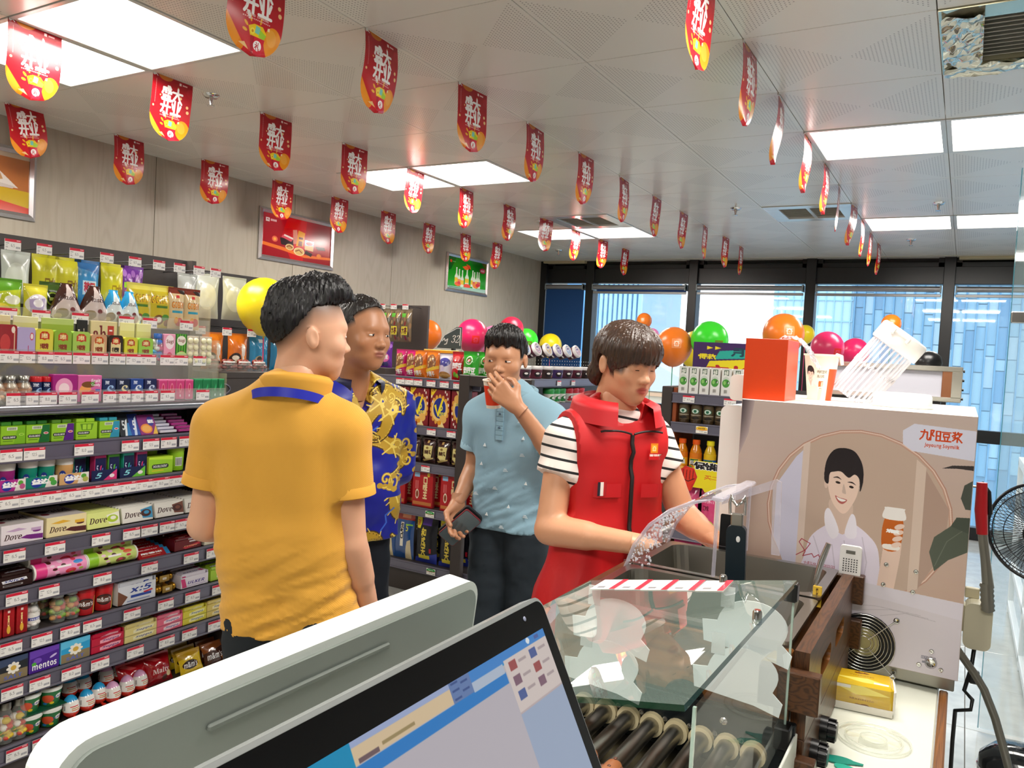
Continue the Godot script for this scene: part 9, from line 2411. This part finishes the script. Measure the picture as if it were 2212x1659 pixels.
	part("cup", cc.lathe([Vector2(0, 0.003), Vector2(0.024, 0.003), Vector2(0.026, 0.0), Vector2(0.035, 0.098)], 26).mesh(), m_pack, c)
	part("rim", MB.new().lathe([Vector2(0.0345, 0.096), Vector2(0.0375, 0.097), Vector2(0.0375, 0.1), Vector2(0.034, 0.1), Vector2(0.032, 0.09)], 26).mesh(), mat(C("efe6d6"), 0.5), c)
	var ph := thing("phone", "dark phone with red case held low by the man in light blue", "phone", V(-1.45, 0, -2.53) + V(-0.118, 0.895, 0.135))
	ph.rotation = V(0.35, 0.5, -0.75)
	part("case", MB.new().prism(rr_poly(0.076, 0.155, 0.01), -0.008, -0.001).mesh(), mat(C("7a1f2a"), 0.4), ph)
	part("screen", MB.new().prism(rr_poly(0.071, 0.15, 0.008), -0.001, 0.0008).mesh(), mat(C("4a5a60"), 0.06), ph)
	var wl := thing("wallet", "thin dark wallet held behind the phone", "wallet", V(-1.45, 0, -2.53) + V(-0.125, 0.90, 0.12))
	wl.rotation = ph.rotation
	part("leather", MB.new().prism(rr_poly(0.082, 0.16, 0.012), -0.016, -0.003).mesh(), mat(C("202428"), 0.5), wl)
func woman_red() -> void:
	var o := thing("person", "woman with short brown hair in a red vest over a striped shirt, looking down", "person", V(-0.79, 0, -1.97), atan2(0.79, 0.61))
	var skin := C("d9a07c")
	var j := {"neck": V(-0.012, 1.44, 0.0), "neckbase": V(-0.02, 1.385, -0.01), "chest": V(-0.025, 1.27, 0.0), "waist": V(-0.025, 1.06, 0.005), "hip": V(-0.03, 0.9, 0.0), "shL": V(0.10, 1.335, 0.0), "shR": V(-0.155, 1.325, -0.02), "elL": V(0.175, 1.13, 0.06), "elR": V(-0.205, 1.10, 0.02), "wrL": V(0.15, 1.11, 0.23), "wrR": V(-0.055, 1.105, 0.225), "knL": V(0.06, 0.48, 0.02), "knR": V(-0.1, 0.48, 0.02), "anL": V(0.06, 0.07, 0.0), "anR": V(-0.1, 0.07, 0.0), "w": 0.88}
	var mb := MB.new()
	var fl := Field.new(V(-0.27, 0.82, -0.18), V(0.27, 1.48, 0.28), 0.0095)
	limbs(fl, j)
	fl.mesh(mb, flat(skin))
	hand(mb, aim(j.wrR, V(0.8, -0.15, 0.45), V(0.1, -1, 0.1)), skin, -1.0, [0.3, 0.32, 0.35, 0.35], 0.6)
	hand(mb, aim(j.wrL, V(-0.1, -0.05, 1), V(-0.3, -1, 0.0)), skin, 1.0, [0.35, 0.38, 0.4, 0.4], 0.6)
	var hl := func(p: Vector3) -> float:
		var x := absf(p.x)
		if p.z > 0.03: return 0.128 + 0.003 * sin(p.x * 210.0) - 0.03 * clampf((x - 0.045) / 0.02, 0, 1)
		if p.z > 0.008: return 0.078 + (0.03 - p.z) * 0.2
		if p.z > -0.034: return 0.128
		return lerpf(0.075, 0.01, clampf((-p.z - 0.034) / 0.03, 0, 1))
	var shape := func(h: Field) -> void:
		h.ell(V(0, 0.14, -0.012), V(0.088, 0.094, 0.108), 0.01)
		h.ell(V(0, 0.155, 0.03), V(0.08, 0.07, 0.078), 0.02)
		h.cap(V(-0.03, 0.06, -0.07), V(0.03, 0.06, -0.07), 0.04, 0.04, 0.03)
	head(mb, Transform3D(Basis(V(0, 1, 0), 0.2) * Basis(V(1, 0, 0), 0.2).scaled(V(0.9, 0.9, 0.9)), V(-0.012, 1.442, 0.0)), skin, o, {"hair": C("3c2a20"), "hairline": hl, "shape": shape, "lip": C("b8584a"), "eyes_down": true, "strand": 0.004, "swirl": 2.0, "hair_rough": 0.36, "w": 0.97})
	part("body", mb.mesh(), vcol(0.42), o)
	var sf := Field.new(V(-0.26, 1.0, -0.18), V(0.22, 1.44, 0.2), 0.0095)
	sleeve(sf, j.shR + V(0.02, 0, 0), j.shR.lerp(j.elR, 0.42), 0.062, 0.062)
	sleeve(sf, j.shL + V(-0.02, 0, 0), j.shL.lerp(j.elL, 0.42), 0.06, 0.06)
	trunk(sf, j, 0.004)
	folds(sf, 0.004, 9.0, 9.0)
	sf.each(func(p: Vector3, d: float) -> float: return maxf(d, 1.12 - p.y))
	var sm := MB.new()
	var si := newim(8, 64, C("f2e6e0"))
	for y in 64: if y % 64 < 15: si.fill_rect(Rect2i(0, y, 8, 1), C("17171b"))
	sf.mesh(sm, flat(Color.WHITE), func(p: Vector3) -> Vector2: return Vector2(0.5, (p.y + p.x * 0.16) * 36.0))
	part("striped_shirt", sm.mesh(), texm(si, 0.8), o)
	var vf := Field.new(V(-0.27, 0.8, -0.22), V(0.23, 1.46, 0.26), 0.0095)
	trunk(vf, j, 0.024)
	vf.cap(j.hip + V(-0.06, 0, 0.0), j.hip + V(0.06, 0, 0.0), 0.13, 0.13, 0.05, 1.1)
	vf.cap(j.hip + V(-0.06, -0.1, 0.0), j.hip + V(0.06, -0.1, 0.0), 0.135, 0.135, 0.05, 1.1)
	vf.each(func(p: Vector3, d: float) -> float:
		var q := d + 0.004 * wn.get_noise_3d(p.x * 8.0, p.y * 4.0, p.z * 8.0) + 0.008 * clampf((1.15 - p.y) / 0.2, 0, 1) * wn.get_noise_3d(p.x * 11.0, p.y * 2.5, p.z * 11.0)
		for s in [[j.shR, -1.0], [j.shL, 1.0]]: # arm openings
			var a: Vector3 = s[0]
			var e := Vector2((p.y - a.y + 0.045) / 0.105, (p.z - a.z) / 0.085).length() - 1.0
			if p.y > 1.15 and p.x * s[1] > (a.x + 0.004 * s[1]) * s[1]: q = maxf(q, 0.02 + 0.0 * e)
		var nk := V(p.x + 0.02, (p.y - 1.44) * 0.9, p.z - 0.035).length() - 0.062 # neck opening
		return maxf(maxf(q, -nk), 0.83 - p.y))
	var vm := MB.new()
	var red := C("c4101c")
	vf.mesh(vm, flat(red))
	var vmat := vcol(0.55)
	part("red_vest", vm.mesh(), vmat, o)
	var cm := mat(red, 0.55); cm.cull_mode = BaseMaterial3D.CULL_DISABLED
	collar(o, V(-0.02, 1.395, 0.002), 0.078, 0.062, cm, 0.9, 0.9)
	var front := func(x: float, y: float) -> float:
		var z := 0.24
		while z > 0.0:
			var q := (V(x, y, z) - vf.o) / vf.h
			var i := (int(q.z) * vf.ny + int(q.y)) * vf.nx + int(q.x)
			if i >= 0 and i < vf.f.size() and vf.f[i] < 0.003: return z
			z -= 0.002
		return 0.1
	var zp := []
	for k in 24: zp.append(V(-0.02, 1.355 - k * 0.0215, front.call(-0.02, 1.355 - k * 0.0215) + 0.002))
	part("zip", MB.new().tube(zp, 0.0055, 6).mesh(), mat(C("1b1416"), 0.5), o)
	for s in [-1.0, 1.0]:
		var lp := []
		for k in 9: lp.append(V(-0.02 + s * (0.004 + 0.0105 * k), 1.357 + 0.0034 * k - 0.00035 * k * k, front.call(-0.02 + s * (0.004 + 0.0105 * k), 1.35) + 0.004))
		part("collar_zip", MB.new().tube(lp, 0.003, 6).mesh(), mat(C("1b1416"), 0.5), o)
	var flap := func(x0: float, x1: float, y: float) -> void:
		var f := func(s: float, q: float) -> Vector3:
			var x := lerpf(x0, x1, s)
			var yy := y - 0.035 * q
			return V(x, yy, front.call(x, yy) + 0.004)
		part("pocket_flap", MB.new().sheet(f, 10, 4).mesh(), cm, o)
	flap.call(-0.12, -0.045, 1.23)
	flap.call(0.008, 0.075, 1.23)
	var st := func(s: float, q: float) -> Vector3:
		var x := lerpf(-0.115, -0.09, s)
		return V(x, 1.235 - 0.035 * q, front.call(x, 1.235 - 0.035 * q) + 0.006)
	var ti := newim(16, 8, C("1a1a2a")); ti.fill_rect(Rect2i(5, 0, 6, 8), C("efe9e4")); ti.fill_rect(Rect2i(11, 0, 5, 8), C("b0141e"))
	part("stripe_label", MB.new().sheet(st, 3, 3).mesh(), texm(ti, 0.6), o)
	for q in [["badge", 0.03, 0.052, 1.335, 0.026], ["vest_text", 0.026, 0.066, 1.31, 0.018]]:
		var f := func(s: float, t: float) -> Vector3:
			var x := lerpf(q[1], q[2], s)
			var y: float = q[3] - q[4] * t
			return V(x, y, front.call(x, y) + 0.0025)
		var m := MB.new(); m.uv = art[q[0]]
		part("printed_badge", m.sheet(f, 4, 4).mesh(), m_pack, o)
	var nl := []
	for k in 17:
		var a := -1.9 + 3.8 * k / 16.0
		nl.append(V(-0.018 + sin(a) * 0.06, 1.425 - 0.062 * (0.5 + 0.5 * cos(a)), 0.0 + cos(a) * 0.068))
	part("necklace", MB.new().tube(nl, 0.0008, 5, false).mesh(), mat(C("c8a868"), 0.2, 1.0), o)
	legs(o, j, C("1a1c24"), 0.8)
func build_all() -> void:
	build_candy()
	build_fixtures()
	build_counter()
	build_people()
